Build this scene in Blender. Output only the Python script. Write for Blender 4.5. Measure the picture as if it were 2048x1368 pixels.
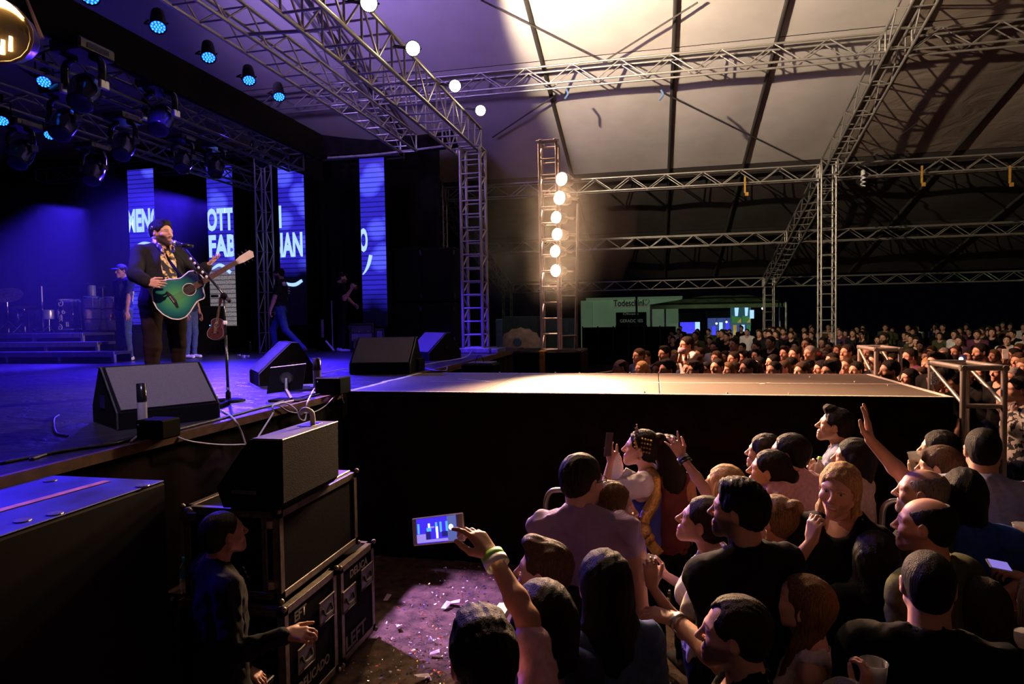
import bpy, bmesh, random
import numpy as np
from math import *
from mathutils import Vector, Matrix, Quaternion
random.seed(7)
sc = bpy.context.scene; COL = sc.collection
for o in list(bpy.data.objects): bpy.data.objects.remove(o)

# ------------------------------------------------------------------ camera
FPX = 1300.; CAMH = 2.3
PSI, PIT, ROL = radians(12.4), radians(2.2), radians(.9)
CF = np.array([-sin(PSI) * cos(PIT), cos(PSI) * cos(PIT), -sin(PIT)])
_r = np.array([cos(PSI), sin(PSI), 0]); _u = np.cross(_r, CF)
CR = _r * cos(ROL) - _u * sin(ROL); CU = _u * cos(ROL) + _r * sin(ROL)
CP = np.array([0, 0, CAMH])
def P(u, v, x=None, y=None, z=None):
    """the point of the world at which the plane x=, y= or z= is seen at (u, v) of the photograph"""
    D = CF * FPX + CR * (u - 1024) - CU * (v - 684)
    t = x / D[0] if x is not None else y / D[1] if y is not None else (z - CAMH) / D[2]
    return CP + D * t
cam = bpy.data.objects.new('camera', bpy.data.cameras.new('camera')); COL.objects.link(cam)
cam.data.sensor_width = 36; cam.data.lens = FPX / 2048 * 36; cam.data.clip_end = 400; cam.data.clip_start = .05
cam.matrix_world = Matrix(((CR[0], CU[0], -CF[0], CP[0]), (CR[1], CU[1], -CF[1], CP[1]), (CR[2], CU[2], -CF[2], CP[2]), (0, 0, 0, 1)))
sc.camera = cam
sc.view_settings.view_transform = 'Standard'; sc.view_settings.look = 'None'; sc.view_settings.gamma = 1; sc.view_settings.use_curve_mapping = False
sc.view_settings.exposure = 0
sc.cycles.use_denoising = True; sc.cycles.max_bounces = 5; sc.cycles.diffuse_bounces = 3; sc.cycles.volume_bounces = 0
sc.cycles.sample_clamp_indirect = 4; sc.cycles.volume_step_rate = 4
# ------------------------------------------------------------------ night sky
wd = bpy.data.worlds.new('night'); sc.world = wd; wd.use_nodes = True
wd.node_tree.nodes['Background'].inputs[0].default_value = (.45, .5, 1, 1); wd.node_tree.nodes['Background'].inputs[1].default_value = .0010
# ------------------------------------------------------------------ lamps that light the place (their housings are built with the truss and the tower)
def aim(o, a, b):
    o.location = a; o.rotation_euler = (Vector(b) - Vector(a)).to_track_quat('-Z', 'Y').to_euler()
def spot(name, a, b, watts, colour, deg, blend=.4, radius=.09):
    l = bpy.data.lights.new(name, 'SPOT'); l.energy = watts; l.color = colour; l.spot_size = radians(deg); l.spot_blend = blend; l.shadow_soft_size = radius
    o = bpy.data.objects.new(name, l); COL.objects.link(o); aim(o, a, b); return o
def area(name, a, b, watts, colour, sx, sy):
    l = bpy.data.lights.new(name, 'AREA'); l.energy = watts; l.color = colour; l.shape = 'RECTANGLE'; l.size = sx; l.size_y = sy
    o = bpy.data.objects.new(name, l); COL.objects.link(o); aim(o, a, b); return o
WARM = (1, .72, .44); BLUE = (.045, .016, 1)
TRUSS_LAMPS = [P(u, v, x=-3.15) for u, v in ((738, 6), (826, 97), (910, 172), (961, 221))]
TOWER_LAMPS = [P(u, v, y=9.25) for u, v in ((1121, 357), (1117, 395), (1110, 434), (1112, 468), (1108, 502), (1109, 541))]
for i, p in enumerate(TRUSS_LAMPS):      # along the front truss: over the runway and the crowd beside it
    spot('truss_lamp_light', p + np.array([.12, -.05, -.05]), ((1.2, 2.0, 1.2), (2.4, 2.8, 1.2), (1.6, 8.8, 1.4), (5.2, 9.4, 1.3))[i], (900, 1150, 4200, 4600)[i], ((1, .60, .36), (1, .60, .36), (1, .48, .30), (1, .46, .28))[i], (70, 75, 58, 62)[i], .9)
for i, p in enumerate(TOWER_LAMPS):      # the column beside the runway: at the singer
    spot('tower_lamp_light', p + np.array([-.1, -.2, 0]), (-4.3, 5.5, 2.6 - .12 * i), 230, WARM, 50, .9)
    if i == 2: spot('tower_lamp_spill', p + np.array([.15, -.1, 0]), (3.0, 9.6, 1.5), 900, (1, .46, .28), 70, .9)
    if i % 2: spot('tower_lamp_spill', p + np.array([0, -.25, 0]), (1.0, 2.6, 1.4), 2600, (1, .58, .32), 75, .9)
spot('canopy_uplight', (-2.7, 8.4, 6.5), (.9, 12.8, 7.9), 4600, (1, .80, .56), 82, .25, .05)        # open flood on the truss, thrown up into the canopy
spot('canopy_uplight', (-2.6, 9.9, 6.5), (3.5, 16., 7.6), 420, (1, .74, .5), 110, .9, .45)
spot('truss_lamp_light', (-1.9, 2.2, 5.9), (-4.5, 5.4, 2.4), 1500, (1, .60, .56), 26, .8)
spot('tower_lamp_light', TOWER_LAMPS[5] + np.array([-.15, 0, .3]), (-11., 11.3, 2.3), 1700, (1, .62, .5), 26, .8)
spot('violet_wash_light', (-1.9, 1.6, 5.9), (-3.5, 4.3, 1.8), 900, (.66, .50, 1), 26, .8)                     # next lamp of the same row, above the picture
for k, (y, z) in enumerate(((3.0, 5.7), (6.5, 5.7), (8.2, 5.7), (8.94, 5.7))):                           # row of blue washes over the stage
    spot('blue_wash_light', (-5.5, y, z - .1), (-6.3, y + 1.2, 1.6), 1700, BLUE, 70, .8)
for a, b, w in (((-9, 11.5, 5.4), (-9.0, 8, 1.6), 6500), ((-12, 11.8, 5.4), (-11.4, 9.2, 1.6), 8000), ((-7.4, 12.2, 5.4), (-6.4, 9, 1.6), 6500), ((-9.5, 12.6, 5.5), (-6, 6, 1.6), 6000), ((-7.5, 12.6, 5.4), (-4.2, 7.5, 1.6), 3600), ((-6.3, 8.6, 5.2), (-4.6, 11.0, 1.8), 3600), ((-6.3, 2.6, 5.2), (-4.6, 1.9, 1.6), 2600)):
    spot('blue_wash_light', a, b, w, BLUE, 50, .7)
spot('blue_wash_light', (-6.4, 4.4, 5.1), (-3.85, 6.1, 1.8), 9000, BLUE, 20, .6)
spot('blue_wash_light', (-6.4, 3.0, 5.1), (-2.75, 2.0, 1.55), 5000, BLUE, 19, .6)
spot('violet_wash_light', (-6.2, 8.2, 6.1), (-4.8, 11.8, 8.2), 1000, (.42, .28, 1), 120, .9, .3)             # spill on the canopy over the stage
spot('violet_beam_light', (-5.2, 6.2, 5.6), P(890, 1225, z=0), 8500, (.62, .30, 1), 15, .8)                   # the beam on the litter
spot('violet_beam_light', (-5.2, 7.4, 5.6), (-.1, 2.9, 1.4), 160, (.62, .28, 1), 26, .9)
spot('green_flood_light', (16, 33, 5.5), (11, 26, 1), 90, (.45, 1, .25), 120, .8)                           # far side of the ground
spot('green_flood_light', (24, 34, 5.5), (17, 25, 1), 220, (.5, 1, .3), 120, .8)

# ------------------------------------------------------------------ materials
M = {}
def mat(name, col, rough=.6, metal=0., var=.25, scale=12., bump=0., emit=None, power=0., alpha=None, spec=.5, trans=0., col2=None, coat=0.):
    m = bpy.data.materials.new(name); m.use_nodes = True; nt = m.node_tree; b = nt.nodes['Principled BSDF']
    tc = nt.nodes.new('ShaderNodeTexCoord'); n = nt.nodes.new('ShaderNodeTexNoise'); n.inputs['Scale'].default_value = scale; n.inputs['Detail'].default_value = 5
    nt.links.new(tc.outputs['Object'], n.inputs['Vector'])
    r = nt.nodes.new('ShaderNodeValToRGB'); c = np.array(col); c2 = np.array(col2) if col2 is not None else np.clip(c * (1 + var), 0, 1)
    r.color_ramp.elements[0].position = .3; r.color_ramp.elements[1].position = .7
    r.color_ramp.elements[0].color = (*(c * (1 - var) if col2 is None else c), 1); r.color_ramp.elements[1].color = (*c2, 1)
    nt.links.new(n.outputs['Fac'], r.inputs['Fac']); nt.links.new(r.outputs['Color'], b.inputs['Base Color'])
    b.inputs['Roughness'].default_value = rough; b.inputs['Metallic'].default_value = metal; b.inputs['Specular IOR Level'].default_value = spec
    if trans: b.inputs['Transmission Weight'].default_value = trans; b.inputs['IOR'].default_value = 1.3
    if coat: b.inputs['Coat Weight'].default_value = coat; b.inputs['Coat Roughness'].default_value = .08
    if alpha is not None: b.inputs['Alpha'].default_value = alpha
    if bump:
        bp = nt.nodes.new('ShaderNodeBump'); bp.inputs['Strength'].default_value = bump; bp.inputs['Distance'].default_value = .02
        nt.links.new(n.outputs['Fac'], bp.inputs['Height']); nt.links.new(bp.outputs['Normal'], b.inputs['Normal'])
    if emit is not None:
        b.inputs['Emission Color'].default_value = (*emit, 1); b.inputs['Emission Strength'].default_value = power
    M[name] = m; return m
mat('steel', (.50, .47, .42), .42, .75, .3, 9); mat('dark_steel', (.10, .10, .10), .45, .6, .3); mat('alloy', (.62, .60, .57), .33, .85, .15)
mat('black_paint', (.003, .0028, .003), .7, 0, .3, spec=.06); mat('black_carpet', (.004, .0035, .004), .95, 0, .5, 160, .3, spec=.12); mat('black_drape', (.006, .0045, .005), .95, 0, .5, 5, spec=.05)
mat('brown_drape', (.010, .0055, .0045), .95, 0, .5, 6, spec=.06); mat('black_gloss', (.012, .012, .014), .18, 0, .2); mat('rubber', (.02, .02, .02), .8, 0, .3)
mat('grille', (.10, .09, .10), .8, .0, .35, 260, .5); mat('white_paint', (.62, .6, .56), .6, 0, .12); mat('white_tape', (.70, .66, .6), .7, 0, .25, 30)
mat('grey_cable', (.55, .52, .5), .55, 0, .1); mat('black_cable', (.02, .02, .022), .45, 0, .2); mat('wood_edge', (.10, .042, .016), .55, 0, .5, 14)
mat('orange_tape', (.42, .14, .05), .6, 0, .3, 20); mat('yellow_strap', (.45, .24, .03), .7, 0, .3); mat('brass', (.6, .4, .15), .3, .9, .2); mat('gold', (.55, .36, .10), .35, .85, .4, 70, .4)
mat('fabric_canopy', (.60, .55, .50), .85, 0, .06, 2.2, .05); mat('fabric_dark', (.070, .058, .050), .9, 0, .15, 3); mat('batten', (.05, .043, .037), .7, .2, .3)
mat('lens_hot', (1, .9, .7), .3, 0, 0, emit=(1, .80, .50), power=38); mat('painted_glint', (1, .9, .7), .3, 0, 0, emit=(1, .74, .42), power=24)
mat('lens_blue', (.1, .2, 1), .3, 0, 0, emit=(.012, .035, 1), power=2.6); mat('led_blue', (.1, .3, 1), .3, 0, 0, emit=(.03, .36, 1), power=2.6)
mat('text_light', (.5, .7, 1), .4, 0, 0, emit=(.36, .58, 1), power=1.3); mat('white_glow', (1, 1, 1), .4, 0, 0, emit=(.8, .95, 1), power=4)
mat('cyan_cap', (.02, .35, .55), .4); mat('clear_plastic', (.75, .78, .8), .12, 0, .05, trans=.85, alpha=.55); mat('label_blue', (.05, .3, .5), .5, 0, .4, 60)
mat('cup_plastic', (.85, .85, .85), .2, 0, .05, alpha=.42); mat('beer', (.35, .15, .02), .15, 0, .2)
mat('blackwood', (.02, .015, .02), .35, 0, .4, 40); mat('rosewood', (.07, .03, .018), .4, 0, .5, 40); mat('ivory', (.75, .7, .58), .4, 0, .08); mat('string', (.7, .6, .4), .3, .8, 0)
mat('blue_light_tint', (.02, .025, .14), .45, 0, .8, 3.5, .1); mat('case_panel', (.0025, .0022, .0025), .7, 0, .4, 60, .05, spec=.04); mat('case_alu', (.15, .13, .105), .45, .7, .35, 25)
mat('wall_green_glow', (.30, .40, .27), .8, 0, .12, 1.5, emit=(.22, .36, .20), power=.2); mat('green_tent', (.10, .20, .08), .8, 0, .2, 2); mat('pale_green_glow', (.5, .62, .48), .6, 0, .05, emit=(.4, .55, .35), power=.12)  # green floodlighting put into colour and emission of wall and sign
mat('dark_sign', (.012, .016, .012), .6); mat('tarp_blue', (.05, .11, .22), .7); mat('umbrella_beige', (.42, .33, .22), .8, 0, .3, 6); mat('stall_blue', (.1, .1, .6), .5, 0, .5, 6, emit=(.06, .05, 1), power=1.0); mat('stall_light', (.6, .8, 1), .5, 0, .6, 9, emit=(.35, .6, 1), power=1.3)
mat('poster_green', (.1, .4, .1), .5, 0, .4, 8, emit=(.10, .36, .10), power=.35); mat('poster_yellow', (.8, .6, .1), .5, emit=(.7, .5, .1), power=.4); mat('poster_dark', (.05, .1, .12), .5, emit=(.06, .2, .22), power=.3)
mat('conga_wood', (.52, .38, .28), .3, 0, .25, 25, coat=.5); mat('chrome', (.75, .75, .78), .15, 1, .05); mat('drum_skin', (.7, .68, .62), .5); mat('drum_silver', (.45, .45, .48), .3, .6, .2, 80)
mat('gem_green', (.3, .9, .05), .5); mat('band_green', (.22, .62, .06), .5); mat('band_white', (.8, .78, .74), .6, 0, .1, 80); mat('phone_white', (.6, .58, .56), .35); mat('phone_dark', (.03, .02, .04), .25)
mat('denim', (.05, .08, .17), .8, 0, .3, 40, spec=.1); mat('sneaker', (.7, .68, .66), .6, 0, .15); mat('brown_leather', (.10, .05, .03), .5, 0, .3)
mat('pale_plank', (.55, .48, .38), .6, 0, .15); mat('cymbal', (.45, .33, .12), .3, .9, .3, 20); mat('guitar_red', (.30, .09, .05), .35, 0, .3, 20); mat('bulb_white', (.75, .73, .70), .35, emit=(1, .9, .8), power=.06)
mat('ground_soil', (.085, .056, .032), .95, 0, .7, 9, .8); mat('grass_dry', (.13, .09, .04), .9, 0, .5, 30); mat('velvet_blue', (.02, .045, .42), .6, 0, .25, 12); mat('velvet_red', (.07, .004, .007), .7, 0, .3); mat('white_pleat', (.75, .72, .70), .7, 0, .06)
for n, c in dict(black=(.006, .006, .0065), tee_white=(.62, .60, .58), pink=(.55, .34, .40), polo=(.27, .29, .42), greyblue=(.20, .21, .28), plum=(.10, .03, .06), navy=(.02, .025, .06), beige=(.42, .36, .27), olive=(.06, .065, .03), royal=(.02, .06, .30), brown=(.10, .055, .035), red=(.28, .03, .025), grey=(.16, .155, .15), lace=(.30, .22, .18), charcoal=(.014, .013, .0135)).items():
    mat('cloth_' + n, c, .9, 0, .18, 45, .12, spec=.08)
def cloth_check():
    m = mat('cloth_check', (.50, .30, .36), .85); nt = m.node_tree; b = nt.nodes['Principled BSDF']; tc = nt.nodes['Texture Coordinate']
    s = nt.nodes.new('ShaderNodeSeparateXYZ'); nt.links.new(tc.outputs['Object'], s.inputs[0]); prev = None
    for ax in 'XZ':
        w = nt.nodes.new('ShaderNodeMath'); w.operation = 'MULTIPLY'; w.inputs[1].default_value = 1500 if ax == 'X' else 1500; nt.links.new(s.outputs[ax], w.inputs[0])
        q = nt.nodes.new('ShaderNodeMath'); q.operation = 'SINE'; nt.links.new(w.outputs[0], q.inputs[0])
        if prev: a = nt.nodes.new('ShaderNodeMath'); a.operation = 'ADD'; nt.links.new(prev.outputs[0], a.inputs[0]); nt.links.new(q.outputs[0], a.inputs[1]); prev = a
        else: prev = q
    r = nt.nodes.new('ShaderNodeValToRGB'); r.color_ramp.elements[0].color = (.20, .125, .26, 1); r.color_ramp.elements[1].color = (.42, .33, .50, 1); r.color_ramp.elements[0].position = .35
    g = nt.nodes.new('ShaderNodeMath'); g.operation = 'MULTIPLY_ADD'; g.inputs[1].default_value = .25; g.inputs[2].default_value = .5
    nt.links.new(prev.outputs[0], g.inputs[0]); nt.links.new(g.outputs[0], r.inputs[0]); nt.links.new(r.outputs[0], b.inputs['Base Color'])
cloth_check()
def ramp_print(name, a, b_, c, scale, rough=.8):
    m = mat(name, a, rough, 0, .2, scale, .1); r = [n for n in m.node_tree.nodes if n.type == 'VALTORGB'][0].color_ramp; r.interpolation = 'CONSTANT'
    r.elements[0].color = (*a, 1); r.elements[0].position = 0; r.elements[1].color = (*b_, 1); r.elements[1].position = .5; e = r.elements.new(.58); e.color = (*c, 1); return m
ramp_print('shirt_print', (.012, .012, .014), (.55, .36, .08), (.62, .58, .45), 22); ramp_print('shirt_plaid', (.06, .05, .09), (.35, .3, .32), (.5, .45, .45), 30); ramp_print('cloth_stripe', (.02, .02, .02), (.6, .58, .55), (.6, .58, .55), 20)
def skin():
    m = mat('skin', (.5, .3, .2), .5, 0, .1, 60, .04); nt = m.node_tree; b = nt.nodes['Principled BSDF']
    a = nt.nodes.new('ShaderNodeVertexColor'); a.layer_name = 'tone'; nt.links.new(a.outputs[0], b.inputs['Base Color']); b.inputs['Specular IOR Level'].default_value = .35
skin()
HM = {}
def hair_mat(c):
    c = tuple(c)
    if c not in HM:
        m = HM[c] = mat('hair_%d' % len(HM), c, .6, 0, .5, 1, .6, spec=.10); nt = m.node_tree; n = [q for q in nt.nodes if q.type == 'TEX_NOISE'][0]; mp = nt.nodes.new('ShaderNodeMapping')
        mp.inputs['Scale'].default_value = (230, 230, 22); nt.links.new(nt.nodes['Texture Coordinate'].outputs['Object'], mp.inputs['Vector']); nt.links.new(mp.outputs['Vector'], n.inputs['Vector']); n.inputs['Distortion'].default_value = .4
    return HM[c]
def floor_mat(name, col, rough, var, wr, scale=3.):
    """sheet flooring: fine speckle and soft wrinkles"""
    m = mat(name, col, rough, 0, var, 90); nt = m.node_tree; b = nt.nodes['Principled BSDF']; tc = nt.nodes['Texture Coordinate']
    w = nt.nodes.new('ShaderNodeTexNoise'); w.inputs['Scale'].default_value = scale; w.inputs['Detail'].default_value = 6; w.inputs['Distortion'].default_value = 1.4
    nt.links.new(tc.outputs['Object'], w.inputs['Vector']); bp = nt.nodes.new('ShaderNodeBump'); bp.inputs['Strength'].default_value = wr; bp.inputs['Distance'].default_value = .05
    nt.links.new(w.outputs['Fac'], bp.inputs['Height']); nt.links.new(bp.outputs['Normal'], b.inputs['Normal']); return m
floor_mat('stage_vinyl', (.030, .027, .034), .30, .35, .5); floor_mat('runway_sheet', (.115, .088, .068), .46, .35, .10)
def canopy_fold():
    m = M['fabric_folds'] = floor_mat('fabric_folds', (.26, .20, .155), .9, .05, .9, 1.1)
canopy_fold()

# ------------------------------------------------------------------ shapes
WL = {}
class MB:
    def __init__(s): s.v = []; s.f = []
    def add(s, v, f): o = len(s.v); s.v += [tuple(map(float, q)) for q in v]; s.f += [tuple(i + o for i in q) for q in f]; return s
    def box(s, lo, hi, b=0., R=None, c=None):
        lo, hi = np.array(lo, float), np.array(hi, float); m = (lo + hi) / 2; h = (hi - lo) / 2
        if R is None: R = np.eye(3)
        if c is not None: m = np.array(c, float)
        if b <= 0:
            v = [m + R @ (h * np.array(q)) for q in ((-1, -1, -1), (1, -1, -1), (1, 1, -1), (-1, 1, -1), (-1, -1, 1), (1, -1, 1), (1, 1, 1), (-1, 1, 1))]
            return s.add(v, [(0, 3, 2, 1), (4, 5, 6, 7), (0, 1, 5, 4), (1, 2, 6, 5), (2, 3, 7, 6), (3, 0, 4, 7)])
        V = {}; vs = []
        for sx in (-1, 1):
            for sy in (-1, 1):
                for sz in (-1, 1):
                    for ax in range(3):
                        q = np.array([sx, sy, sz]) * (h - b); q[ax] += (sx, sy, sz)[ax] * b; V[(sx, sy, sz, ax)] = len(vs); vs.append(m + R @ q)
        F = []
        for ax in range(3):
            a, c_ = (ax + 1) % 3, (ax + 2) % 3
            for sg in (-1, 1):
                q = []
                for p, r in ((-1, -1), (1, -1), (1, 1), (-1, 1)):
                    k = [0, 0, 0]; k[ax] = sg; k[a] = p; k[c_] = r; q.append(V[(*k, ax)])
                F.append(q if sg > 0 else q[::-1])
        for ax in range(3):
            a, c_ = (ax + 1) % 3, (ax + 2) % 3
            for p in (-1, 1):
                for r in (-1, 1):
                    k0 = [0, 0, 0]; k0[a] = p; k0[c_] = r; k1 = list(k0); k0[ax] = -1; k1[ax] = 1
                    q = [V[(*k0, a)], V[(*k1, a)], V[(*k1, c_)], V[(*k0, c_)]]; F.append(q if p * r < 0 else q[::-1])
        for sx in (-1, 1):
            for sy in (-1, 1):
                for sz in (-1, 1):
                    q = [V[(sx, sy, sz, i)] for i in range(3)]; F.append(q if sx * sy * sz > 0 else q[::-1])
        return s.add(vs, F)
    def tube(s, a, b, r, r2=None, n=8, cap=True):
        return s.path([a, b], [r, r if r2 is None else r2], n, cap)
    def path(s, pts, r, n=6, cap=True):
        pts = [np.array(p, float) for p in pts]; rs = r if hasattr(r, '__len__') else [r] * len(pts); o = len(s.v); u = None
        for i, p in enumerate(pts):
            d = nrm(pts[min(i + 1, len(pts) - 1)] - pts[max(i - 1, 0)])
            if u is None: u = nrm(np.cross(d, (0, 0, 1) if abs(d[2]) < .9 else (1, 0, 0)))
            u = nrm(u - d * (u @ d)); w = np.cross(d, u)
            for k in range(n): a = 2 * pi * k / n; s.v.append(tuple(p + (u * cos(a) + w * sin(a)) * rs[i]))
        for i in range(len(pts) - 1):
            for k in range(n): a, b = o + i * n + k, o + i * n + (k + 1) % n; s.f.append((a, b, b + n, a + n))
        if cap: s.f.append(tuple(o + k for k in range(n))[::-1]); s.f.append(tuple(o + (len(pts) - 1) * n + k for k in range(n)))
        return s
    def lathe(s, c, prof, n=20, axis=(0, 0, 1)):
        ax = nrm(axis); u = nrm(np.cross(ax, (0, 1, 0) if abs(ax[1]) < .9 else (1, 0, 0))); w = np.cross(ax, u); c = np.array(c, float); o = len(s.v)
        for r, h in prof:
            for k in range(n): a = 2 * pi * k / n; s.v.append(tuple(c + ax * h + (u * cos(a) + w * sin(a)) * max(r, 1e-4)))
        for i in range(len(prof) - 1):
            for k in range(n): a, b = o + i * n + k, o + i * n + (k + 1) % n; s.f.append((a, b, b + n, a + n))
        return s
    def prism(s, poly, O, X, Y, Z, t):
        """outline in the plane O + x X + y Y, thickened by t along Z"""
        O, X, Y, Z = [np.array(q, float) for q in (O, X, Y, Z)]; n = len(poly)
        v = [O + X * a + Y * b for a, b in poly]; v += [q + Z * t for q in v]
        return s.add(v, [tuple(range(n))[::-1], tuple(range(n, 2 * n))] + [(i, (i + 1) % n, (i + 1) % n + n, i + n) for i in range(n)])
    def ball(s, c, r, n=12, m=8):
        r = np.array(r if hasattr(r, '__len__') else (r, r, r)); o = len(s.v)
        for i in range(m + 1):
            for k in range(n): s.v.append(tuple(np.array(c) + r * np.array([sin(pi * i / m) * cos(2 * pi * k / n), sin(pi * i / m) * sin(2 * pi * k / n), cos(pi * i / m)])))
        for i in range(m):
            for k in range(n): a, b = o + i * n + k, o + i * n + (k + 1) % n; s.f.append((a, a + n, b + n, b))
        return s
    def build(s, name, mt, parent=None, smooth=False):
        off = np.array(WL.get(parent, (0, 0, 0)), float) if parent else np.zeros(3)
        me = bpy.data.meshes.new(name)
        if parent: me.from_pydata([tuple(np.array(q) - off) for q in s.v], [], s.f)
        else: me.from_pydata(s.v, [], s.f)
        if smooth: me.polygons.foreach_set('use_smooth', [True] * len(me.polygons))
        me.update(); me.materials.append(M[mt] if isinstance(mt, str) else mt)
        o = bpy.data.objects.new(name, me); COL.objects.link(o)
        if parent: o.parent = parent; WL[o] = off
        else: WL[o] = np.zeros(3)
        return o
def nrm(v):
    v = np.asarray(v, float); n = np.linalg.norm(v); return v / n if n > 1e-9 else v
def tag(o, label=None, cat=None, group=None, kind=None):
    if label: o['label'] = label
    if cat: o['category'] = cat
    if group: o['group'] = group
    if kind: o['kind'] = kind
    return o
def thing(name, label, cat, loc, group=None):
    o = bpy.data.objects.new(name, None); COL.objects.link(o); o.location = loc; o.empty_display_size = .1; WL[o] = np.array(loc, float)
    return tag(o, label, cat, group)
def copy_tree(o, parent=None):
    c = o.copy(); COL.objects.link(c)
    if parent: c.parent = parent
    for ch in list(o.children): copy_tree(ch, c)
    return c
UT = {}
def unit_tube(mt, n=7):
    if (mt, n) not in UT:
        m = MB().tube((0, 0, -.5), (0, 0, .5), 1, n=n); me = bpy.data.meshes.new('bar'); me.from_pydata(m.v, [], m.f)
        me.polygons.foreach_set('use_smooth', [len(p.vertices) == 4 for p in me.polygons]); me.materials.append(M[mt]); UT[(mt, n)] = me
    return UT[(mt, n)]
def bar(name, a, b, r, mt, parent, n=7):
    o = bpy.data.objects.new(name, unit_tube(mt, n)); COL.objects.link(o); a, b = np.array(a, float), np.array(b, float); d = b - a
    o.parent = parent; o.location = (a + b) / 2 - WL[parent]; o.rotation_mode = 'QUATERNION'; o.rotation_quaternion = Vector(d).to_track_quat('Z', 'Y'); o.scale = (r, r, float(np.linalg.norm(d)))
    return o
def bez(pts, n=8):
    """smooth curve through the points"""
    pts = [np.array(p, float) for p in pts]; q = [2 * pts[0] - pts[1]] + pts + [2 * pts[-1] - pts[-2]]; out = []
    for i in range(1, len(q) - 2):
        for k in range(n):
            t = k / n; out.append(.5 * (2 * q[i] + (q[i + 1] - q[i - 1]) * t + (2 * q[i - 1] - 5 * q[i] + 4 * q[i + 1] - q[i + 2]) * t * t + (3 * q[i] - q[i - 1] - 3 * q[i + 1] + q[i + 2]) * t ** 3))
    return out + [pts[-1]]
def text_mesh(txt, size, sx=1., bold=0.):
    c = bpy.data.curves.new('t', 'FONT'); c.body = txt; c.size = size; c.offset = bold; c.resolution_u = 3; o = bpy.data.objects.new('t', c); COL.objects.link(o)
    dg = bpy.context.evaluated_depsgraph_get(); me = bpy.data.meshes.new_from_object(o.evaluated_get(dg)); bpy.data.objects.remove(o)
    for v in me.vertices: v.co.x *= sx
    return me
def lettering(name, txt, O, X, Y, size, mt, parent, sx=1., bold=0., clip=None, fit=None, depth=.003):
    """flat letters in the plane O + x X + y Y; clip = (x0, x1) cuts them at the edges of a panel"""
    me = text_mesh(txt, size, sx, bold); bm = bmesh.new(); bm.from_mesh(me)
    if fit:
        xs = [v.co.x for v in bm.verts]; ys = [v.co.y for v in bm.verts]; x0, x1, y0, y1 = min(xs), max(xs), min(ys), max(ys)
        for v in bm.verts: v.co.x = (v.co.x - x0) / (x1 - x0) * fit[0]; v.co.y = (v.co.y - y0) / (y1 - y0) * fit[1]
    if clip:
        for x, s in ((clip[0], -1), (clip[1], 1)):
            bmesh.ops.bisect_plane(bm, geom=bm.verts[:] + bm.edges[:] + bm.faces[:], plane_co=(x, 0, 0), plane_no=(s, 0, 0), clear_outer=True)
    O, X, Y = np.array(O, float), nrm(X), nrm(Y); off = WL[parent] if parent else np.zeros(3)
    N = np.cross(X, Y)
    for v in bm.verts: v.co = Vector(O + X * v.co.x + Y * v.co.y - off)
    bm.to_mesh(me); bm.free(); me.materials.clear(); me.materials.append(M[mt]); o = bpy.data.objects.new(name, me); COL.objects.link(o)
    if parent: o.parent = parent; WL[o] = off
    return o
def truss(name, label, A, B, w, h, up=(0, 0, 1), seg=.5, rc=.025, rb=.013, faces='zzrr', mt='steel', group=None, base=None, cat='truss', twin=False):
    """square lattice girder: four chords, lacing on the two side faces (first two letters) and on the two others (z zigzag, r rungs, n none)"""
    A, B = np.array(A, float), np.array(B, float); L = np.linalg.norm(B - A); d = (B - A) / L; u = nrm(np.array(up) - d * (np.array(up) @ d)); s = np.cross(d, u)
    t = thing(name, label, cat, base if base is not None else A, group); n = max(1, round(L / seg)); q = L / n
    c = {(i, j): (lambda x, i=i, j=j: A + d * x + s * (i * w / 2) + u * (j * h / 2)) for i in (-1, 1) for j in (-1, 1)}
    for k in c: bar('chord', c[k](0), c[k](L), rc, mt, t, 8)
    for f, (p, o_) in zip(faces, (((1, -1), (1, 1)), ((-1, -1), (-1, 1)), ((-1, -1), (1, -1)), ((-1, 1), (1, 1)))):
        if f == 'n': continue
        for i in range(n):
            if f in 'zv': 
                a, b = (c[p], c[o_]) if i % 2 == 0 else (c[o_], c[p]); bar('brace', a(i * q), b((i + 1) * q), rb, mt, t, 5)
            if f in 'rv': bar('rung', c[p](i * q), c[o_](i * q), rb, mt, t, 5)
        if f in 'rv': bar('rung', c[p](L), c[o_](L), rb, mt, t, 5)
    for e in (0, L):
        for i in (-1, 1): bar('end_post', c[(i, -1)](e), c[(i, 1)](e), rb * 1.4, mt, t, 6)
    return t
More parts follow.
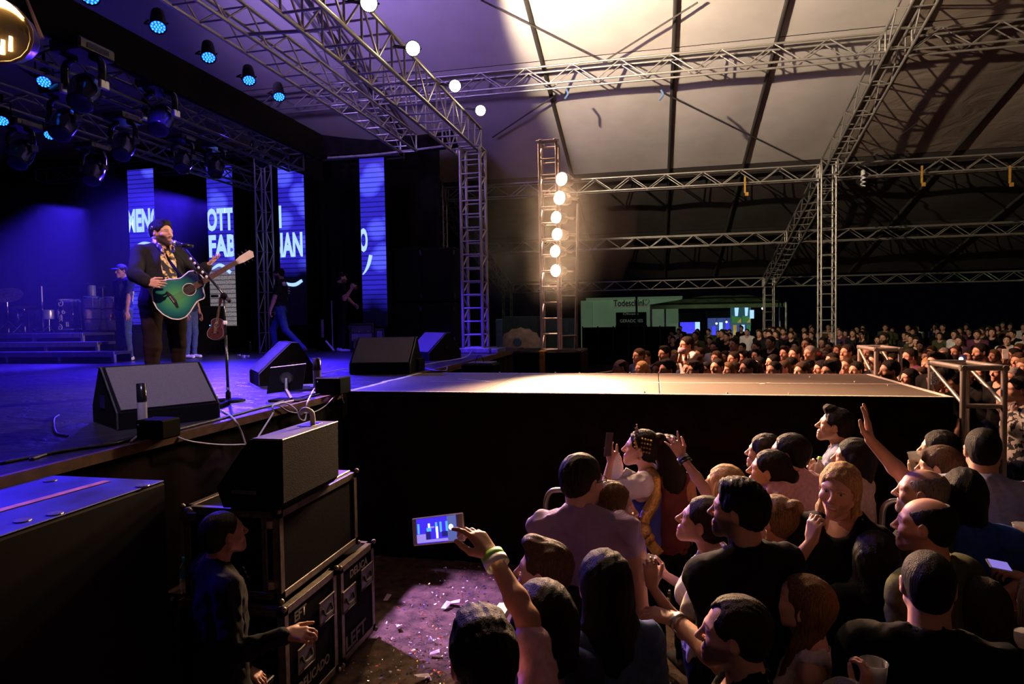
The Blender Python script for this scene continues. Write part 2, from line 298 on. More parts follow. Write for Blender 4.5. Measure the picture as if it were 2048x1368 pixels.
# ------------------------------------------------------------------ figures: bodies grown as one smooth surface
f32 = np.float32
def nrm(v):
    v = np.asarray(v, float); n = np.linalg.norm(v); return v / n if n > 1e-9 else v
def rotz(a): c, s = cos(a), sin(a); return np.array([[c, -s, 0], [s, c, 0], [0, 0, 1.]])
def rotx(a): c, s = cos(a), sin(a); return np.array([[1, 0, 0], [0, c, -s], [0, s, c.real]])
def roty(a): c, s = cos(a), sin(a); return np.array([[c, 0, s], [0, 1, 0], [-s, 0, c]])
class Field:
    """signed distance grid filled shape by shape; extracted by surface nets"""
    def __init__(s, lo, hi, h):
        s.h = h; s.lo = np.array(lo, float); n = np.ceil((np.array(hi) - s.lo) / h).astype(int) + 1
        s.ax = [(s.lo[i] + h * np.arange(n[i])).astype(f32) for i in range(3)]
        s.F = np.full(tuple(n), .2, f32)
    def box(s, lo, hi):
        sl = []
        for i in range(3):
            a = max(0, int((lo[i] - s.lo[i]) / s.h)); b = min(len(s.ax[i]), int((hi[i] - s.lo[i]) / s.h) + 2)
            if b <= a: return None
            sl.append(slice(a, b))
        return tuple(sl)
    def pts(s, sl): return s.ax[0][sl[0]][:, None, None], s.ax[1][sl[1]][None, :, None], s.ax[2][sl[2]][None, None, :]
    def comb(s, sl, d, k, sub=False):
        A = s.F[sl]
        if sub:
            d = -d
            if k > 0:
                h = np.maximum(k - np.abs(A - d), 0) / k; s.F[sl] = np.maximum(A, d) + h * h * (k * .25)
            else: s.F[sl] = np.maximum(A, d)
        else:
            if k > 0:
                h = np.maximum(k - np.abs(A - d), 0) / k; s.F[sl] = np.minimum(A, d) - h * h * (k * .25)
            else: s.F[sl] = np.minimum(A, d)
    def cap(s, a, b, ra, rb=None, k=.02, sub=False, flat=None):
        rb = ra if rb is None else rb; a = np.asarray(a, float); b = np.asarray(b, float)
        m = max(ra, rb) + k + .05; sl = s.box(np.minimum(a, b) - m, np.maximum(a, b) + m)
        if sl is None: return
        x, y, z = s.pts(sl); d = b - a; L = max(float(d @ d), 1e-9)
        px, py, pz = x - a[0], y - a[1], z - a[2]
        t = np.clip((px * d[0] + py * d[1] + pz * d[2]) / f32(L), 0, 1)
        qx, qy, qz = px - t * d[0], py - t * d[1], pz - t * d[2]
        if flat is not None:                       # (axis, factor): squeezed section
            n, q = flat; n = nrm(n); w = qx * n[0] + qy * n[1] + qz * n[2]; e = f32(q * q - 1)
            dist = np.sqrt(np.maximum(qx * qx + qy * qy + qz * qz + e * w * w, 0)) - (ra + (rb - ra) * t)
        else: dist = np.sqrt(qx * qx + qy * qy + qz * qz) - (ra + (rb - ra) * t)
        s.comb(sl, dist.astype(f32), k, sub)
    def ell(s, c, r, k=.02, R=None, sub=False):
        c = np.asarray(c, float); r = np.asarray(r, float); m = r.max() + k + .05
        sl = s.box(c - m, c + m)
        if sl is None: return
        x, y, z = s.pts(sl); px, py, pz = x - c[0], y - c[1], z - c[2]
        if R is not None:
            u = px * R[0, 0] + py * R[1, 0] + pz * R[2, 0]; v = px * R[0, 1] + py * R[1, 1] + pz * R[2, 1]; w = px * R[0, 2] + py * R[1, 2] + pz * R[2, 2]
        else: u, v, w = px, py, pz
        k0 = np.sqrt((u / r[0]) ** 2 + (v / r[1]) ** 2 + (w / r[2]) ** 2)
        k1 = np.sqrt((u / r[0] ** 2) ** 2 + (v / r[1] ** 2) ** 2 + (w / r[2] ** 2) ** 2)
        d = k0 * (k0 - 1) / np.maximum(k1, 1e-4)
        s.comb(sl, d.astype(f32), k, sub)
    def plane(s, p, n, k=0.):                       # keep the side the normal points away from
        n = nrm(n); x, y, z = s.ax[0][:, None, None], s.ax[1][None, :, None], s.ax[2][None, None, :]
        d = ((x - p[0]) * n[0] + (y - p[1]) * n[1] + (z - p[2]) * n[2]).astype(f32)
        s.F = np.maximum(s.F, d)
    def wrinkle(s, amp, freq, seed, stretch=(1, 1, 1)):
        g = random.Random(seed); x, y, z = s.ax[0][:, None, None], s.ax[1][None, :, None], s.ax[2][None, None, :]
        for _ in range(5):
            d = nrm([g.gauss(0, stretch[0]), g.gauss(0, stretch[1]), g.gauss(0, stretch[2])]) * freq * g.uniform(.6, 1.5)
            ph = g.uniform(0, 6.3)
            w = np.sin(x * f32(d[0]) + f32(ph) + 1.3 * np.sin(y * f32(d[1] * .5 + 7) + z * f32(d[2] * .4))+ y * f32(d[1]) + z * f32(d[2]))
            s.F = s.F + (f32(amp * .55) * (np.abs(w) * 1.7 - 1)).astype(f32)
    def mesh(s):
        F = s.F; ins = F < 0; nx, ny, nz = F.shape
        c = np.zeros((nx - 1, ny - 1, nz - 1), np.int8)
        for i in (0, 1):
            for j in (0, 1):
                for k in (0, 1): c += ins[i:nx - 1 + i, j:ny - 1 + j, k:nz - 1 + k]
        act = (c > 0) & (c < 8); I, J, K = np.nonzero(act); n = len(I)
        if n == 0: return np.zeros((0, 3)), np.zeros((0, 4), int)
        idx = np.full(act.shape, -1, np.int64); idx[I, J, K] = np.arange(n)
        S = np.zeros((n, 3)); W = np.zeros(n)
        co = [(i, j, k) for i in (0, 1) for j in (0, 1) for k in (0, 1)]
        V = {o: F[I + o[0], J + o[1], K + o[2]] for o in co}
        for a in co:
            for x in range(3):
                if a[x] == 0:
                    b = list(a); b[x] = 1; b = tuple(b); fa, fb = V[a], V[b]
                    m = (fa < 0) != (fb < 0); t = np.where(m, fa / np.where(m, fa - fb, 1), 0)
                    for q in range(3): S[:, q] += np.where(m, (a[q] + (t if q == x else 0)), 0)
                    W += m
        v = (S / W[:, None] + np.stack([I, J, K], 1)) * s.h + s.lo
        Q = []
        for x in range(3):
            y, z = (x + 1) % 3, (x + 2) % 3
            sa = [slice(1, -1)] * 3; sb = [slice(1, -1)] * 3
            sa[x] = slice(0, -1); sb[x] = slice(1, None)
            A = ins[tuple(sa)]; B = ins[tuple(sb)]; E = np.nonzero(A != B); fl = A[E]
            g = [E[0] + (x != 0), E[1] + (x != 1), E[2] + (x != 2)]
            def cell(dy, dz):
                q = [g[0], g[1], g[2]]; q[y] = q[y] - dy; q[z] = q[z] - dz; return idx[q[0], q[1], q[2]]
            q = np.stack([cell(1, 1), cell(0, 1), cell(0, 0), cell(1, 0)], 1)
            q[~fl] = q[~fl][:, ::-1]; Q.append(q)
        q = np.concatenate(Q); q = q[(q >= 0).all(1)]
        return v, q
def mk_mesh(name, parts, mat, cols=None, smooth=True):
    v = np.concatenate([p[0] for p in parts]); o = 0; qs = []
    for p in parts: qs.append(np.asarray(p[1]) + o); o += len(p[0])
    q = np.concatenate(qs); me = bpy.data.meshes.new(name)
    me.vertices.add(len(v)); me.vertices.foreach_set('co', v.astype(f32).ravel())
    me.loops.add(q.size); me.loops.foreach_set('vertex_index', q.astype(np.int32).ravel())
    me.polygons.add(len(q)); me.polygons.foreach_set('loop_start', np.arange(0, q.size, 4, dtype=np.int32))
    me.polygons.foreach_set('use_smooth', np.full(len(q), smooth))
    me.update(calc_edges=True)
    if cols is not None:
        a = me.color_attributes.new('tone', 'FLOAT_COLOR', 'POINT')
        cc = np.concatenate([np.concatenate([c, np.ones((len(c), 1))], 1) for c in cols])
        a.data.foreach_set('color', cc.astype(f32).ravel())
    me.materials.append(mat); return me

SKINS = {'fair': (.62, .36, .26), 'mid': (.50, .27, .18), 'tan': (.40, .205, .13), 'brown': (.26, .125, .075), 'deep': (.16, .075, .045)}
HAIRS = {'black': (.010, .008, .007), 'dark': (.022, .014, .010), 'brown': (.06, .033, .018), 'light brown': (.13, .075, .036), 'blond': (.42, .27, .12), 'grey': (.22, .2, .18)}

def head_shape(fd, T, fem=False, wide=1., jaw=1., open_mouth=0., smile=0.):
    """T maps head-local points to figure space: T(p); face looks along +Y"""
    R, c = T; tp = lambda p: R @ np.asarray(p, float) + c
    w = wide
    fd.ell(tp((0, -.016, .033)), (.073 * w, .094, .083), .0, R)
    fd.ell(tp((0, .032, -.012)), (.058 * w, .056, .088), .035, R)
    for sx in (-1, 1):
        fd.cap(tp((sx * .052 * w * jaw, -.002, -.052)), tp((0, .068, -.096)), .017 if fem else .021, .017, .03)
        fd.ell(tp((sx * .040 * w, .058, -.022)), (.022, .022, .020), .025, R)
        fd.cap(tp((sx * .014, .083, .021)), tp((sx * .05 * w, .062, .022)), .0095 if fem else .0115, .010, .018)
    fd.ell(tp((0, .077, -.096)), (.017, .017, .016), .022, R)
    fd.ell(tp((0, .079, -.062)), (.025, .018, .022), .02, R)
    for sx in (-1, 1):
        fd.ell(tp((sx * .031, .099, .006)), (.0165, .013, .0105), .012, R, True)
        fd.ell(tp((sx * .0315, .075, .005)), (.0125, .0125, .0125), .003, R)
        fd.cap(tp((sx * .018, .0865, .0105)), tp((sx * .044, .079, .010)), .0035, .003, .006)
    fd.cap(tp((0, .088, .012)), tp((0, .112, -.026)), .0075, .0105, .014)
    fd.ell(tp((0, .114, -.030)), (.0098, .0095, .0085), .008, R)
    for sx in (-1, 1): fd.ell(tp((sx * .0125, .101, -.033)), (.0075, .010, .0065), .008, R)
    for sx in (-1, 1): fd.cap(tp((0, .0935, -.0605)), tp((sx * (.017 + .009 * smile), .0905 - .006 * smile, -.0605 + .008 * smile)), .0062, .0052, .008)
    for sx in (-1, 1): fd.cap(tp((0, .0920, -.0735 - .004 * smile)), tp((sx * (.014 + .009 * smile), .090 - .006 * smile, -.0735 + .010 * smile)), .0070, .0060, .008); fd.ell(tp((sx * .043, .064, -.030)), (.02, .018, .016), .02, R) if smile else None
    if smile > 0:
        for sx in (-1, 1): fd.cap(tp((0, .099, -.068)), tp((sx * .025, .090, -.0595)), .0045 + .005 * open_mouth, .002, .004, True)
    elif open_mouth > 0: fd.ell(tp((0, .100, -.067)), (.021, .020, .004 + .010 * open_mouth), .004, R, True)
    else: fd.cap(tp((-.021, .094, -.067)), tp((.021, .094, -.067)), .002, .002, .005, True)
    for sx in (-1, 1):
        Re = R @ rotz(sx * -.35) @ rotx(-.18)
        fd.ell(tp((sx * .077 * w, -.008, -.004)), (.009, .019, .032), .006, Re)
        fd.ell(tp((sx * .085 * w, -.003, -.002)), (.005, .010, .017), .004, Re, True)

def head_colours(v, T, skin, hair, beard=0., lips=(.45, .13, .11), hide=0., brow=1.):
    R, c = T; p = (v - c) @ R; col = np.tile(np.array(skin), (len(v), 1)); x, y, z = np.abs(p[:, 0]), p[:, 1], p[:, 2]
    def mixin(m, k): col[:] = col * (1 - m[:, None]) + np.array(k) * m[:, None]
    sm = lambda e0, e1, t: (lambda u: u * u * (3 - 2 * u))(np.clip((t - e0) / (e1 - e0), 0, 1))
    fr = sm(.045, .06, y)
    mixin(.35 * sm(.03, .0, np.hypot(x - .042, z + .028)) * fr, (skin[0] * 1.02, skin[1] * .72, skin[2] * .68))
    if beard > 0:
        b = sm(-.028, -.05, z - .35 * (x - .03)) * sm(-.045, .02, y) * sm(-.135, -.115, z)
        mu = sm(.03, .022, x) * sm(.007, .003, np.abs(z + .048)) * sm(.08, .09, y)
        b = np.maximum(b, mu); mixin(np.clip(beard * b, 0, .95), np.array(hair) * .9)
    mixin(sm(.027, .019, x) * sm(.0125, .008, np.abs(z + .067)) * sm(.078, .088, y) * .85, lips)
    e = np.sqrt((x - .0315) ** 2 + (z - .004) ** 2 * 1.9)
    mixin(sm(.0125, .0095, e) * sm(.07, .078, y), (.55, .52, .48))
    mixin(sm(.0068, .0052, np.hypot(x - .0315, z - .005)) * sm(.07, .08, y), (.025, .015, .01))
    mixin(.75 * sm(.004, .002, np.abs(z - .0135 + (x - .031) ** 2 * 9)) * sm(.018, .014, np.abs(x - .0315)) * sm(.06, .07, y), (.03, .018, .014))
    mixin(brow * .8 * sm(.0045, .0025, np.abs(z - .0275 + (x - .03) ** 2 * 6)) * sm(.024, .018, np.abs(x - .033)) * sm(.05, .06, y), np.array(hair) * .9)
    return col

def hair_shape(fd, T, style, seed, wide=1.):
    R, c = T; tp = lambda p: R @ np.asarray(p, float) + c; w = wide
    t = {'crop': .006, 'short': .012, 'thick': .015, 'bald': .004, 'fade': .010, 'quiff': .014}.get(style, .014)
    fd.ell(tp((0, -.018, .036)), ((.074 + t) * w, .094 + t, .083 + t), 0, R)
    back = -.075 if style in ('long', 'bob', 'lowtail') else -.05
    fd.ell(tp((0, -.052, -.02)), ((.056 + t * .5) * w, .048 + t * .6, .058), .03, R)
    if style == 'quiff': fd.ell(tp((0, .055, .112)), (.05, .045, .03), .03, R)
    if style == 'thick':
        fd.ell(tp((0, .015, .108)), (.062, .065, .026), .03, R)
    if style == 'bangs': fd.ell(tp((0, .066, .058)), (.07, .03, .045), .02, R)
    # the face and the ears stay free
    fc = {'bangs': (.105, .082), 'long': (.118, .088), 'bob': (.116, .088)}.get(style, (.112, .09))
    fz = -.022 if style == 'bangs' else -.012
    nl = style in ('long', 'bob', 'bangs')
    fd.ell(tp((0, fc[0] + .006, fz - .004)), (.125 * w, .083, .097 if style != 'bangs' else .086) if nl else (.108 * w, .084, .104), .008, R, True)
    fd.cap(tp((-.12, .052, -.03)), tp((.12, .052, -.03)), .042, .042, .006, True)
    fd.cap(tp((-.12, .035, -.10)), tp((.12, .035, -.10)), .055, .055, .006, True)
    if style not in ('long', 'bob'):
        for sx in (-1, 1): fd.ell(tp((sx * .09, .002, -.012)), (.035, .022, .034), .006, R, True)
    if style == 'bald': fd.ell(tp((0, .03, .110)), (.070, .105, .075), .006, R, True)
    if style == 'receding':
        for sx in (-1, 1): fd.ell(tp((sx * .04, .085, .085)), (.03, .045, .04), .006, R, True)
    n = R @ np.array([0, -.25, -1.]); fd.plane(tp((0, -.05, -.078)), n)
    if style == 'long':
        for sx in (-1, 1):
            fd.cap(tp((sx * .066, -.030, .01)), tp((sx * .072, -.052, -.12)), .03, .032, .03, flat=(R @ np.array([1., 0, 0]), 1.5))
            fd.cap(tp((sx * .072, -.052, -.12)), tp((sx * .066, -.06, -.27)), .034, .026, .03)
        fd.cap(tp((0, -.07, 0)), tp((0, -.085, -.16)), .055, .062, .04, flat=(R @ np.array([0, 1., 0]), 1.35))
        fd.cap(tp((0, -.085, -.14)), tp((0, -.09, -.31)), .064, .04, .04, flat=(R @ np.array([0, 1., 0]), 1.5))
    if style == 'bob':
        for sx in (-1, 1): fd.cap(tp((sx * .068, -.012, .01)), tp((sx * .066, .0, -.10)), .026, .028, .03)
        fd.cap(tp((-.03, -.075, .0)), tp((-.03, -.07, -.10)), .05, .05, .04); fd.cap(tp((.03, -.075, .0)), tp((.03, -.07, -.10)), .05, .05, .04)
    if style == 'ponytail':
        fd.ell(tp((0, -.112, .045)), (.02, .02, .02), .01, R)
        fd.cap(tp((0, -.12, .04)), tp((0, -.155, -.05)), .026, .034, .015); fd.cap(tp((0, -.155, -.05)), tp((0, -.145, -.19)), .034, .014, .02)
    if style == 'bun': fd.ell(tp((0, -.105, .085)), (.044, .042, .042), .010, R)
    if style == 'lowbun': fd.ell(tp((0, -.125, .0)), (.046, .04, .042), .015, R)
    g = random.Random(seed)
    amp = {'crop': .0012, 'bald': .0008, 'long': .0035, 'bob': .0032, 'thick': .0045, 'quiff': .004}.get(style, .0025)
    fr = 190 if style in ('long', 'bob', 'ponytail') else 260
    x, y, z = fd.ax[0][:, None, None], fd.ax[1][None, :, None], fd.ax[2][None, None, :]
    for _ in range(4):
        d = R @ nrm([g.gauss(0, 1), g.gauss(0, .45), g.gauss(0, .16)]) * fr * g.uniform(.5, 1.2); ph = g.uniform(0, 6)
        fd.F = fd.F + f32(amp * .24) * np.sin(x * f32(d[0]) + y * f32(d[1]) + z * f32(d[2]) + f32(ph) + 2 * np.sin(25 * z + f32(ph)) + 1.5 * np.sin(22 * y)).astype(f32)

def hand_caps(w, fdir, palm, right, curl, spread=.12, thumb=.5, sc=1.):
    """capsules of a hand: w wrist, fdir where the fingers run, palm = outward normal of the palm"""
    f = nrm(fdir); n = nrm(np.asarray(palm, float) - f * (f @ np.asarray(palm, float)))
    s = np.cross(f, n) * (1 if right else -1)          # towards the thumb
    out = []; w = np.asarray(w, float)
    base = [.030, .0105, -.0095, -.028]; ln = [.074, .082, .076, .06]; rad = [.0092, .0095, .0090, .0080]; by = [.086, .090, .086, .078]
    if not hasattr(curl, '__len__'): curl = [curl] * 4
    for i in range(4):
        b = w + (f * by[i] + s * base[i]) * sc
        out.append((w + (f * .012 + s * base[i] * .62) * sc, b, .0145 * sc, .0118 * sc, .014))
        a = curl[i]; sp = (1.5 - i) * spread * (1 - .6 * min(1, abs(a))); d = nrm(f + s * sp); p = b
        for seg, (frac, q) in enumerate(((.46, .55), (.30, .95), (.24, .65))):
            ang = a * q if seg == 0 else ang + a * q
            dd = d * cos(ang) + n * sin(ang); e = p + dd * ln[i] * frac * sc
            r = rad[i] * sc; out.append((p, e, r * (1 - .10 * seg), r * (.93 - .11 * seg), .004)); p = e
    t0 = w + (f * .022 + s * .026 + n * .004) * sc
    d1 = nrm(f * .75 + s * (.95 - .5 * (1 - thumb)) + n * (.35 + .5 * (1 - thumb))); t1 = t0 + d1 * .042 * sc
    d2 = nrm(f * .95 + s * (.45 * thumb - .1) + n * (.35 * (1 - thumb) + .12)); t2 = t1 + d2 * .034 * sc; t3 = t2 + nrm(d2 + f * .25) * .026 * sc
    out += [(t0, t1, .0165 * sc, .0125 * sc, .014), (t1, t2, .0115 * sc, .0102 * sc, .005), (t2, t3, .0102 * sc, .0082 * sc, .004)]
    return out
def ik(S, W, l1, l2, hint):
    S = np.asarray(S, float); W = np.asarray(W, float); d = W - S; L = np.linalg.norm(d)
    if L > (l1 + l2) * .998: W = S + d / L * (l1 + l2) * .998; d = W - S; L = np.linalg.norm(d)
    a = (l1 * l1 - l2 * l2 + L * L) / (2 * L); h = sqrt(max(l1 * l1 - a * a, 0)); u = d / L
    q = np.asarray(hint, float); q = nrm(q - u * (q @ u)); return S + u * a + q * h, W

def make_person(pos, yaw, height=1.75, label='', fem=False, heavy=0., skin='mid', hair='dark', style='short', beard=0., shirt='tee', shirt_mat=None,
                pants_mat=None, head=(0, 0, 0), lean=(0, 0), arms=None, voxel=.005, sleeve=None, wrinkle=.006, mouth=0., smile=0., wide=1., group=None, sit=False, seed=1,
                world_arms=True, legs=None, low=False, hair_on=True, tuck=.90, hood=None, shoes=None, bv=.016, jaw=1., name='person', sv=None, cat='person', neck=0.):
    """one figure; local frame: faces +Y, right hand at +X. arms: {'R':dict(w=,e=,f=,n=,curl=,thumb=)} with world or local targets"""
    k = height / 1.75; g = random.Random(seed); Rw = rotz(yaw); pos = np.asarray(pos, float)
    loc = lambda q: (Rw.T @ (np.asarray(q, float) - pos)); ld = lambda q: Rw.T @ np.asarray(q, float)
    RL = rotx(-lean[0]) @ roty(lean[1])                                   # torso leans about the pelvis
    pv = np.array([0, 0, .95 * k]); up = lambda q: RL @ (np.asarray(q, float) * k - pv) + pv
    bw = (.93 if fem else 1.) * (1 + .22 * heavy)
    sh = .165 if fem else .185; sh *= 1 + .05 * heavy
    hc = up((0, .028 + neck, 1.628)); RH = RL @ rotz(head[0]) @ rotx(head[1]) @ roty(head[2]); T = (RH * 1., hc)
    kk = min(1.08, max(.94, k)) * (.95 if fem else 1.0)
    # scale of the head through a scaled frame is kept simple: the voxel grid is scaled instead
    jo = {}
    for sd, sx in (('R', 1), ('L', -1)):
        S = up((sx * sh, -.012, 1.415)); l1, l2 = .295 * k * (.95 if fem else 1), .262 * k * (.95 if fem else 1); a = (arms or {}).get(sd)
        if a is None: E, W = up((sx * (sh + .045 + .05 * heavy), -.03, 1.13)), up((sx * (sh + .03 + .04 * heavy), .06, .88)); a = dict(f=(0, .25, -1), n=(-sx, 0, 0), curl=.35); lo_ = True
        else:
            wt = loc(a['w']) if a.get('world', world_arms) else np.asarray(a['w'], float)
            hint = ld(a['e']) if a.get('world', world_arms) else a['e']; E, W = ik(S, wt, l1, l2, hint); lo_ = not a.get('world', world_arms)
        fd_ = np.asarray(a.get('f', W - E), float); nn = np.asarray(a.get('n', (0, 0, -1)), float)
        if not lo_: fd_ = ld(fd_) if 'f' in a else fd_; nn = ld(nn)
        jo[sd] = (S, E, W, fd_, nn, a)
    hips = {}
    for sd, sx in (('R', 1), ('L', -1)):
        Hh = np.array([sx * .088 * bw, 0, .90]) * k
        if sit: Kn = np.array([sx * .13, .42, .90 + .02]) * k; An = np.array([sx * .13, .40, .46]) * k
        elif legs and sd in legs: Kn, An = [np.array(q) * k for q in legs[sd]]
        else: Kn = np.array([sx * .10 * bw, .02, .49]) * k; An = np.array([sx * .105 * bw, -.015, .085]) * k
        hips[sd] = (Hh, Kn, An)
    def torso(fd, o=0., arm_to=None, legs_on=False):
        fd.ell(up((0, .005, 1.275)), np.array([.158 * bw, .112 * (1 + .3 * heavy), .20]) * k + o, .03, RL)
        fd.ell(up((0, .008 + .03 * heavy, 1.10)), np.array([(.128 if fem else .145) * bw, .103 * (1 + .55 * heavy), .17]) * k + o, .06, RL)
        fd.ell(up((0, 0, .955)), np.array([.162 * bw, .115 * (1 + .3 * heavy), .125]) * k + o, .06, RL)
        if fem:
            for sx in (-1, 1): fd.ell(up((sx * .072, .095, 1.27)), np.array([.062, .055, .062]) * k + o * .8, .03, RL)
        for sx in (-1, 1): fd.cap(up((0, -.02, 1.445)), jo['R' if sx > 0 else 'L'][0], .058 * k + o, (.050 if fem else .060) * k + o, .045)
        for sx in (-1, 1): fd.cap(up((sx * .03, -.03, 1.49)), up((sx * .13, -.02, 1.43)), .035 * k + o, .035 * k + o, .04)
        if arm_to is not None:
            for sd in 'RL':
                S, E, W = jo[sd][:3]; ra = (.043 if fem else .052) * (1 + .12 * heavy) * k
                if arm_to <= 1: fd.cap(S, S + (E - S) * arm_to, ra + o, ra * .9 + o * 1.15, .04)
                else:
                    fd.cap(S, E, ra + o, ra * .82 + o, .04); fd.cap(E, E + (W - E) * (arm_to - 1), ra * .82 + o, ra * (.82 - .22 * (arm_to - 1)) + o, .015)
        if legs_on:
            for sd in 'RL':
                Hh, Kn, An = hips[sd]; fd.cap(Hh, Kn, .086 * bw * k + o, .056 * bw * k + o, .05); fd.cap(Kn, An, .056 * bw * k + o, .040 * k + o * 1.3, .03)
    nb, nt = up((0, -.022, 1.44)), hc + RH @ np.array([0, -.022, -.05])
    # --- skin: head and neck fine, arms fine, trunk coarse: one mesh
    sk = SKINS[skin] if isinstance(skin, str) else skin; hr = HAIRS[hair] if isinstance(hair, str) else hair
    parts, cols = [], []
    fd = Field(hc - np.array([.15, .17, .235]) * kk, hc + np.array([.15, .17, .15]), voxel)
    if neck or abs(head[1]) > .35: fd = Field(hc - .22, hc + .17, voxel)
    head_shape(fd, T, fem, wide, jaw, mouth, smile)
    nr = (.047 if fem else .056) * (1 + .25 * heavy); fd.cap(nb, nt, nr * 1.08, nr, .02)
    for sx in (-1, 1): fd.cap(up((0, -.03, 1.475)), up((sx * .12, -.02, 1.432)), .036 * k, .034 * k, .035)
    fd.cap(up((-.1, .0, 1.405)), up((.1, .0, 1.405)), .05, .05, .04)
    v, q = fd.mesh(); parts.append((v, q)); cols.append(head_colours(v, T, sk, hr, beard, lips=(.42, .11, .10) if fem else (sk[0] * .8, sk[1] * .55, sk[2] * .55), brow=.7 if fem else 1.))
    slv = sleeve if sleeve is not None else {'tee': .62, 'polo': .66, 'shirt': 1.93, 'jacket': 1.9, 'tank': 0., 'blouse': .35, 'rolled': 1.15}.get(shirt, .6)
    av = max(voxel, .0045)
    for sd in 'RL':
        S, E, W, fv, nv, a = jo[sd]
        hid = a.get('hidden', False)
        if low and (arms or {}).get(sd) is None: continue
        ra = (.039 if fem else .047) * (1 + .15 * heavy) * k
        caps = [(S, E, ra * 1.05, ra * .83, .02), (E, E + (W - E) * .3, ra * .83, ra * .84, .02), (E + (W - E) * .3, W, ra * .84, ra * .55, .02)]
        hk = hand_caps(W, fv, nv, sd == 'R', a.get('curl', .4), a.get('spread', .12), a.get('thumb', .5), k * (.9 if fem else 1.) * a.get('hs', 1.))
        if slv >= 1.8: caps = [(E + (W - E) * .6, W, ra * .72, ra * .56, .02)]
        elif slv >= 1: caps = caps[1:]
        allp = np.array([c_[0] for c_ in caps + hk] + [c_[1] for c_ in caps + hk])
        fa = Field(allp.min(0) - .06, allp.max(0) + .06, (av if (arms or {}).get(sd) else max(av, .007)))
        for c_ in caps: fa.cap(*c_)
        fn = nrm(nv)
        for i_, c_ in enumerate(hk): fa.cap(*c_)
        v, q = fa.mesh(); parts.append((v, q)); cols.append(np.tile(np.array(sk), (len(v), 1)))
    fb = Field(np.array([-.34 * bw - .05, -.30, .78 * k]) , np.array([.34 * bw + .05, .30, 1.56 * k]), .03 if shirt not in ('tank', 'blouse', 'dress') else .012)
    if abs(lean[0]) + abs(lean[1]) > .05: fb = Field(np.array([-.6, -.6, .75 * k]), np.array([.6, .6, 1.56 * k]), .03 if shirt not in ('tank', 'blouse', 'dress') else .013)
    torso(fb, -.006, .7 if shirt in ('tank', 'blouse') else None); v, q = fb.mesh(); parts.append((v, q)); cols.append(np.tile(np.array(sk), (len(v), 1)))
    me = mk_mesh(name, parts, M['skin'], cols)
    ob = bpy.data.objects.new(name, me); COL.objects.link(ob); ob.location = pos; ob.rotation_euler = (0, 0, yaw)
    ob['label'] = label; ob['category'] = cat
    if group: ob['group'] = group
    def child(nm, fd_, mat, parts_=None):
        v, q = fd_.mesh()
        if len(v) == 0: return None
        o = bpy.data.objects.new(nm, mk_mesh(nm, [(v, q)] + (parts_ or []), mat)); COL.objects.link(o); o.parent = ob; return o
    # --- hair
    if style and hair_on:
        fh = Field(hc - np.array([.15, .2, .18]), hc + np.array([.15, .2, .19]), voxel)
        if style in ('long', 'ponytail', 'bun', 'lowbun'): fh = Field(hc - np.array([.2, .22, .40 if style == 'long' else .26]), hc + np.array([.2, .22, .2]), voxel * (1.15 if style == 'long' else 1))
        hair_shape(fh, T, style, seed, wide); child('hair', fh, hair_mat(hr))
    # --- clothes
    sv = sv or bv
    if shirt:
        o = .013 if shirt not in ('jacket',) else .022
        allp = np.array([jo[sd][i] for sd in 'RL' for i in ((0,) if slv < .1 else (0, 1) if slv <= 1 else (0, 1, 2))] + [up((0, 0, tuck)), up((.22 * bw, .2, tuck)), up((-.22 * bw, -.2, tuck)), up((0, 0, 1.52))])
        fs = Field(allp.min(0) - .10, allp.max(0) + .10, sv)
        torso(fs, o, None if slv < .05 else slv)
        if shirt in ('shirt', 'polo', 'rolled', 'jacket'):
            for i in range(8):
                a0, a1 = pi * 2 * i / 8, pi * 2 * (i + 1) / 8
                if shirt != 'jacket' : fs.cap(up((.062 * cos(a0), -.022 + .062 * sin(a0), 1.468 - .022 * sin(a0))), up((.062 * cos(a1), -.022 + .062 * sin(a1), 1.468 - .022 * sin(a1))), .017, .017, .012)
        if wrinkle: fs.wrinkle(wrinkle, 38, seed + 5, (1, 1, .7))
        nr2 = {'tee': .066, 'polo': .054, 'shirt': .054, 'rolled': .054, 'jacket': .062, 'tank': .095, 'blouse': .10}.get(shirt, .066)
        fs.cap(up((0, -.015, 1.44)), up((0, .03, 1.60)), nr2, nr2 * 1.2, .006, True)
        if shirt in ('tee', 'tank', 'blouse'): fs.ell(up((0, .06, 1.47)), (nr2 * .95, .09, .055), .006, RL, True)
        if shirt in ('polo', 'shirt', 'rolled'): fs.ell(up((0, .085, 1.455)), (.022, .06, .055), .006, RL, True)
        if shirt == 'jacket': fs.ell(up((0, .17, 1.30)), (.07, .13, .27), .006, RL, True)
        if shirt == 'tank':
            for sx in (-1, 1): fs.cap(up((sx * (sh + .055), -.3, 1.36)), up((sx * (sh + .055), .3, 1.36)), .10, .10, .01, True)
        fs.plane(up((0, 0, tuck)), RL @ np.array([0, 0, -1.]))
        for sd in 'RL':
            S, E, W = jo[sd][:3]
            if slv >= 1 and slv < 2.5: pass
        child('shirt' if shirt != 'jacket' else 'jacket', fs, shirt_mat or M['cloth_black'])
    if pants_mat is not None or not low:
        allp = np.array([q_ for sd in 'RL' for q_ in hips[sd]]); fp = Field(allp.min(0) - .16, allp.max(0) + np.array([.16, .16, .14]), .02 if sv > .011 else .014)
        torso(fp, .008, None, True); fp.plane((0, 0, .99 * k), (0, 0, 1))
        if wrinkle: fp.wrinkle(.004, 30, seed + 9)
        fp.plane((0, 0, .06 * k), (0, 0, -1)); child('trousers', fp, pants_mat or M['cloth_black'])
    shoes = shoes or M['rubber']
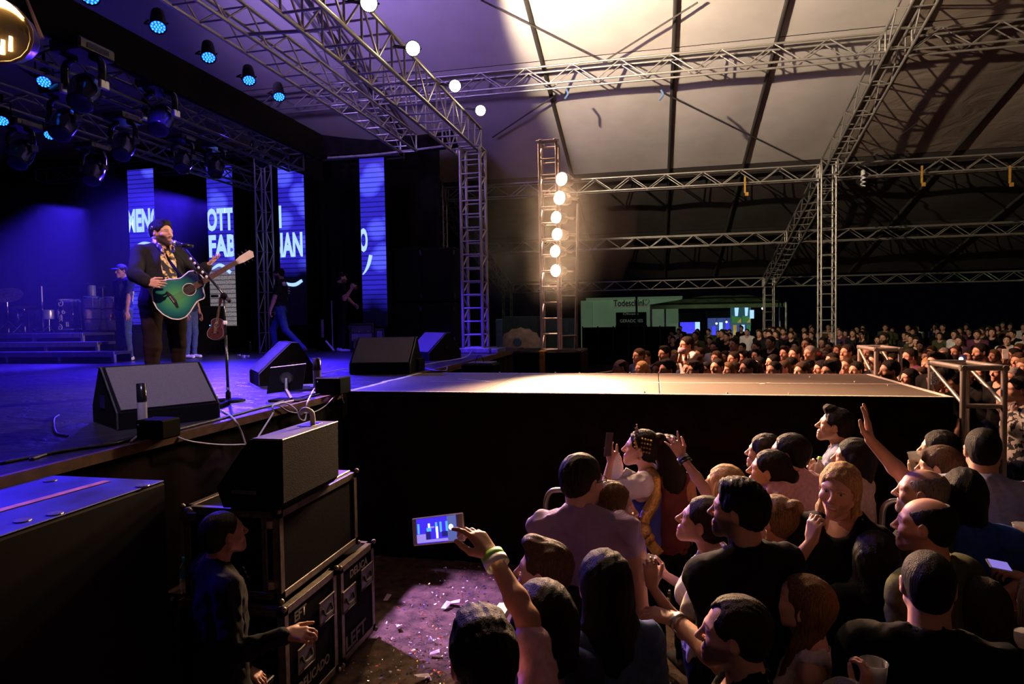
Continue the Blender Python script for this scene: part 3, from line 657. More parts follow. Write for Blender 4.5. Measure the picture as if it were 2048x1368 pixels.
    if shoes:
        for sd in 'RL':
            An = hips[sd][2]; dz = An[2] - .085 * k
            fo = Field(An + np.array([-.09, -.12, -.10]), An + np.array([.09, .25, .06]), .008 if not low else .014)
            fo.cap(An + np.array([0, -.03, -.04]), An + np.array([0, .13, -.055]), .042, .036, .02, flat=((0, 0, 1), 1.15)); fo.cap(An + np.array([0, -.02, -.02]), An, .042, .042, .02)
            fo.plane(An + np.array([0, 0, -.084]), (0, 0, -1)); child('shoe', fo, shoes)
    return ob, jo, T, Rw

# ------------------------------------------------------------------ setting: ground, stage, runway, canopy
STZ = 1.6; SX = -2.95; RY0, RY1, RX1 = 5.80, 7.88, 2.33
def struct(o): o['kind'] = 'structure'; return o
g = MB(); g.box((-40, -8, -.2), (60, 70, 0)); struct(g.build('ground', 'ground_soil'))
fl = struct(MB().box((-22, -2, STZ - .05), (SX, 14.6, STZ)).build('floor_stage', 'stage_vinyl'))
edge = struct(MB().box((SX - .02, -2, STZ - .055), (SX + .012, RY0, STZ + .003)).build('trim_stage_lip', 'wood_edge'))
struct(MB().box((SX - .02, RY1, STZ - .085), (SX + .012, 14.6, STZ + .003)).build('trim_stage_lip_beyond', 'wood_edge'))
def drape(name, A, B, z0, z1, folds, amp, mt, kind='structure', label=None, cat=None):
    """hanging cloth with soft folds"""
    A, B = np.array(A, float), np.array(B, float); d = B - A; n = np.array([-d[1], d[0]]) / np.linalg.norm(d); N = folds * 6; m = MB(); g = random.Random(3); v = []
    for j in range(4):
        for i in range(N + 1):
            t = i / N; a = amp * (.35 + .25 * j) * (sin(t * folds * 2 * pi) + .5 * sin(t * folds * 4.7 + 1)); q = A + d * t + n * a; v.append((q[0], q[1], z1 + (z0 - z1) * j / 3))
    f = [(j * (N + 1) + i, (j + 1) * (N + 1) + i, (j + 1) * (N + 1) + i + 1, j * (N + 1) + i + 1) for j in range(3) for i in range(N)]
    m.add(v, f); o = m.build(name, mt, None, True); md = o.modifiers.new('thickness', 'SOLIDIFY'); md.thickness = .006
    if kind: o['kind'] = kind
    if label: tag(o, label, cat)
    return o
drape('wall_stage_skirt', (SX - .03, -2), (SX - .03, RY0), 0, STZ - .05, 22, .018, 'brown_drape'); drape('wall_stage_skirt_beyond', (SX - .03, RY1), (SX - .03, 14.6), 0, STZ - .05, 16, .018, 'brown_drape')
rw = struct(MB().box((SX + .01, RY0 + .03, STZ - .06), (RX1 - .02, RY1, STZ - .012)).build('floor_runway', 'black_paint'))
xs = [SX + .01, -1.62, .04, 2.33]; k = 0
for i in range(3):                                                       # deck sheets with a seam between them, two rows
    for y0, y1 in ((RY0 + .025, RY0 + 1.03), (RY0 + 1.036, RY1 - .01)):
        MB().box((xs[i] + .004, y0, STZ - .015), (xs[i + 1] - .004, y1, STZ + .002), .002).build('deck_sheet', 'runway_sheet', rw)
g = random.Random(5)
def tape(name, pts, w, z=.0045):
    m = MB()
    for a, b in zip(pts, pts[1:]):
        a, b = np.array(a, float), np.array(b, float); d = nrm(b - a); n = np.array([-d[1], d[0]]) * w
        m.add([(*(a + n), STZ + z), (*(a - n), STZ + z), (*(b - n), STZ + z), (*(b + n), STZ + z), (*(a + n), STZ + .001), (*(a - n), STZ + .001), (*(b - n), STZ + .001), (*(b + n), STZ + .001)], [(0, 1, 2, 3), (0, 3, 7, 4), (1, 5, 6, 2), (0, 4, 5, 1), (3, 2, 6, 7)])
    return m.build(name, 'white_tape', rw)
tape('tape_line', [(SX + .5, RY0 + 1.02), (RX1 - .05, RY0 + 1.02)], .010)
tape('tape_line', [(-2.2, RY0 + 1.30), (-1.75, RY0 + 1.03)], .012); tape('tape_line', [(1.0, RY0 + .93), (1.12, RY0 + 1.08)], .008)
ra = [(SX + .02 + g.uniform(-.02, .02), RY0 + .06 + t * (RY1 - RY0 - .1)) for t in np.linspace(0, 1, 14)]; tape('tape_line', ra, .030)
tape('edge_trim', [(SX + .03, RY0 + .014), (RX1, RY0 + .014)], .014, .008); tape('edge_trim', [(RX1 - .02, RY0 + .03), (RX1 - .02, RY1 - .02)], .022, .006); tape('edge_trim', [(SX + .3, RY1 - .006), (RX1, RY1 - .006)], .010, .005)
drape('wall_runway_skirt', (SX + .02, RY0 + .012), (RX1, RY0 + .012), 0, STZ - .004, 20, .010, 'brown_drape'); drape('wall_runway_skirt_end', (RX1, RY0 + .012), (RX1, RY1), 0, STZ - .004, 9, .01, 'black_drape'); drape('wall_runway_skirt_beyond', (SX, RY1), (RX1, RY1), 0, STZ - .004, 16, .01, 'black_drape')
# stage backing and black masking behind the screens
drape('wall_stage_back', (-22, 14.7), (-4.9, 14.7), STZ, 6.6, 26, .05, 'black_drape'); drape('wall_stage_side', (-18, -2), (-18, 14.7), STZ, 6.6, 22, .05, 'black_drape')
drape('wall_stage_masking', (-9.3, 13.75), (-8.3, 13.75), STZ, 5.9, 4, .03, 'black_drape'); drape('wall_stage_masking_centre', (-7.55, 13.6), (-6.3, 13.6), STZ, 5.95, 6, .03, 'black_drape'); drape('wall_stage_masking_far', (-11.4, 13.75), (-10.1, 13.75), STZ, 5.9, 5, .03, 'black_drape')
# canopy: rafters run down the slope, girders cross it
def rz(y): return 7.72 - .272 * (y - 13.9)
RYS = [13.9, 18.9, 23.3, 28.]
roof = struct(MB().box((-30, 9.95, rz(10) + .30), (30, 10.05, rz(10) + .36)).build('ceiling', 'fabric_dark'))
cols = [-30, -22, -14, -6.4, -2.30, .42, 2.40, 4.6, 7.5, 10.4, 14, 22, 30]
def panel(x0, x1, y0, y1, mt, nm='fabric_panel'):
    nx, ny = 8, 8; v = []
    for j in range(ny + 1):
        for i in range(nx + 1):
            a, b = i / nx, j / ny; x, y = x0 + (x1 - x0) * a, y0 + (y1 - y0) * b
            z = (rz(y) if y >= 10 else rz(10) - .272 * (10 - y)) + .02 - .10 * sin(pi * a) * sin(pi * b) * min(1, (x1 - x0) / 3)
            v.append((x, y, z))
    f = [(j * (nx + 1) + i, j * (nx + 1) + i + 1, (j + 1) * (nx + 1) + i + 1, (j + 1) * (nx + 1) + i) for j in range(ny) for i in range(nx)]
    return MB().add(v, f).build(nm, mt, roof, True)
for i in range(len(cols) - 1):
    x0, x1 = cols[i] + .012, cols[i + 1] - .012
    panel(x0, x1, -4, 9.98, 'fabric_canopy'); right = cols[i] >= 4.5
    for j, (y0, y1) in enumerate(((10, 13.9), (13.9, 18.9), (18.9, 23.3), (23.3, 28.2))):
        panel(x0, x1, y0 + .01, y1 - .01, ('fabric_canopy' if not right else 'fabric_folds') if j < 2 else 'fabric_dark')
for i, x in enumerate(cols[1:-1]):
    for a, b in ((10, 18.9), (18.9, 28.)): bar('batten', (x, a, rz(a) - .02), (x, b, rz(b) - .02), .045, 'batten', roof, 8)
# haze hanging over the back of the stage
hz = MB().box((-15.5, 8.6, STZ + .02), (-8.6, 12.55, STZ + 3.1)).build('stage_haze', 'black_paint')
mh = bpy.data.materials.new('haze'); mh.use_nodes = True; nt = mh.node_tree; nt.nodes.remove(nt.nodes['Principled BSDF'])
vs = nt.nodes.new('ShaderNodeVolumeScatter'); vs.inputs['Density'].default_value = .014; vs.inputs['Anisotropy'].default_value = .2; nt.links.new(vs.outputs[0], nt.nodes['Material Output'].inputs['Volume'])
hz.data.materials.clear(); hz.data.materials.append(mh); tag(hz, 'thin blue lit haze drifting over the back of the stage', 'haze', kind='stuff')

# ------------------------------------------------------------------ rig: girders, towers, lamps
TZ0, TZ1 = 5.62, 6.14
truss('box_truss', 'big square lattice girder hung with floodlights along the front edge of the stage', (-3.70, 2.36, 5.90), (-3.70, 13.0, 5.90), .52, .5, seg=.46, rc=.03, rb=.016, faces='vvrr', base=(-3.5, 12.7, 5.65))
truss('box_truss', 'narrow lattice girder running parallel behind the floodlight girder', (-4.86, 4.0, 5.86), (-4.86, 12.6, 5.86), .34, .34, seg=.42, rc=.024, rb=.012, faces='zzrr')
for y in (5.2, 7.0): bar('tie_bar', (-3.96, y, 5.66), (-4.70, y, 5.70), .022, 'steel', bpy.data.objects['box_truss.001'], 7)
truss('tower_truss', 'steel lattice tower carrying the floodlight girder at the stage corner', (-3.50, 12.55, STZ + .10), (-3.50, 12.55, 5.64), .40, .40, up=(0, 1, 0), seg=.27, rc=.034, rb=.018, faces='zzrr', cat='tower')
tw = bpy.data.objects['tower_truss']; MB().box((-3.80, 12.25, STZ + .005), (-3.15, 12.9, STZ + .10), .01).build('base_plate', 'steel', tw)
MB().box((-3.1, 12.2, STZ + .005), (-2.97, 12.9, STZ + .09), .01).build('foot_block', 'alloy', tw)
q = truss('tower_truss', 'slim ladder tower with a column of six floodlights beside the runway', (-1.49, 9.5, 1.81), (-1.49, 9.5, 4.80), .25, .25, up=(0, 1, 0), seg=.232, rc=.019, rb=.013, faces='zrrr', cat='tower')
for s in (-1, 1): MB().box((-1.49 + s * .11 - .025, 9.36, 4.80), (-1.49 + s * .11 + .025, 9.64, 4.86), .008).build('top_clamp', 'alloy', q)
bar('top_bar', (-1.66, 9.38, 4.83), (-1.32, 9.38, 4.83), .02, 'alloy', q)
bar('side_pole', (-1.18, 9.9, 1.8), (-1.12, 9.9, 4.0), .022, 'dark_steel', q)
for z in (2.0, 2.6, 3.2): bar('side_rung', (-1.40, 9.62, z), (-1.17, 9.9, z), .014, 'dark_steel', q)
# riser box below it with a yellow strap
rb = thing('riser_box', 'black riser box with a yellow strap under the ladder tower', 'riser', (-1.55, 9.6, 0))
MB().box((-2.02, 9.2, .0), (-1.02, 10.2, 1.80), .02).build('box', 'black_paint', rb); MB().box((-1.62, 9.185, .6), (-1.54, 9.20, 1.80), .003).build('strap', 'yellow_strap', rb)
MB().box((-1.63, 9.19, 1.80), (-1.53, 9.9, 1.806), .001).build('strap_top', 'yellow_strap', rb)
mc = thing('amp_box', 'small black box on the riser in front of the ladder tower', 'box', (-2.35, 8.9, 0)); MB().box((-2.62, 8.6, 0), (-2.16, 9.05, 1.66), .02).build('body', 'black_paint', mc); MB().box((-2.55, 8.65, 1.66), (-2.2, 9.0, 1.675), .004).build('lid', 'dark_steel', mc)
MB().path(bez([(-2.45, 8.75, 1.67), (-2.42, 8.75, 1.76), (-2.36, 8.75, 1.76), (-2.33, 8.75, 1.67)], 5), .006).build('handle', 'black_cable', mc)
def par(name, label, p, d, r, L, lens, housing='dark_steel', group=None, cells=0, yoke=(0, 0, .22), glow=None):
    """a floodlight can: housing, rear cap, lens, yoke"""
    p = np.array(p, float); d = nrm(d); t = thing(name, label, 'stage light', p, group)
    MB().lathe(p, [(r * .35, -L), (r * .78, -L * .92), (r * .92, -L * .55), (r, 0), (r * 1.05, .012), (r * 1.05, .028), (r * .95, .028), (r * .95, .004)], 18, d).build('housing', housing, t, True); hs_ = [c for c in t.children][-1]
    MB().lathe(p, [(.0, .014), (r * .5, .016), (r * .93, .006)], 18, d).build('lens', lens, hs_, True)
    if cells:
        u = nrm(np.cross(d, (0, 0, 1))); w = np.cross(d, u); m = MB()
        for i, (rr, nn) in enumerate(((0, 1), (r * .38, 6), (r * .74, 11))):
            for k in range(nn): a = 2 * pi * k / nn; m.ball(p + d * .022 + (u * cos(a) + w * sin(a)) * rr, r * .13, 6, 4)
        m.build('diodes', 'led_blue', hs_, True)['kind'] = 'stuff'
    s = nrm(np.cross(d, (0, 0, 1))); h = np.array(yoke, float)
    MB().path([p - d * L * .3 + s * r * 1.12, p - d * L * .3 + s * r * 1.1 + h * .9, p - d * L * .3 - s * r * 1.1 + h * .9, p - d * L * .3 - s * r * 1.12], .011, 6).build('yoke', housing, t)
    MB().tube(p - d * L * .3 + h * .9, p - d * L * .3 + h * 1.35, .018).build('clamp', housing, t)
    return t
ords = ['first', 'second', 'third', 'fourth', 'fifth', 'sixth']
for i, p in enumerate(TOWER_LAMPS):
    par('floodlight', 'glaring warm floodlight on the ladder tower, %s from the top' % ords[i], p + np.array([.02, .06, 0]), (-.42, -1, -.03), .098 if i < 2 else .088, .22, 'lens_hot', 'alloy', 'floodlights on the ladder tower', yoke=(.14, .08, 0))
for i, p in enumerate(TRUSS_LAMPS):
    par('floodlight', 'glaring warm floodlight on the front girder, %s' % ('at the top edge of the picture', 'the largest below the top edge', 'middle of the three toward the tower', 'the last before the corner tower')[i], p, (.32, -1, -.38), .098, .24, 'lens_hot', 'dark_steel', 'floodlights on the front girder', yoke=(-.2, 0, .05))
# haze ball added to imitate the camera glow round the ladder tower lamps
lh = MB().ball((-1.45, 9.0, 3.7), (1.25, 1.2, 1.6), 24, 16).build('glow_haze', 'black_paint'); ml = mh.copy(); [n for n in ml.node_tree.nodes if n.type == 'VOLUME_SCATTER'][0].inputs['Density'].default_value = .0045; [n for n in ml.node_tree.nodes if n.type == 'VOLUME_SCATTER'][0].inputs['Anisotropy'].default_value = .55
lh.data.materials.clear(); lh.data.materials.append(ml); tag(lh, 'faint warm glowing smoke round the floodlights of the ladder tower', 'haze', kind='stuff')
# blade reflector hung at the upper left, close to the camera
mat('lamp_gold', (.35, .22, .10), .22, .9, .3, 8)
bl = par('floodlight', 'big shiny reflector lamp out of focus at the upper left corner', P(-6, 62, x=-3.2), (.55, -.8, -.25), .15, .3, 'lamp_gold', 'lamp_gold', yoke=(-.1, 0, .25))
MB().tube(WL[bl] + np.array([-.13, 0, .2]), (WL[bl][0] - .13, WL[bl][1], 5.66), .02).build('drop_pole', 'dark_steel', bl)
d_ = nrm((.55, -.8, -.25)); u_ = nrm(np.cross(d_, (0, 0, 1))); w_ = np.cross(d_, u_); c_ = WL[bl]
MB().path([c_ + d_ * .034 + (u_ * cos(a) + w_ * sin(a)) * .138 for a in np.linspace(-2.6, -.2, 16)], [.004 + .014 * sin(pi * i / 15) for i in range(16)], 6).build('rim_glint', 'painted_glint', bl, True)  # emissive crescent stands in for lamps mirrored in the shiny rim
for k in range(4): MB().path([c_ + d_ * .03 + u_ * (-.06 + .035 * k) + w_ * (.02 + .02 * (k % 2)), c_ + d_ * .03 + u_ * (-.05 + .035 * k) + w_ * (.09 + .02 * (k % 2))], .006, 5).build('facet_glint', 'painted_glint', bl, True)  # emissive streaks imitate reflections inside the bowl
# stage roof: black valance with its girder and the row of blue washes
va = MB().box((-6.06, 1.0, 5.25), (-5.98, 11.15, 5.72)); va.box((-7.1, 11.07, 5.30), (-6.0, 11.15, 5.72)); va.box((-7.06, 11.1, 5.3), (-6.98, 13.0, 5.9)); vz = va.build('valance', 'black_drape'); tag(vz, 'long black cloth valance hanging along the stage roof', 'valance')
m = MB(); m.add([P(640, 270, y=13), P(700, 277, y=13), P(760, 282, y=13), P(830, 272, y=13), P(905, 262, y=13), P(918, 295, y=13), P(885, 300, y=13), P(830, 302, y=13), P(640, 312, y=13)], [tuple(range(9))]); o = m.build('side_valance', 'black_drape'); o.modifiers.new('t', 'SOLIDIFY').thickness = .03; tag(o, 'sagging black valance cloth tied between the stage roof and the corner tower', 'valance')
o = MB().path(bez([P(655, 316, y=12.9), P(760, 308, y=12.9), P(890, 292, y=12.9)]), .022).build('edge_pipe', 'steel'); tag(o, 'thin pipe along the lower edge of the sagging valance', 'pipe')
truss('box_truss', 'dark lattice girder with moving lights under the long black valance', (-6.45, 1.5, 5.22), (-6.45, 11.0, 5.22), .3, .3, seg=.42, rc=.024, rb=.012, faces='zzrr', mt='dark_steel')
truss('box_truss', 'dark lattice girder deep over the stage behind the moving lights', (-8.6, 2.5, 5.35), (-8.6, 13., 5.35), .3, .3, seg=.45, rc=.024, rb=.012, faces='zzrr', mt='dark_steel')
truss('box_truss', 'dark lattice girder across the back of the stage above the screens', (-15, 13.55, 6.0), (-5.4, 13.55, 6.0), .3, .3, seg=.5, rc=.024, rb=.012, faces='zzrr', mt='dark_steel')
for i, (u, v) in enumerate(((180, -8), (316, 52), (417, 113), (498, 159), (558, 192))):
    p = P(u, v, x=-5.55); par('blue_wash', 'black can light glowing blue on the valance, %s' % ('cut by the top of the picture', 'nearest and largest', 'second of the lower row', 'third along toward the back', 'smallest, farthest back')[i], p, (.40, -.5, -1), .088, .26, 'lens_blue', 'black_paint', 'blue washes on the valance', cells=1, yoke=(-.15, .1, .02))
for i, (u, v, x) in enumerate(((88, 162, -7.2), (173, 186, -7.4), (4, 240, -8.3), (100, 269, -8.6))):
    p = P(u, v, x=x); par('blue_wash', 'black can light glowing blue under the stage roof, %s' % ('half hidden and small', 'brightest in the middle', 'cut by the left edge', 'lowest one')[i], p, (.45, -.55, -.8), .080, .22, 'lens_blue', 'black_paint', 'blue washes under the stage roof', cells=1)
def moving_head(label, p, s=1., glint=False):
    p = np.array(p, float); t = thing('moving_light', label, 'stage light', p, 'moving lights under the stage roof')
    MB().box(p + np.array([-.17, -.2, -.09]) * s, p + np.array([.17, .2, .02]) * s, .02).build('base', 'black_gloss', t); MB().box(p + np.array([.171, -.12, -.06]) * s, p + np.array([.176, .12, -.01]) * s, .001).build('display_panel', 'grille', t.children[0])
    for k in (-1, 1):
        MB().path(bez([p + np.array([k * .09, 0, -.09]) * s, p + np.array([k * .20, 0, -.16]) * s, p + np.array([k * .20, 0, -.36]) * s], 5), .035 * s, 8).build('yoke_arm', 'black_gloss', t, True)
        MB().box(p + np.array([k * .215 - .02, -.05, -.40]) * s, p + np.array([k * .215 + .02, .05, -.32]) * s, .008).build('arm_cap', 'alloy' if glint else 'dark_steel', t)
    MB().lathe(p + np.array([0, .05, -.30]) * s, [(.02, -.02), (.12, 0), (.15, .08), (.15, .22), (.12, .34), (.13, .36), (.11, .37), (.0, .36)], 18, (.25, -.55, -.8)).build('head', 'black_gloss', t, True)
for i, (u, v, x, s, g_, w) in enumerate(((165, 95, -5.9, 1.15, 1, 'large one with steel arm caps nearest the camera'), (318, 168, -6.2, 1.1, 1, 'second large one with steel arm caps'), (40, 245, -8.4, 1, 0, 'left one in the dark row behind'), (125, 180, -7.2, 1, 0, 'beside the small blue lamp'), (245, 232, -7.4, 1, 0, 'middle of the dark row'), (185, 290, -8.6, 1, 0, 'lowest at the left'), (365, 275, -8.2, 1, 0, 'right of the middle in the dark row'), (430, 290, -8.2, 1, 0, 'in front of the second screen'), (580, 262, -7.0, 1.25, 1, 'big one hanging over the third screen'), (522, 268, -7.4, 1, 0, 'left of the one over the third screen'))):
    moving_head('black moving head light, ' + w, P(u, v, x=x), s, g_)
# canopy girders: across the slope, and the two rafters down it
RX = (4.52, -6.35)
for k, y in enumerate(RYS):
    z = rz(y) - .34; nm = ('first', 'second', 'third', 'lowest')[k]
    truss('canopy_truss', '%s lattice girder across the canopy left of the rafter on the right' % nm, (-6.1, y, z), (4.3, y, z), .32, .36, seg=.50, faces='zznn' if k != 1 else 'zznn', rc=.024, rb=.015, group='canopy girders')
    truss('canopy_truss', '%s lattice girder across the canopy right of the rafter' % nm, (4.75, y, z), (15.2, y, z), .32, .36, seg=.50, faces='zznn', rc=.024, rb=.015, group='canopy girders')
    if k < 2: truss('canopy_truss', '%s lattice girder across the canopy behind the stage roof' % nm, (-16, y, z), (-6.6, y, z), .32, .36, seg=.50, faces='zznn', rc=.024, rb=.015, group='canopy girders')
for x, w in zip(RX, ('right', 'left')):
    for a, b, q in ((9.4, 18.6, 'upper'), (19.2, 28.0, 'lower')):
        truss('rafter_truss', '%s sloping lattice rafter of the canopy on the %s' % (q, w), (x, a, rz(a) - .34), (x, b, rz(b) - .34), .40, .44, up=(0, .27, 1), seg=.55, faces='zzrr', rc=.028, rb=.016, group='canopy rafters')
for x, w in zip(RX, ('right among the crowd', 'left behind the loudspeaker stack')):
    truss('post_truss', 'lattice post carrying the canopy, ' + w, (x, 18.9, 0), (x, 18.9, rz(18.9) - .1), .36, .36, up=(0, 1, 0), seg=.34, faces='zzrr', rc=.026, rb=.014, cat='post')
    truss('post_truss', 'low lattice post at the far edge of the canopy, ' + w, (x, 28.0, 0), (x, 28.0, rz(28.) - .2), .36, .36, up=(0, 1, 0), seg=.34, faces='zzrr', rc=.026, rb=.014, cat='post')
truss('post_truss', 'thin far post of the canopy at the right', (14.6, 28, 0), (14.6, 28, 3.3), .3, .3, up=(0, 1, 0), seg=.35, faces='zzrr', mt='dark_steel', cat='post')
def wire(label, pts, r=.008, mt='batten', name='brace_cable', cat='cable'):
    o = MB().path(pts, r, 5).build(name, mt); return tag(o, label, cat)
wire('thin pale guy wire slanting down across the right of the canopy', [P(2046, 88, y=15.), P(1745, 312, y=18.2)], .006, 'alloy')
for (u0, v0, u1, v1), w in zip(((1206, 124, 1395, 5), (1310, 178, 1620, 330), (985, 275, 1112, 190), (962, 0, 1205, 122)), ('from the first girder up to the top edge', 'from the first girder down to the right post', 'left of the first girder down toward the tower', 'in the bright patch left of the first girder')):
    y0 = 13.6; a = P(u0, v0, y=13.7); n_ = np.array([0, .272, 1.])
    D = lambda u, v: (lambda d: CP + d * ((rz(0) - .18 - CAMH) / (d[2] + .272 * d[1])))(CF * FPX + CR * (u - 1024) - CU * (v - 684))
    wire('flat brace strap under the canopy %s' % w, [D(u0, v0), D(u1, v1)], .018, 'batten')
cf = thing('lamp_bulb', 'white spiral energy saving bulb hanging from the second girder', 'bulb', P(1726, 345, y=18.6)); b = P(1726, 372, y=18.6)
MB().path([b + np.array([.05 * cos(a), .05 * sin(a), a * .017]) for a in np.linspace(0, 18, 60)], .016, 6).build('spiral', 'bulb_white', cf, True); MB().lathe(b + np.array([0, 0, .30]), [(.02, .12), (.045, .1), (.055, .02), (.05, 0)], 14).build('socket', 'white_paint', cf, True); MB().tube(b + np.array([0, 0, .4]), b + np.array([0, 0, .75]), .006).build('cord', 'black_cable', cf)
for i, (u, v) in enumerate(((1488, 372), (1838, 352), (2012, 352))):
    p = P(u, v, y=18.7); o = MB().box((p[0] - .025, p[1] - .2, p[2] - .22), (p[0] + .025, p[1] - .17, p[2] + .22), .004); o.box(p + np.array([0, -.19, -.30]), p + np.array([.09, -.16, -.20]), .004); tag(o.build('strap', 'yellow_strap'), 'tan ratchet strap tied over the second girder, %s' % ('left of the rafter', 'right of the bulb', 'near the right edge')[i], 'strap')
for i, (u, v) in enumerate(((1132, 178), (1322, 180))):
    p = P(u, v, y=13.6); o = MB().path(bez([p, p + np.array([.04, 0, -.1]), p + np.array([-.03, 0, -.2])], 4), .022, 6).build('knotted_rag', 'tarp_blue'); tag(o, 'small blue rag knotted under the first girder, %s' % ('nearer the tower', 'nearer the middle')[i], 'rag')

# ------------------------------------------------------------------ screens at the back of the stage
def led_mat(name, seed, cut, grey=None):
    """glowing picture of soft round lights in blue, dark lines between the module rows, black under the picture"""
    m = bpy.data.materials.new(name); m.use_nodes = True; nt = m.node_tree; b = nt.nodes['Principled BSDF']; N = nt.nodes.new; Lk = nt.links.new
    tc = N('ShaderNodeTexCoord'); mp = N('ShaderNodeMapping'); mp.inputs['Location'].default_value = (seed * 1.7, 0, seed * 2.3); mp.inputs['Scale'].default_value = (1, .02, 1); Lk(tc.outputs['Object'], mp.inputs['Vector'])
    vo = N('ShaderNodeTexVoronoi'); vo.inputs['Scale'].default_value = 1.55; vo.inputs['Randomness'].default_value = .9; Lk(mp.outputs['Vector'], vo.inputs['Vector'])
    r = N('ShaderNodeValToRGB'); e = r.color_ramp.elements; e[0].position = .30; e[0].color = (.075, .085, 1., 1); e[1].position = .47; e[1].color = (.02, .014, .42, 1); Lk(vo.outputs['Distance'], r.inputs['Fac'])
    no = N('ShaderNodeTexNoise'); no.inputs['Scale'].default_value = 1.1; Lk(mp.outputs['Vector'], no.inputs['Vector'])
    sp = N('ShaderNodeSeparateXYZ'); Lk(tc.outputs['Object'], sp.inputs[0])
    mul = N('ShaderNodeMath'); mul.operation = 'MULTIPLY'; mul.inputs[1].default_value = 2 * pi / .105; Lk(sp.outputs['Z'], mul.inputs[0]); sn = N('ShaderNodeMath'); sn.operation = 'SINE'; Lk(mul.outputs[0], sn.inputs[0])
    mr = N('ShaderNodeMapRange'); mr.inputs[1].default_value = -1; mr.inputs[2].default_value = -.55; mr.inputs[3].default_value = .35; mr.inputs[4].default_value = 1.35; Lk(sn.outputs[0], mr.inputs[0])
    zr = N('ShaderNodeMapRange'); zr.inputs[1].default_value = cut; zr.inputs[2].default_value = cut + .5; zr.inputs[3].default_value = 0.004; zr.inputs[4].default_value = 1; 
    ad = N('ShaderNodeMath'); ad.operation = 'MULTIPLY_ADD'; ad.inputs[1].default_value = .9; Lk(no.outputs['Fac'], ad.inputs[0]); Lk(sp.outputs['Z'], ad.inputs[2]); Lk(ad.outputs[0], zr.inputs[0])
    k = N('ShaderNodeMath'); k.operation = 'MULTIPLY'; Lk(mr.outputs[0], k.inputs[0]); Lk(zr.outputs[0], k.inputs[1])
    col = r.outputs['Color']
    if grey:
        n2 = N('ShaderNodeTexNoise'); n2.inputs['Scale'].default_value = 60; Lk(tc.outputs['Object'], n2.inputs['Vector'])
        r2 = N('ShaderNodeValToRGB'); r2.color_ramp.elements[0].color = (.05, .045, .06, 1); r2.color_ramp.elements[1].color = (.42, .36, .36, 1); r2.color_ramp.elements[0].position = .35; Lk(n2.outputs['Fac'], r2.inputs['Fac'])
        zz = N('ShaderNodeMapRange'); zz.inputs[1].default_value = grey[0]; zz.inputs[2].default_value = grey[1]; zz.inputs[3].default_value = 1; zz.inputs[4].default_value = 0; Lk(sp.outputs['Z'], zz.inputs[0])
        mx = N('ShaderNodeMixRGB'); Lk(zz.outputs[0], mx.inputs[0]); Lk(col, mx.inputs[1]); Lk(r2.outputs['Color'], mx.inputs[2]); col = mx.outputs[0]
    b.inputs['Base Color'].default_value = (.01, .01, .012, 1); Lk(col, b.inputs['Emission Color']); Lk(k.outputs[0], b.inputs['Emission Strength']); b.inputs['Roughness'].default_value = .4; M[name] = m; return m
LY = 13.2; XA = (1, 0, 0); ZA = (0, 0, 1)
def tz(u, v): return P(u, v, y=LY - .05)
for i, (u0, u1, v, cut, gr, w) in enumerate(((252, 303, 340, .6, None, 'behind the singer on his left'), (410, 461, 334, -.4, (1.75, 2.15), 'beside the singer hand, grey picture below'), (553, 604, 324, 2.05, None, 'behind the man in a cap'), (717, 766, 317, 1.25, None, 'nearest the loudspeaker stack'))):
    a, b_ = tz(u0, v), tz(u1, v); zt = a[2]; t = thing('led_screen', 'tall narrow blue screen column with pale letters, ' + w, 'screen', ((a[0] + b_[0]) / 2, LY, STZ), 'tall screens at the back of the stage')
    MB().box((a[0] - .012, LY, STZ + .25), (b_[0] + .012, LY + .12, zt + .015), .006).build('cabinet', 'black_paint', t)
    for q in range(7):
        z0 = zt - (q + 1) * .52; led = M.get('led_%d' % i) or led_mat('led_%d' % i, i + 1, cut - zt * 0, gr)
        MB().box((a[0], LY - .02, z0 + .002), (b_[0], LY - .001, z0 + .519)).build('screen_module', led, t)
    MB().box((a[0] + .02, LY, STZ), (b_[0] - .02, LY + .4, STZ + .06)).build('foot', 'dark_steel', t); MB().box(((a[0] + b_[0]) / 2 - .04, LY + .03, STZ + .05), ((a[0] + b_[0]) / 2 + .04, LY + .1, STZ + .3)).build('post', 'dark_steel', t)
    def line(txt, u, v0, v1, wpx, sx=1.):
        o = tz(u, v1); h = tz(u, v0)[2] - o[2]; wd_ = wpx / 50 * (b_[0] - a[0])
        lettering('letters', txt, (o[0], LY - .024, o[2]), XA, ZA, 1, 'text_light', t, bold=.045, fit=(wd_, h), clip=(a[0] + .004 - o[0], b_[0] - .004 - o[0]))
    if i == 0: line('MENO', 253, 418, 466, 66)
    if i == 1: line('OTTI', 412, 417, 463, 58); line('FABI', 417, 470, 515, 60)
    if i == 2: line('I', 556, 411, 456, 6); line('BIAN', 545, 466, 515, 59)
    if i == 3: line('NO', 703, 457, 505, 33)
    arc = {1: [(412, 541), (424, 537), (440, 530), (460, 545)], 2: [(562, 560), (575, 568), (590, 569), (603, 561)], 3: [(717, 556), (728, 545), (736, 530), (741, 510)], 0: [(258, 508), (270, 494), (285, 487), (301, 488)]}[i]
    m = MB(); c = bez([tz(*q) + np.array([0, .026, 0]) for q in arc], 6); m.path([q for q in c if a[0] < q[0] < b_[0]], [.012 + .03 * sin(pi * j / 25) for j in range(len([q for q in c if a[0] < q[0] < b_[0]]))], 5); m.build('swoosh', 'text_light', t)
lad = truss('tower_truss', 'thin lattice tower standing on the stage behind the man in a cap', (-8.28, 12.75, STZ), (-8.28, 12.75, 6.0), .24, .24, up=(0, 1, 0), seg=.42, rc=.02, rb=.011, faces='zzrr', cat='tower')

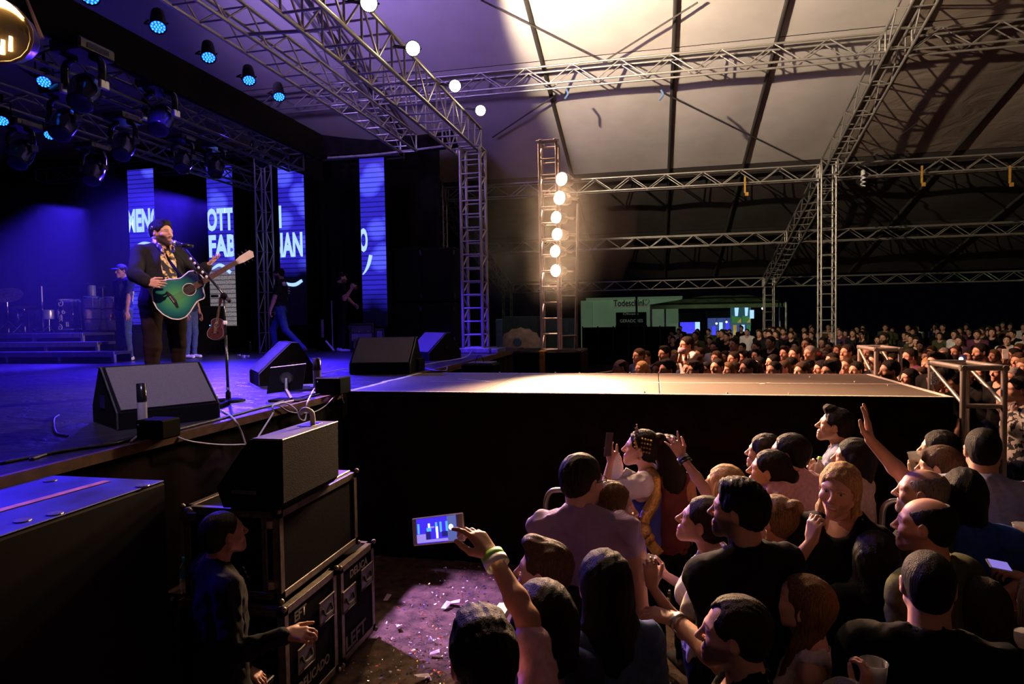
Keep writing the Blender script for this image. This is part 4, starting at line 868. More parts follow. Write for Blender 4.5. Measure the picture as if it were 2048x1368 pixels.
# ------------------------------------------------------------------ drum riser, drums, percussion
def stepped(label, u, v, z, y0, x0=-15., d=.42):
    t = thing('stage_step', label, 'step', (x0, y0, STZ)); xr = P(u, v, y=y0)[0]
    MB().box((x0, y0, z - .05), (xr, y0 + d, z)).build('tread', 'stage_vinyl', t); MB().box((x0, y0 - .02, z - .09), (xr + .02, y0, z + .004), .004).build('nosing', 'alloy', t)
    for k in range(4): MB().box((xr - .05 - k * 1.15, y0 + .0, STZ + .003), (xr + .01 - k * 1.15, y0 + .05, z - .05), .004).build('leg', 'alloy', t)
    MB().box((x0, y0 + d - .03, STZ + .005), (xr - .02, y0 + d - .01, z - .05)).build('back_board', 'black_paint', t)
    return xr
stepped('lowest steel edged stage step at the left, nearest the wedge', 228, 722, STZ + .20, 9.6)
stepped('middle steel edged stage step at the left', 195, 698, STZ + .36, 10.05)
stepped('top steel edged stage step under the drums', 165, 674, STZ + .52, 10.5, d=.78)
rs = thing('drum_riser', 'black platform under the drums and congas behind the steps', 'platform', (-13, 12.5, STZ)); MB().box((-16, 11.3, STZ), (P(240, 700, y=11.3)[0], 13.0, STZ + .53), .01).build('platform', 'black_carpet', rs)
RZ = STZ + .53
def conga(label, u, y, h, r, vb=664):
    p = P(u, vb, y=y); p[2] = RZ; t = thing('conga', label, 'drum', p, 'congas on the platform')
    pr = [(r * .72, 0.02), (r * .86, h * .2), (r, h * .5), (r * 1.02, h * .68), (r * .9, h * .93)]
    MB().lathe(p, pr, 22).build('shell', 'conga_wood', t, True); sh_ = t.children[-1]; MB().lathe(p, [(r * .93, h * .92), (r * .93, h), (r * .88, h + .012), (0, h + .012)], 22).build('skin', 'drum_skin', t, True)
    for hh, rr in ((.03, .76), (.36, .97), (.66, 1.05)): MB().lathe(p, [(r * rr, h * hh - .014), (r * rr + .008, h * hh), (r * rr, h * hh + .014)], 22).build('hoop', 'dark_steel', t, True)
    MB().lathe(p, [(r * .97, h * .93), (r * 1.02, h * .96), (r * .97, h * .985)], 22).build('rim', 'chrome', t, True)
    for k in range(6): a = k * pi / 3 + .4; MB().tube(p + np.array([r * .99 * cos(a), r * .99 * sin(a), h * .72]), p + np.array([r * .98 * cos(a), r * .98 * sin(a), h * .95]), .008, n=6).build('lug', 'chrome', sh_)
conga('pale wooden conga left of the pair beside the bassist', 185, 11.6, .74, .155); conga('pale wooden conga half hidden between two others', 208, 11.9, .72, .13); conga('pale wooden conga partly hidden by the bassist arm', 226, 11.6, .72, .145)
p = P(140, 663, y=11.6); p[2] = RZ; t = thing('surdo_drum', 'tall black drum painted with white swirls and arrows', 'drum', p)
MB().lathe(p, [(.20, .02), (.215, .04), (.215, .66), (.20, .68)], 26).build('shell', 'black_gloss', t, True); MB().lathe(p, [(.205, .66), (.205, .70), (0, .705)], 26).build('skin', 'drum_skin', t, True)
for z in (.05, .65): MB().lathe(p, [(.215, z - .02), (.226, z), (.215, z + .02)], 26).build('hoop', 'chrome', t, True)
def on_drum(a, z, r=.219): return p + np.array([r * sin(a), -r * cos(a), z])
for a0, z0, s, k in ((.05, .60, .07, 1), (-.12, .10, .07, 1), (-.25, .42, .05, -1), (.35, .42, .04, -1)):
    pts = [on_drum(a0 + k * s * 4.5 * (1 - .75 * q) * sin(q * 7.5), z0 + s * (1 - .75 * q) * cos(q * 7.5)) for q in np.linspace(0, 1, 26)]; MB().path(pts, .009, 5).build('swirl', 'white_paint', t)
for j in range(4): MB().path([on_drum(-.02 - .14 + .03 * j, .22 + .035 * j), on_drum(.12, .275 + .035 * j), on_drum(.2, .225 + .03 * j)], .006, 5).build('arrow', 'white_paint', t)
for j in range(6): MB().ball(on_drum(.55 + .14 * (j % 2), .13 + .035 * (j // 2)), (.012, .012, .016), 8, 5).build('dot', 'white_paint', t)
p = P(98, 640, y=11.4); p[2] = RZ; t = thing('timbale', 'small silver drum on a chrome stand', 'drum', p)
MB().lathe(p, [(.12, .28), (.125, .30), (.125, .46), (.12, .48), (0, .48)], 22).build('shell', 'drum_silver', t, True); MB().tube(p + np.array([0, 0, .02]), p + np.array([0, 0, .3]), .012).build('pole', 'chrome', t)
for k in range(3): a = k * 2.1; MB().tube(p + np.array([0, 0, .14]), p + np.array([.13 * cos(a), .13 * sin(a), 0]), .009).build('leg', 'chrome', t)
p = P(86, 640, y=11.5); p[2] = RZ; t = thing('mic_pole', 'slim pale pole standing beside the small silver drum', 'stand', p); MB().tube(p, p + np.array([0, 0, .99]), .013).build('pole', 'ivory', t); MB().lathe(p, [(.09, 0), (.09, .015), (.02, .03)], 14).build('base', 'dark_steel', t)
p = P(186, 640, y=12.3); p[2] = RZ; t = thing('tube_drum', 'tall shiny silver tube standing behind the congas', 'drum', p); MB().lathe(p, [(.08, .02), (.08, 1.02), (.075, 1.03), (.0, 1.03)], 18).build('tube', 'drum_silver', t, True); MB().lathe(p, [(.12, 0), (.12, .02)], 16).build('base', 'dark_steel', t)
MB().lathe(p + np.array([-.10, 0, 1.06]), [(.0, .03), (.10, .01), (.14, 0)], 18).build('cymbal', 'cymbal', t, True)
def cym(label, u, v, y, r, tilt):
    q = P(u, v, y=y); t = thing('cymbal_stand', label, 'cymbal', (q[0], q[1], RZ)); MB().lathe(q, [(.012, .035), (.05, .028), (r * .6, .012), (r, 0)], 26, tilt).build('cymbal', 'cymbal', t, True); MB().tube((q[0], q[1], RZ), q, .012).build('pole', 'chrome', t)
    for k in range(3): a = k * 2.1 + .4; MB().tube((q[0], q[1], RZ + .25), (q[0] + .25 * cos(a), q[1] + .25 * sin(a), RZ), .01).build('leg', 'chrome', t)
cym('large cymbal tipped toward the audience at the left edge', 14, 590, 11.7, .30, (.35, -.45, .82)); cym('flat cymbal between the left edge and the silver drum', 48, 614, 11.6, .26, (.1, -.12, 1)); cym('small high cymbal behind the singer shoulder', 205, 575, 12.5, .17, (-.1, -.1, 1))
p = P(38, 650, y=12.2); p[2] = RZ; t = thing('bass_drum', 'dark bass drum in the blue haze at the left', 'drum', p); MB().lathe(p + np.array([0, -.2, .29]), [(.0, 0), (.27, .0), (.29, .01), (.29, .4), (.27, .42)], 26, (0.2, 1, 0)).build('shell', 'black_gloss', t, True); MB().lathe(p + np.array([0, -.2, .29]), [(.28, -.01), (.30, .01), (.29, .03)], 26, (.2, 1, 0)).build('hoop', 'chrome', t, True)
p = P(66, 650, y=11.7); p[2] = RZ; t = thing('floor_tom', 'dark floor tom on chrome legs in front of the bass drum', 'drum', p); MB().lathe(p, [(.17, .14), (.18, .16), (.18, .46), (.17, .48), (0, .48)], 22).build('shell', 'black_gloss', t, True)
for k in range(3): a = k * 2.1 + 1; MB().tube(p + np.array([.19 * cos(a), .19 * sin(a), .4]), p + np.array([.2 * cos(a), .2 * sin(a), 0]), .009).build('leg', 'chrome', t)

# ------------------------------------------------------------------ wedges and small gear on the deck
def wedge(label, loc, rz_, w=.70, d=.56, h=.40, side_port=False):
    """floor monitor; its grille faces local -Y"""
    loc = np.array(loc, float); R = rotz(rz_); t = thing('floor_monitor', label, 'loudspeaker', loc, 'floor monitors on the stage')
    pr = [(-.5, 0), (-.5, .28), (.06, 1.), (.18, 1.), (.5, .30), (.5, 0)]
    poly = [(a * d, b * h) for a, b in pr]; X = R @ np.array([0, 1., 0]); S = R @ np.array([1., 0, 0])
    MB().prism(poly, loc - S * w / 2, X, (0, 0, 1), S, w).build('cabinet', 'black_carpet', t)
    a, b = np.array([-.5 * d + .01, .28 * h + .012]), np.array([.06 * d - .006, h - .012]); n = np.array([-(b - a)[1], (b - a)[0]]); n /= np.linalg.norm(n)
    g0 = [a, b, b + n * .012, a + n * .012]; MB().prism([tuple(q) for q in g0], loc - S * (w / 2 - .018), X, (0, 0, 1), S, w - .036).build('grille', 'grille', t)
    for k in (-1, 1):
        s0 = loc + S * k * (w / 2 + .001); MB().prism([(-.02 * d, .30 * h), (.16 * d, .30 * h), (.16 * d, .52 * h), (-.02 * d, .52 * h)], s0, X, (0, 0, 1), S, .004 * k).build('handle_plate', 'black_gloss', t)
        MB().path([s0 + X * d * q[0] + np.array([0, 0, q[1] * h]) + S * k * .004 for q in ((-.49, .02), (-.49, .28), (.06, .99), (.18, .99))], .006, 5).build('edge_strip', 'dark_steel', t)
    return t
w1 = (P(131, 868, z=STZ) + P(350, 842, z=STZ)) / 2; d1 = P(350, 842, z=STZ) - P(131, 868, z=STZ)
wedge('large floor monitor facing the camera in front of the singer', w1 + np.array([0, .30, 0]), atan2(d1[1], d1[0]), np.linalg.norm(d1) * .98, .60, .40)
c2 = P(560, 770, z=STZ); wedge('floor monitor turned to the left with blue lit grille, a screen leaning behind it', c2 + np.array([-.15, .30, 0]), radians(-48), .66, .62, .46)
c3 = P(755, 748, z=STZ); wedge('floor monitor facing the camera at the runway corner', c3 + np.array([0, .30, 0]), radians(6), .78, .62, .46)
c4 = P(868, 721, z=STZ); wedge('floor monitor with a plain blue grille below the corner tower', c4 + np.array([-.1, .3, 0]), radians(-42), .74, .62, .46)
def launcher(label, u, v, h=.30, s=1., mt=('white_paint', 'black_gloss')):
    p = P(u, v, z=STZ); t = thing('effect_launcher', label, 'stage machine', p, 'tube launchers on the stage edge')
    MB().lathe(p + np.array([0, .03, 0]), [(.03 * s, .02), (.03 * s, h * .66), ], 16).build('lower_tube', mt[0], t, True); MB().lathe(p + np.array([0, .03, 0]), [(.031 * s, h * .66), (.031 * s, h), (.026 * s, h), (.026 * s, h * .8)], 16).build('upper_tube', mt[1], t, True)
    MB().box(p + np.array([.025, -.06, 0]) * s, p + np.array([.23, .12, .13]) * s, .01).build('box', 'black_paint', t); MB().ball(p + np.array([.05, -.062, .10]) * s, .006, 8, 5).build('indicator', 'alloy', t)
    MB().lathe(p + np.array([0, .03, 0]), [(.05 * s, 0), (.05 * s, .015), (.03 * s, .03)], 14).build('base', 'dark_steel', t)
launcher('tube launcher with pale lower half before the large floor monitor', 279, 876, .33, .9); launcher('tube launcher behind the leaning screen', 632, 788, .34, 1.25, ('grille', 'black_gloss')); launcher('tube launcher beside the farther floor monitor', 800, 742, .34, 1.3, ('grille', 'black_gloss'))
sc_ = P(582, 800, z=STZ); t = thing('prompter_screen', 'flat black screen seen from behind, leaning on a small stand by the floor monitor', 'monitor', sc_)
A_, B_, C_, D_ = [np.array(q) for q in (P(533, 788, y=sc_[1] - .05), P(605, 778, y=sc_[1] + .1), P(612, 728, y=sc_[1] + .14), P(541, 736, y=sc_[1] - .01))]
nn = nrm(np.cross(B_ - A_, D_ - A_)); MB().add([A_, B_, C_, D_, A_ - nn * .035, B_ - nn * .035, C_ - nn * .035, D_ - nn * .035], [(0, 1, 2, 3), (7, 6, 5, 4), (0, 4, 5, 1), (1, 5, 6, 2), (2, 6, 7, 3), (3, 7, 4, 0)]).build('panel', 'black_gloss', t)
MB().path([C_, D_], .006, 5).build('top_edge', 'alloy', t); ce = (A_ + C_) / 2; MB().lathe(ce + nn * .002, [(.0, .02), (.045, .02), (.06, 0)], 14, nn).build('mount', 'dark_steel', t); MB().path([ce + nn * .03, ce + nn * .08 + np.array([0, 0, -.1]), sc_ + np.array([.05, -.08, .02])], .018, 6).build('stand_neck', 'dark_steel', t); MB().box(sc_ + np.array([-.14, -.14, 0]), sc_ + np.array([.16, .06, .018]), .006).build('stand_foot', 'black_paint', t)
p = P(611, 780, z=STZ); t = thing('power_strip', 'pale power strip lying with coiled leads beside the leaning screen', 'power strip', p); MB().box((-.11, -.03, 0), (.11, .03, .05), .008, rotz(.4), p + np.array([0, 0, .028])).build('body', 'white_paint', t); MB().path([p + np.array([.12 + .06 * cos(a), .02 + .07 * sin(a), .02 + .01 * a / 6]) for a in np.linspace(0, 16, 50)], .006, 5).build('coiled_lead', 'grey_cable', t)
p = P(620, 762, z=STZ); tag(MB().add([p, p + np.array([.1, .05, 0]), p + np.array([.07, .05, .16]), p + np.array([0, .06, 0.01]), p + np.array([.1, .10, 0]), p + np.array([.07, .07, .16])], [(0, 1, 2), (5, 4, 3), (0, 3, 4, 1), (1, 4, 5, 2), (2, 5, 3, 0)]).build('paper_sheet', 'pale_plank'), 'pale sheet of paper propped behind the leaning screen', 'paper')
# effect pedals
p = P(395, 815, z=STZ); pb = thing('pedal_board', 'small black pedal board with pale effect pedals at the singer feet', 'pedal board', p)
RB = rotz(.32); MB().box((-.22, -.12, 0), (.22, .14, .035), .006, RB, p + np.array([0, 0, .02])).build('board', 'black_paint', pb)
for i, (x, y, sx_, m_) in enumerate(((-.15, .07, .075, 'white_paint'), (-.04, .08, .055, 'pale_plank'), (.07, .09, .055, 'pale_plank'), (-.03, -.01, .06, 'pale_green_glow'), (.09, .0, .06, 'pale_plank'))):
    q = p + RB @ np.array([x, y, 0]); MB().box((-sx_, -.045, 0), (sx_, .045, .05), .006, RB, q + np.array([0, 0, .065])).build('pedal', m_, pb); pd_ = pb.children[-1]
    for k in (-1, 1): MB().tube(q + RB @ np.array([k * sx_ * .5, 0, .09]), q + RB @ np.array([k * sx_ * .5, 0, .112]), .010, n=8).build('knob', 'black_gloss', pd_)
t2 = P(366, 829, z=STZ); XB = RB @ np.array([1., 0, 0])
lettering('letters', 'PEDRO', P(365, 823, y=t2[1] - .03), XB, ZA, .05, 'white_paint', pb, bold=.002, fit=(.115, .032)); lettering('letters', 'FERRO', P(385, 816, y=t2[1]), XB, ZA, .05, 'white_paint', pb, bold=.002, fit=(.10, .030))
p = P(424, 812, z=STZ); tag(MB().box((-.10, -.035, 0), (.10, .035, .06), .008, RB, p + np.array([0, 0, .032])).build('adaptor_bar', 'black_gloss'), 'black adaptor bar beside the effect pedals', 'adaptor')
p = P(378, 838, z=STZ); t = thing('plug_block', 'black plug block with a white charger standing in it', 'power strip', p); MB().box((-.14, -.04, 0), (.14, .04, .035), .012, RB, p + np.array([0, 0, .019])).build('block', 'black_gloss', t); MB().box(p + np.array([-.025, -.02, .036]), p + np.array([.025, .02, .105]), .008).build('charger', 'white_paint', t); MB().box(p + np.array([.04, .0, .036]), p + np.array([.13, .06, .10]), .01).build('adaptor', 'black_gloss', t)
def cable(label, pts, r=.007, mt='grey_cable'):
    return tag(MB().path(bez(pts, 8), r, 6).build('cable', mt, None, True), label, 'cable')
S = lambda u, v, dz=.008: P(u, v, z=STZ) + np.array([0, 0, dz])
Eg = lambda u, v: P(u, v, x=SX + .03)
cable('pale cable running from the pedals over the stage lip down to the black case', [S(398, 812, .09), S(425, 820, .03), S(448, 826), Eg(468, 838), Eg(482, 862), Eg(492, 890)])
cable('pale cable hanging from the stage lip onto the black case', [S(590, 803, .01), Eg(548, 810), Eg(546, 826), Eg(530, 852), Eg(515, 876)]); cable('pale cable looping down below the lip and back up', [Eg(548, 811), Eg(570, 806), Eg(592, 820), Eg(600, 838), Eg(610, 840), Eg(613, 822), Eg(618, 797), S(640, 778, .06), S(668, 772)])
cable('thin pale cable sagging along the skirt below the lip', [Eg(560, 812), Eg(578, 823), Eg(600, 826), Eg(628, 824), Eg(650, 812), Eg(667, 795), S(690, 776)], .005); cable('white cable sagging from the stage lip to the flight case', [S(340, 868), Eg(370, 880), Eg(410, 887), Eg(452, 890), Eg(490, 889)], .006)
cable('black cable along the stage lip under the large floor monitor', [S(0, 930), S(90, 912), S(200, 893), S(260, 880), S(330, 868), S(420, 845), S(520, 818), S(600, 800), S(680, 780)], .010, 'black_cable'); cable('second black cable along the stage lip', [S(60, 922), S(120, 905), S(230, 890), S(300, 868), S(380, 855), S(470, 832), S(560, 806), S(650, 785)], .009, 'black_cable')
cable('pale plug lead lying before the tube launcher', [S(262, 886), S(285, 870, .02), S(310, 852, .06), S(345, 847, .03)], .008, 'grey_cable'); cable('black lead looping beside the large floor monitor', [S(118, 832), S(108, 845, .02), S(112, 868), S(135, 874)], .008, 'black_cable')
cable('white tape line across the stage near the microphone foot', [S(350, 832, .002), S(400, 818, .002), S(440, 812, .002), S(512, 802, .002)], .005, 'white_tape'); cable('pale leads running along the far stage lip', [S(800, 742), S(840, 732), S(880, 725), S(930, 718, .03), S(945, 706, .05)], .008); cable('thick dark lead along the far stage lip', [S(830, 728), S(860, 740, .0), S(890, 742, -.0), S(895, 736)], .012, 'black_cable')
cable('pale lead hanging over the runway corner', [S(660, 776), S(672, 782), Eg(682, 790), Eg(688, 806)], .005); cable('pale tape line from the runway corner across the stage', [S(645, 748, .002), S(680, 740, .002), S(695, 738, .002)], .012, 'white_tape')
# instruments and racks at the back
def rack(label, u0, u1, v1, y, h, units, top=True):
    a, b = P(u0, v1, y=y), P(u1, v1, y=y); t = thing('equipment_rack', label, 'rack', ((a[0] + b[0]) / 2, y, STZ)); x0, x1 = a[0], b[0]
    MB().box((x0, y, STZ), (x1, y + .5, STZ + h), .01).build('case', 'case_panel', t)
    for x in (x0, x1): 
        for yy in (y,): MB().box((x - .015, yy - .012, STZ + .005), (x + .015, yy, STZ + h), .004).build('corner_trim', 'case_alu', t)
    for z in (STZ + .02, STZ + h - .02): MB().box((x0, y - .012, z - .015), (x1, y, z + .015), .004).build('edge_trim', 'case_alu', t)
    for k in range(units):
        z = STZ + .06 + k * (h - .1) / units; MB().box((x0 + .03, y - .010, z), (x1 - .03, y - .002, z + (h - .1) / units - .012), .002).build('rack_unit', ('black_gloss', 'drum_silver', 'grille')[k % 3], t); ru_ = t.children[-1]
        for j in range(4): MB().tube((x0 + (x1 - x0) * (j + 1) / 5, y - .022, z + .03), (x0 + (x1 - x0) * (j + 1) / 5, y - .008, z + .03), .009, n=8).build('knob', ('chrome', 'white_paint')[j % 2], ru_)
rack('low equipment rack with two blue lit amplifiers by the trumpeter', 701, 747, 690, 13.05, .62, 3); rack('tall equipment rack beside the loudspeaker stack', 758, 779, 690, 13.5, 1.35, 7); rack('small equipment rack between the taller ones', 752, 768, 690, 13.1, .5, 2)
bx = thing('gear_case', 'small pale case standing on the low equipment rack', 'case', P(704, 650, y=13.2)); q = P(704, 650, y=13.2); MB().box(q + np.array([-.06, -.1, -.12]), q + np.array([.10, .1, .0]), .01).build('body', 'case_alu', bx); MB().box(q + np.array([-.02, -.105, -.09]), q + np.array([.05, -.1, -.03]), .002).build('label_plate', 'white_paint', bx)
q = P(722, 686, y=12.9); t = thing('copper_pot', 'copper coloured bowl behind the farther floor monitor', 'pot', (q[0], q[1], STZ)); MB().lathe((q[0], q[1], STZ), [(.10, .0), (.16, .1), (.15, .26), (.17, .28), (.14, .29), (.12, .2)], 20).build('bowl', 'brass', t, True)
def paspk(label, u0, u1, v0, v1, y):
    a, b = P(u0, v1, y=y), P(u1, v0, y=y); t = thing('loudspeaker', label, 'loudspeaker', ((a[0] + b[0]) / 2, y, a[2]), 'boxes of the loudspeaker stack')
    MB().box((a[0], y, a[2]), (b[0], y + .8, b[2]), .02).build('cabinet', 'black_carpet', t); MB().box((a[0] + .03, y - .012, a[2] + .03), (b[0] - .03, y, b[2] - .03), .006).build('grille', 'black_carpet', t)
    for x in (a[0] + .01, b[0] - .01): 
        for z in (a[2] + .12, b[2] - .12): MB().box((x - .012, y - .02, z - .05), (x + .012, y - .01, z + .05), .003).build('corner_plate', 'dark_steel', t)
for j, (v0, v1, w) in enumerate(((494, 604, 'top'), (606, 690, 'lower'))):
    for i, (u0, u1, c) in enumerate(((781, 841, 'left'), (843, 909, 'right'))): paspk('huge black loudspeaker box, %s %s of the stack by the corner tower' % (w, c), u0, u1, v0, v1, 13.7)
paspk('long black base box under the loudspeaker stack', 781, 909, 691, 706, 13.7)
# guitar on a stand, other stands, bottle
def guitar_outline(n=64, cut=True):
    out = []
    for i in range(n):
        t = 2 * pi * i / n; a = .25 - .25 * cos(t); w = .205 * sin(pi * min(1, a / .30) * .5) ** .55 if a < .17 else None
        wv = np.interp(a, [0, .012, .05, .10, .16, .22, .28, .33, .38, .43, .47, .495, .50], [0, .075, .15, .190, .20, .182, .150, .128, .137, .145, .125, .06, .0])
        s = 1 if sin(t) >= 0 else -1
        if cut and s < 0 and a > .365: wv = np.interp(a, [.365, .39, .415, .43, .445, .47, .50], [.133, .138, .118, .075, .045, .030, .0])
        out.append((a, s * wv))
    return out
def guitar(name, label, H, A, N, top, side, s=1., full=True, group=None):
    """H = sound hole centre, A = along the neck, N = out of the top"""
    A = nrm(A); N = nrm(np.asarray(N) - A * (A @ np.asarray(N))); B = np.cross(N, A); H = np.array(H, float); O = H - A * .335 * s; pt = lambda a, b, n=0.: O + (A * a + B * b + N * n) * s
    t = thing(name, label, 'guitar', H, group); ol = guitar_outline(cut=full); n = len(ol)
    MB().prism([(a * s, b * s) for a, b in ol], O - N * .095 * s, A, B, N, .09 * s).build('body', side, t)
    m = MB(); rings = []
    for k, (q, hgt) in enumerate(((1., .0), (1., .004), (.97, .0065), (.75, .009), (.4, .0105))):
        o = len(m.v); 
        for a, b in ol: m.v.append(tuple(pt(.24 + (a - .24) * q, b * q, hgt - .005)))
        if k: m.f += [(o - n + i, o - n + (i + 1) % n, o + (i + 1) % n, o + i) for i in range(n)]
    m.f.append(tuple(range(4 * n, 5 * n))); m.build('soundboard', top, t, True)
    m = MB().path([pt(a, b, .001) for a, b in ol + ol[:1]], .0055 * s, 5); m.build('binding', 'ivory', t)
    MB().lathe(pt(.335, 0, .0062), [(.056 * s, 0), (.054 * s, .002), (.0, .0022)], 24, N).build('sound_hole', 'blackwood', t); MB().path([pt(.335 + .058 * cos(q), .058 * sin(q), .007) for q in np.linspace(0, 2 * pi, 30)], .003 * s, 5).build('rosette', 'ivory', t)
    MB().prism([(.148 * s, -.085 * s), (.165 * s, -.09 * s), (.182 * s, -.03 * s), (.182 * s, .03 * s), (.165 * s, .09 * s), (.148 * s, .085 * s)], O + N * .006 * s, A, B, N, .008 * s).build('bridge', 'blackwood', t); br_ = t.children[-1]
    for k in range(6): MB().lathe(pt(.156, -.03 + .012 * k, .014), [(.004 * s, 0), (.003 * s, .004), (0, .005)], 8, N).build('bridge_pin', 'ivory', br_)
    MB().prism([(.392 * s, -.028 * s), (.84 * s, -.022 * s), (.84 * s, .022 * s), (.392 * s, .028 * s)], O + N * .002 * s, A, B, N, .012 * s).build('fingerboard', 'rosewood', t); fb_ = t.children[-1]
    MB().prism([(.45 * s, -.022 * s), (.85 * s, -.020 * s), (.85 * s, .020 * s), (.45 * s, .022 * s)], O - N * .018 * s, A, B, N, .02 * s).build('neck', side, t)
    for k in range(13): q = .84 - .648 * (1 - 2 ** (-(k + 1) / 12)); MB().tube(pt(q, -.024, .0145), pt(q, .024, .0145), .0018 * s, n=5).build('fret', 'chrome', fb_)
    MB().prism([(.84 * s, -.024 * s), (.89 * s, -.034 * s), (1.0 * s, -.038 * s), (1.02 * s, 0.01 * s), (1.0 * s, .038 * s), (.89 * s, .034 * s), (.84 * s, .024 * s)], O - N * .014 * s, A, B, N, .018 * s).build('headstock', 'pale_plank' if full else side, t); hd_ = t.children[-1]
    for k in range(6): s_ = 1 if k % 2 else -1; q = .89 + .04 * (k // 2); MB().tube(pt(q, s_ * .035, -.004), pt(q, s_ * .062, -.004), .006 * s, n=6).build('tuning_peg', 'chrome', hd_)
    for k in range(6): b = -.03 + .012 * k; MB().tube(pt(.156, b, .015), pt(.86, b * .62, .018), .0010 * s, n=4).build('string', 'string', t)
    if full: MB().prism([(.10 * s, .195 * s), (.14 * s, .20 * s), (.14 * s, .205 * s), (.10 * s, .20 * s)], O - N * .08 * s, A, B, N, .05 * s).build('preamp_panel', 'black_gloss', t)
    return t, pt
def burst():
    m = bpy.data.materials.new('guitar_burst'); m.use_nodes = True; nt = m.node_tree; b = nt.nodes['Principled BSDF']; tc = nt.nodes.new('ShaderNodeTexCoord'); d = nt.nodes.new('ShaderNodeVectorMath'); d.operation = 'DISTANCE'
    d.inputs[1].default_value = GC; nt.links.new(tc.outputs['Object'], d.inputs[0]); r = nt.nodes.new('ShaderNodeValToRGB'); e = r.color_ramp.elements; e[0].position = .05; e[0].color = (.08, .34, .10, 1); e[1].position = .245; e[1].color = (.006, .010, .055, 1)
    q = e.new(.15); q.color = (.02, .16, .12, 1); no = nt.nodes.new('ShaderNodeTexNoise'); no.inputs['Scale'].default_value = 70; no.inputs['Detail'].default_value = 3; ad = nt.nodes.new('ShaderNodeMath'); ad.operation = 'MULTIPLY_ADD'; ad.inputs[1].default_value = .03
    nt.links.new(no.outputs['Fac'], ad.inputs[0]); nt.links.new(d.outputs['Value'], ad.inputs[2]); nt.links.new(ad.outputs[0], r.inputs['Fac']); nt.links.new(r.outputs['Color'], b.inputs['Base Color']); b.inputs['Roughness'].default_value = .22; b.inputs['Coat Weight'].default_value = .6; M['guitar_burst'] = m
GA = nrm((.72, .42, .52)); GN = nrm((.5, -.84, -.05)); GN = nrm(GN - GA * (GN @ GA)); GC = tuple(-GA * .14)
burst(); mat('guitar_side', (.02, .10, .11), .3, 0, .4, 30, coat=.5)
guitar('acoustic_guitar', 'green and blue acoustic guitar slung in front of the singer', P(379, 579, y=5.32), GA, GN, 'guitar_burst', 'guitar_side', .98)
q = P(434, 680, y=12.4); tg, _ = guitar('acoustic_guitar', 'reddish guitar on a stand at the back of the stage', (q[0], q[1], STZ + .62), (.03, .25, 1), (.1, -1, .2), 'guitar_red', 'guitar_red', .95, False)
tst = thing('guitar_stand', 'black stand holding the reddish guitar', 'stand', (q[0], q[1] + .1, STZ))
for k in (-1, 1): MB().tube((q[0], q[1] + .12, STZ + .5), (q[0] + k * .2, q[1] - .1, STZ), .012).build('leg', 'black_paint', tst)
MB().tube((q[0], q[1] + .12, STZ + .5), (q[0], q[1] + .3, STZ), .012).build('rear_leg', 'black_paint', tst); MB().path([(q[0] - .12, q[1] - .06, STZ + .24), (q[0] - .1, q[1] + .1, STZ + .22), (q[0] + .1, q[1] + .1, STZ + .22), (q[0] + .12, q[1] - .06, STZ + .24)], .012).build('cradle', 'black_paint', tst)
q = P(423, 690, y=12.7); t = thing('keyboard_amp', 'dark instrument stand with a row of small lights behind the microphone', 'amplifier', (q[0], q[1], STZ)); MB().box((q[0] - .35, q[1], STZ), (q[0] + .12, q[1] + .35, STZ + 1.05), .02).build('cabinet', 'black_carpet', t)
for k in range(4): MB().ball((q[0] - .02, q[1] - .006, STZ + .62 - .09 * k), .014, 8, 5).build('indicator', 'led_blue', t)
q = P(647, 666, y=13.3); t = thing('keyboard', 'pale keyboard standing on its end by the black curtain', 'keyboard', (q[0], q[1], STZ)); MB().box((q[0] - .07, q[1], STZ), (q[0] + .02, q[1] + .08, STZ + .72), .006).build('body', 'black_paint', t)
for k in range(9): MB().box((q[0] - .05, q[1] - .012, STZ + .31 + k * .045), (q[0] + .015, q[1] - .001, STZ + .35 + k * .045), .003).build('key', 'pale_plank', t)
q = P(665, 670, y=13.2); t = thing('pole_stand', 'thin pale pole stand behind the trumpeter', 'stand', (q[0], q[1], STZ)); MB().tube((q[0], q[1], STZ), (q[0], q[1], STZ + 1.12), .012).build('pole', 'grey_cable', t); MB().lathe((q[0], q[1], STZ), [(.12, 0), (.12, .015), (.02, .03)], 14).build('base', 'dark_steel', t)
q = P(650, 700, y=12.9); tag(MB().path([P(652, 682, y=12.9), P(668, 701, y=12.7)], .022, 6).build('light_stick', 'pale_plank'), 'pale stick leaning on the floor left of the trumpeter', 'stick')
q = P(501, 703, z=STZ); t = thing('water_bottle', 'small clear bottle standing on the stage behind the second floor monitor', 'bottle', q); MB().lathe(q, [(.035, 0), (.037, .02), (.037, .14), (.014, .19), (.014, .2)], 14).build('body', 'clear_plastic', t, True); MB().lathe(q, [(.016, .2), (.016, .225), (0, .226)], 12).build('cap', 'white_paint', t, True)
for i, (u, v) in enumerate(((478, 712), (487, 716), (495, 714))): q = P(u, v, z=STZ); tag(MB().box(q + np.array([-.03, -.02, 0]), q + np.array([.03, .03, .035 + .02 * (i % 2)]), .006).build('effect_pedal', 'drum_silver'), 'small effect pedal on the stage behind the microphone, %s' % ('left of three', 'middle of three', 'right of three')[i], 'pedal')
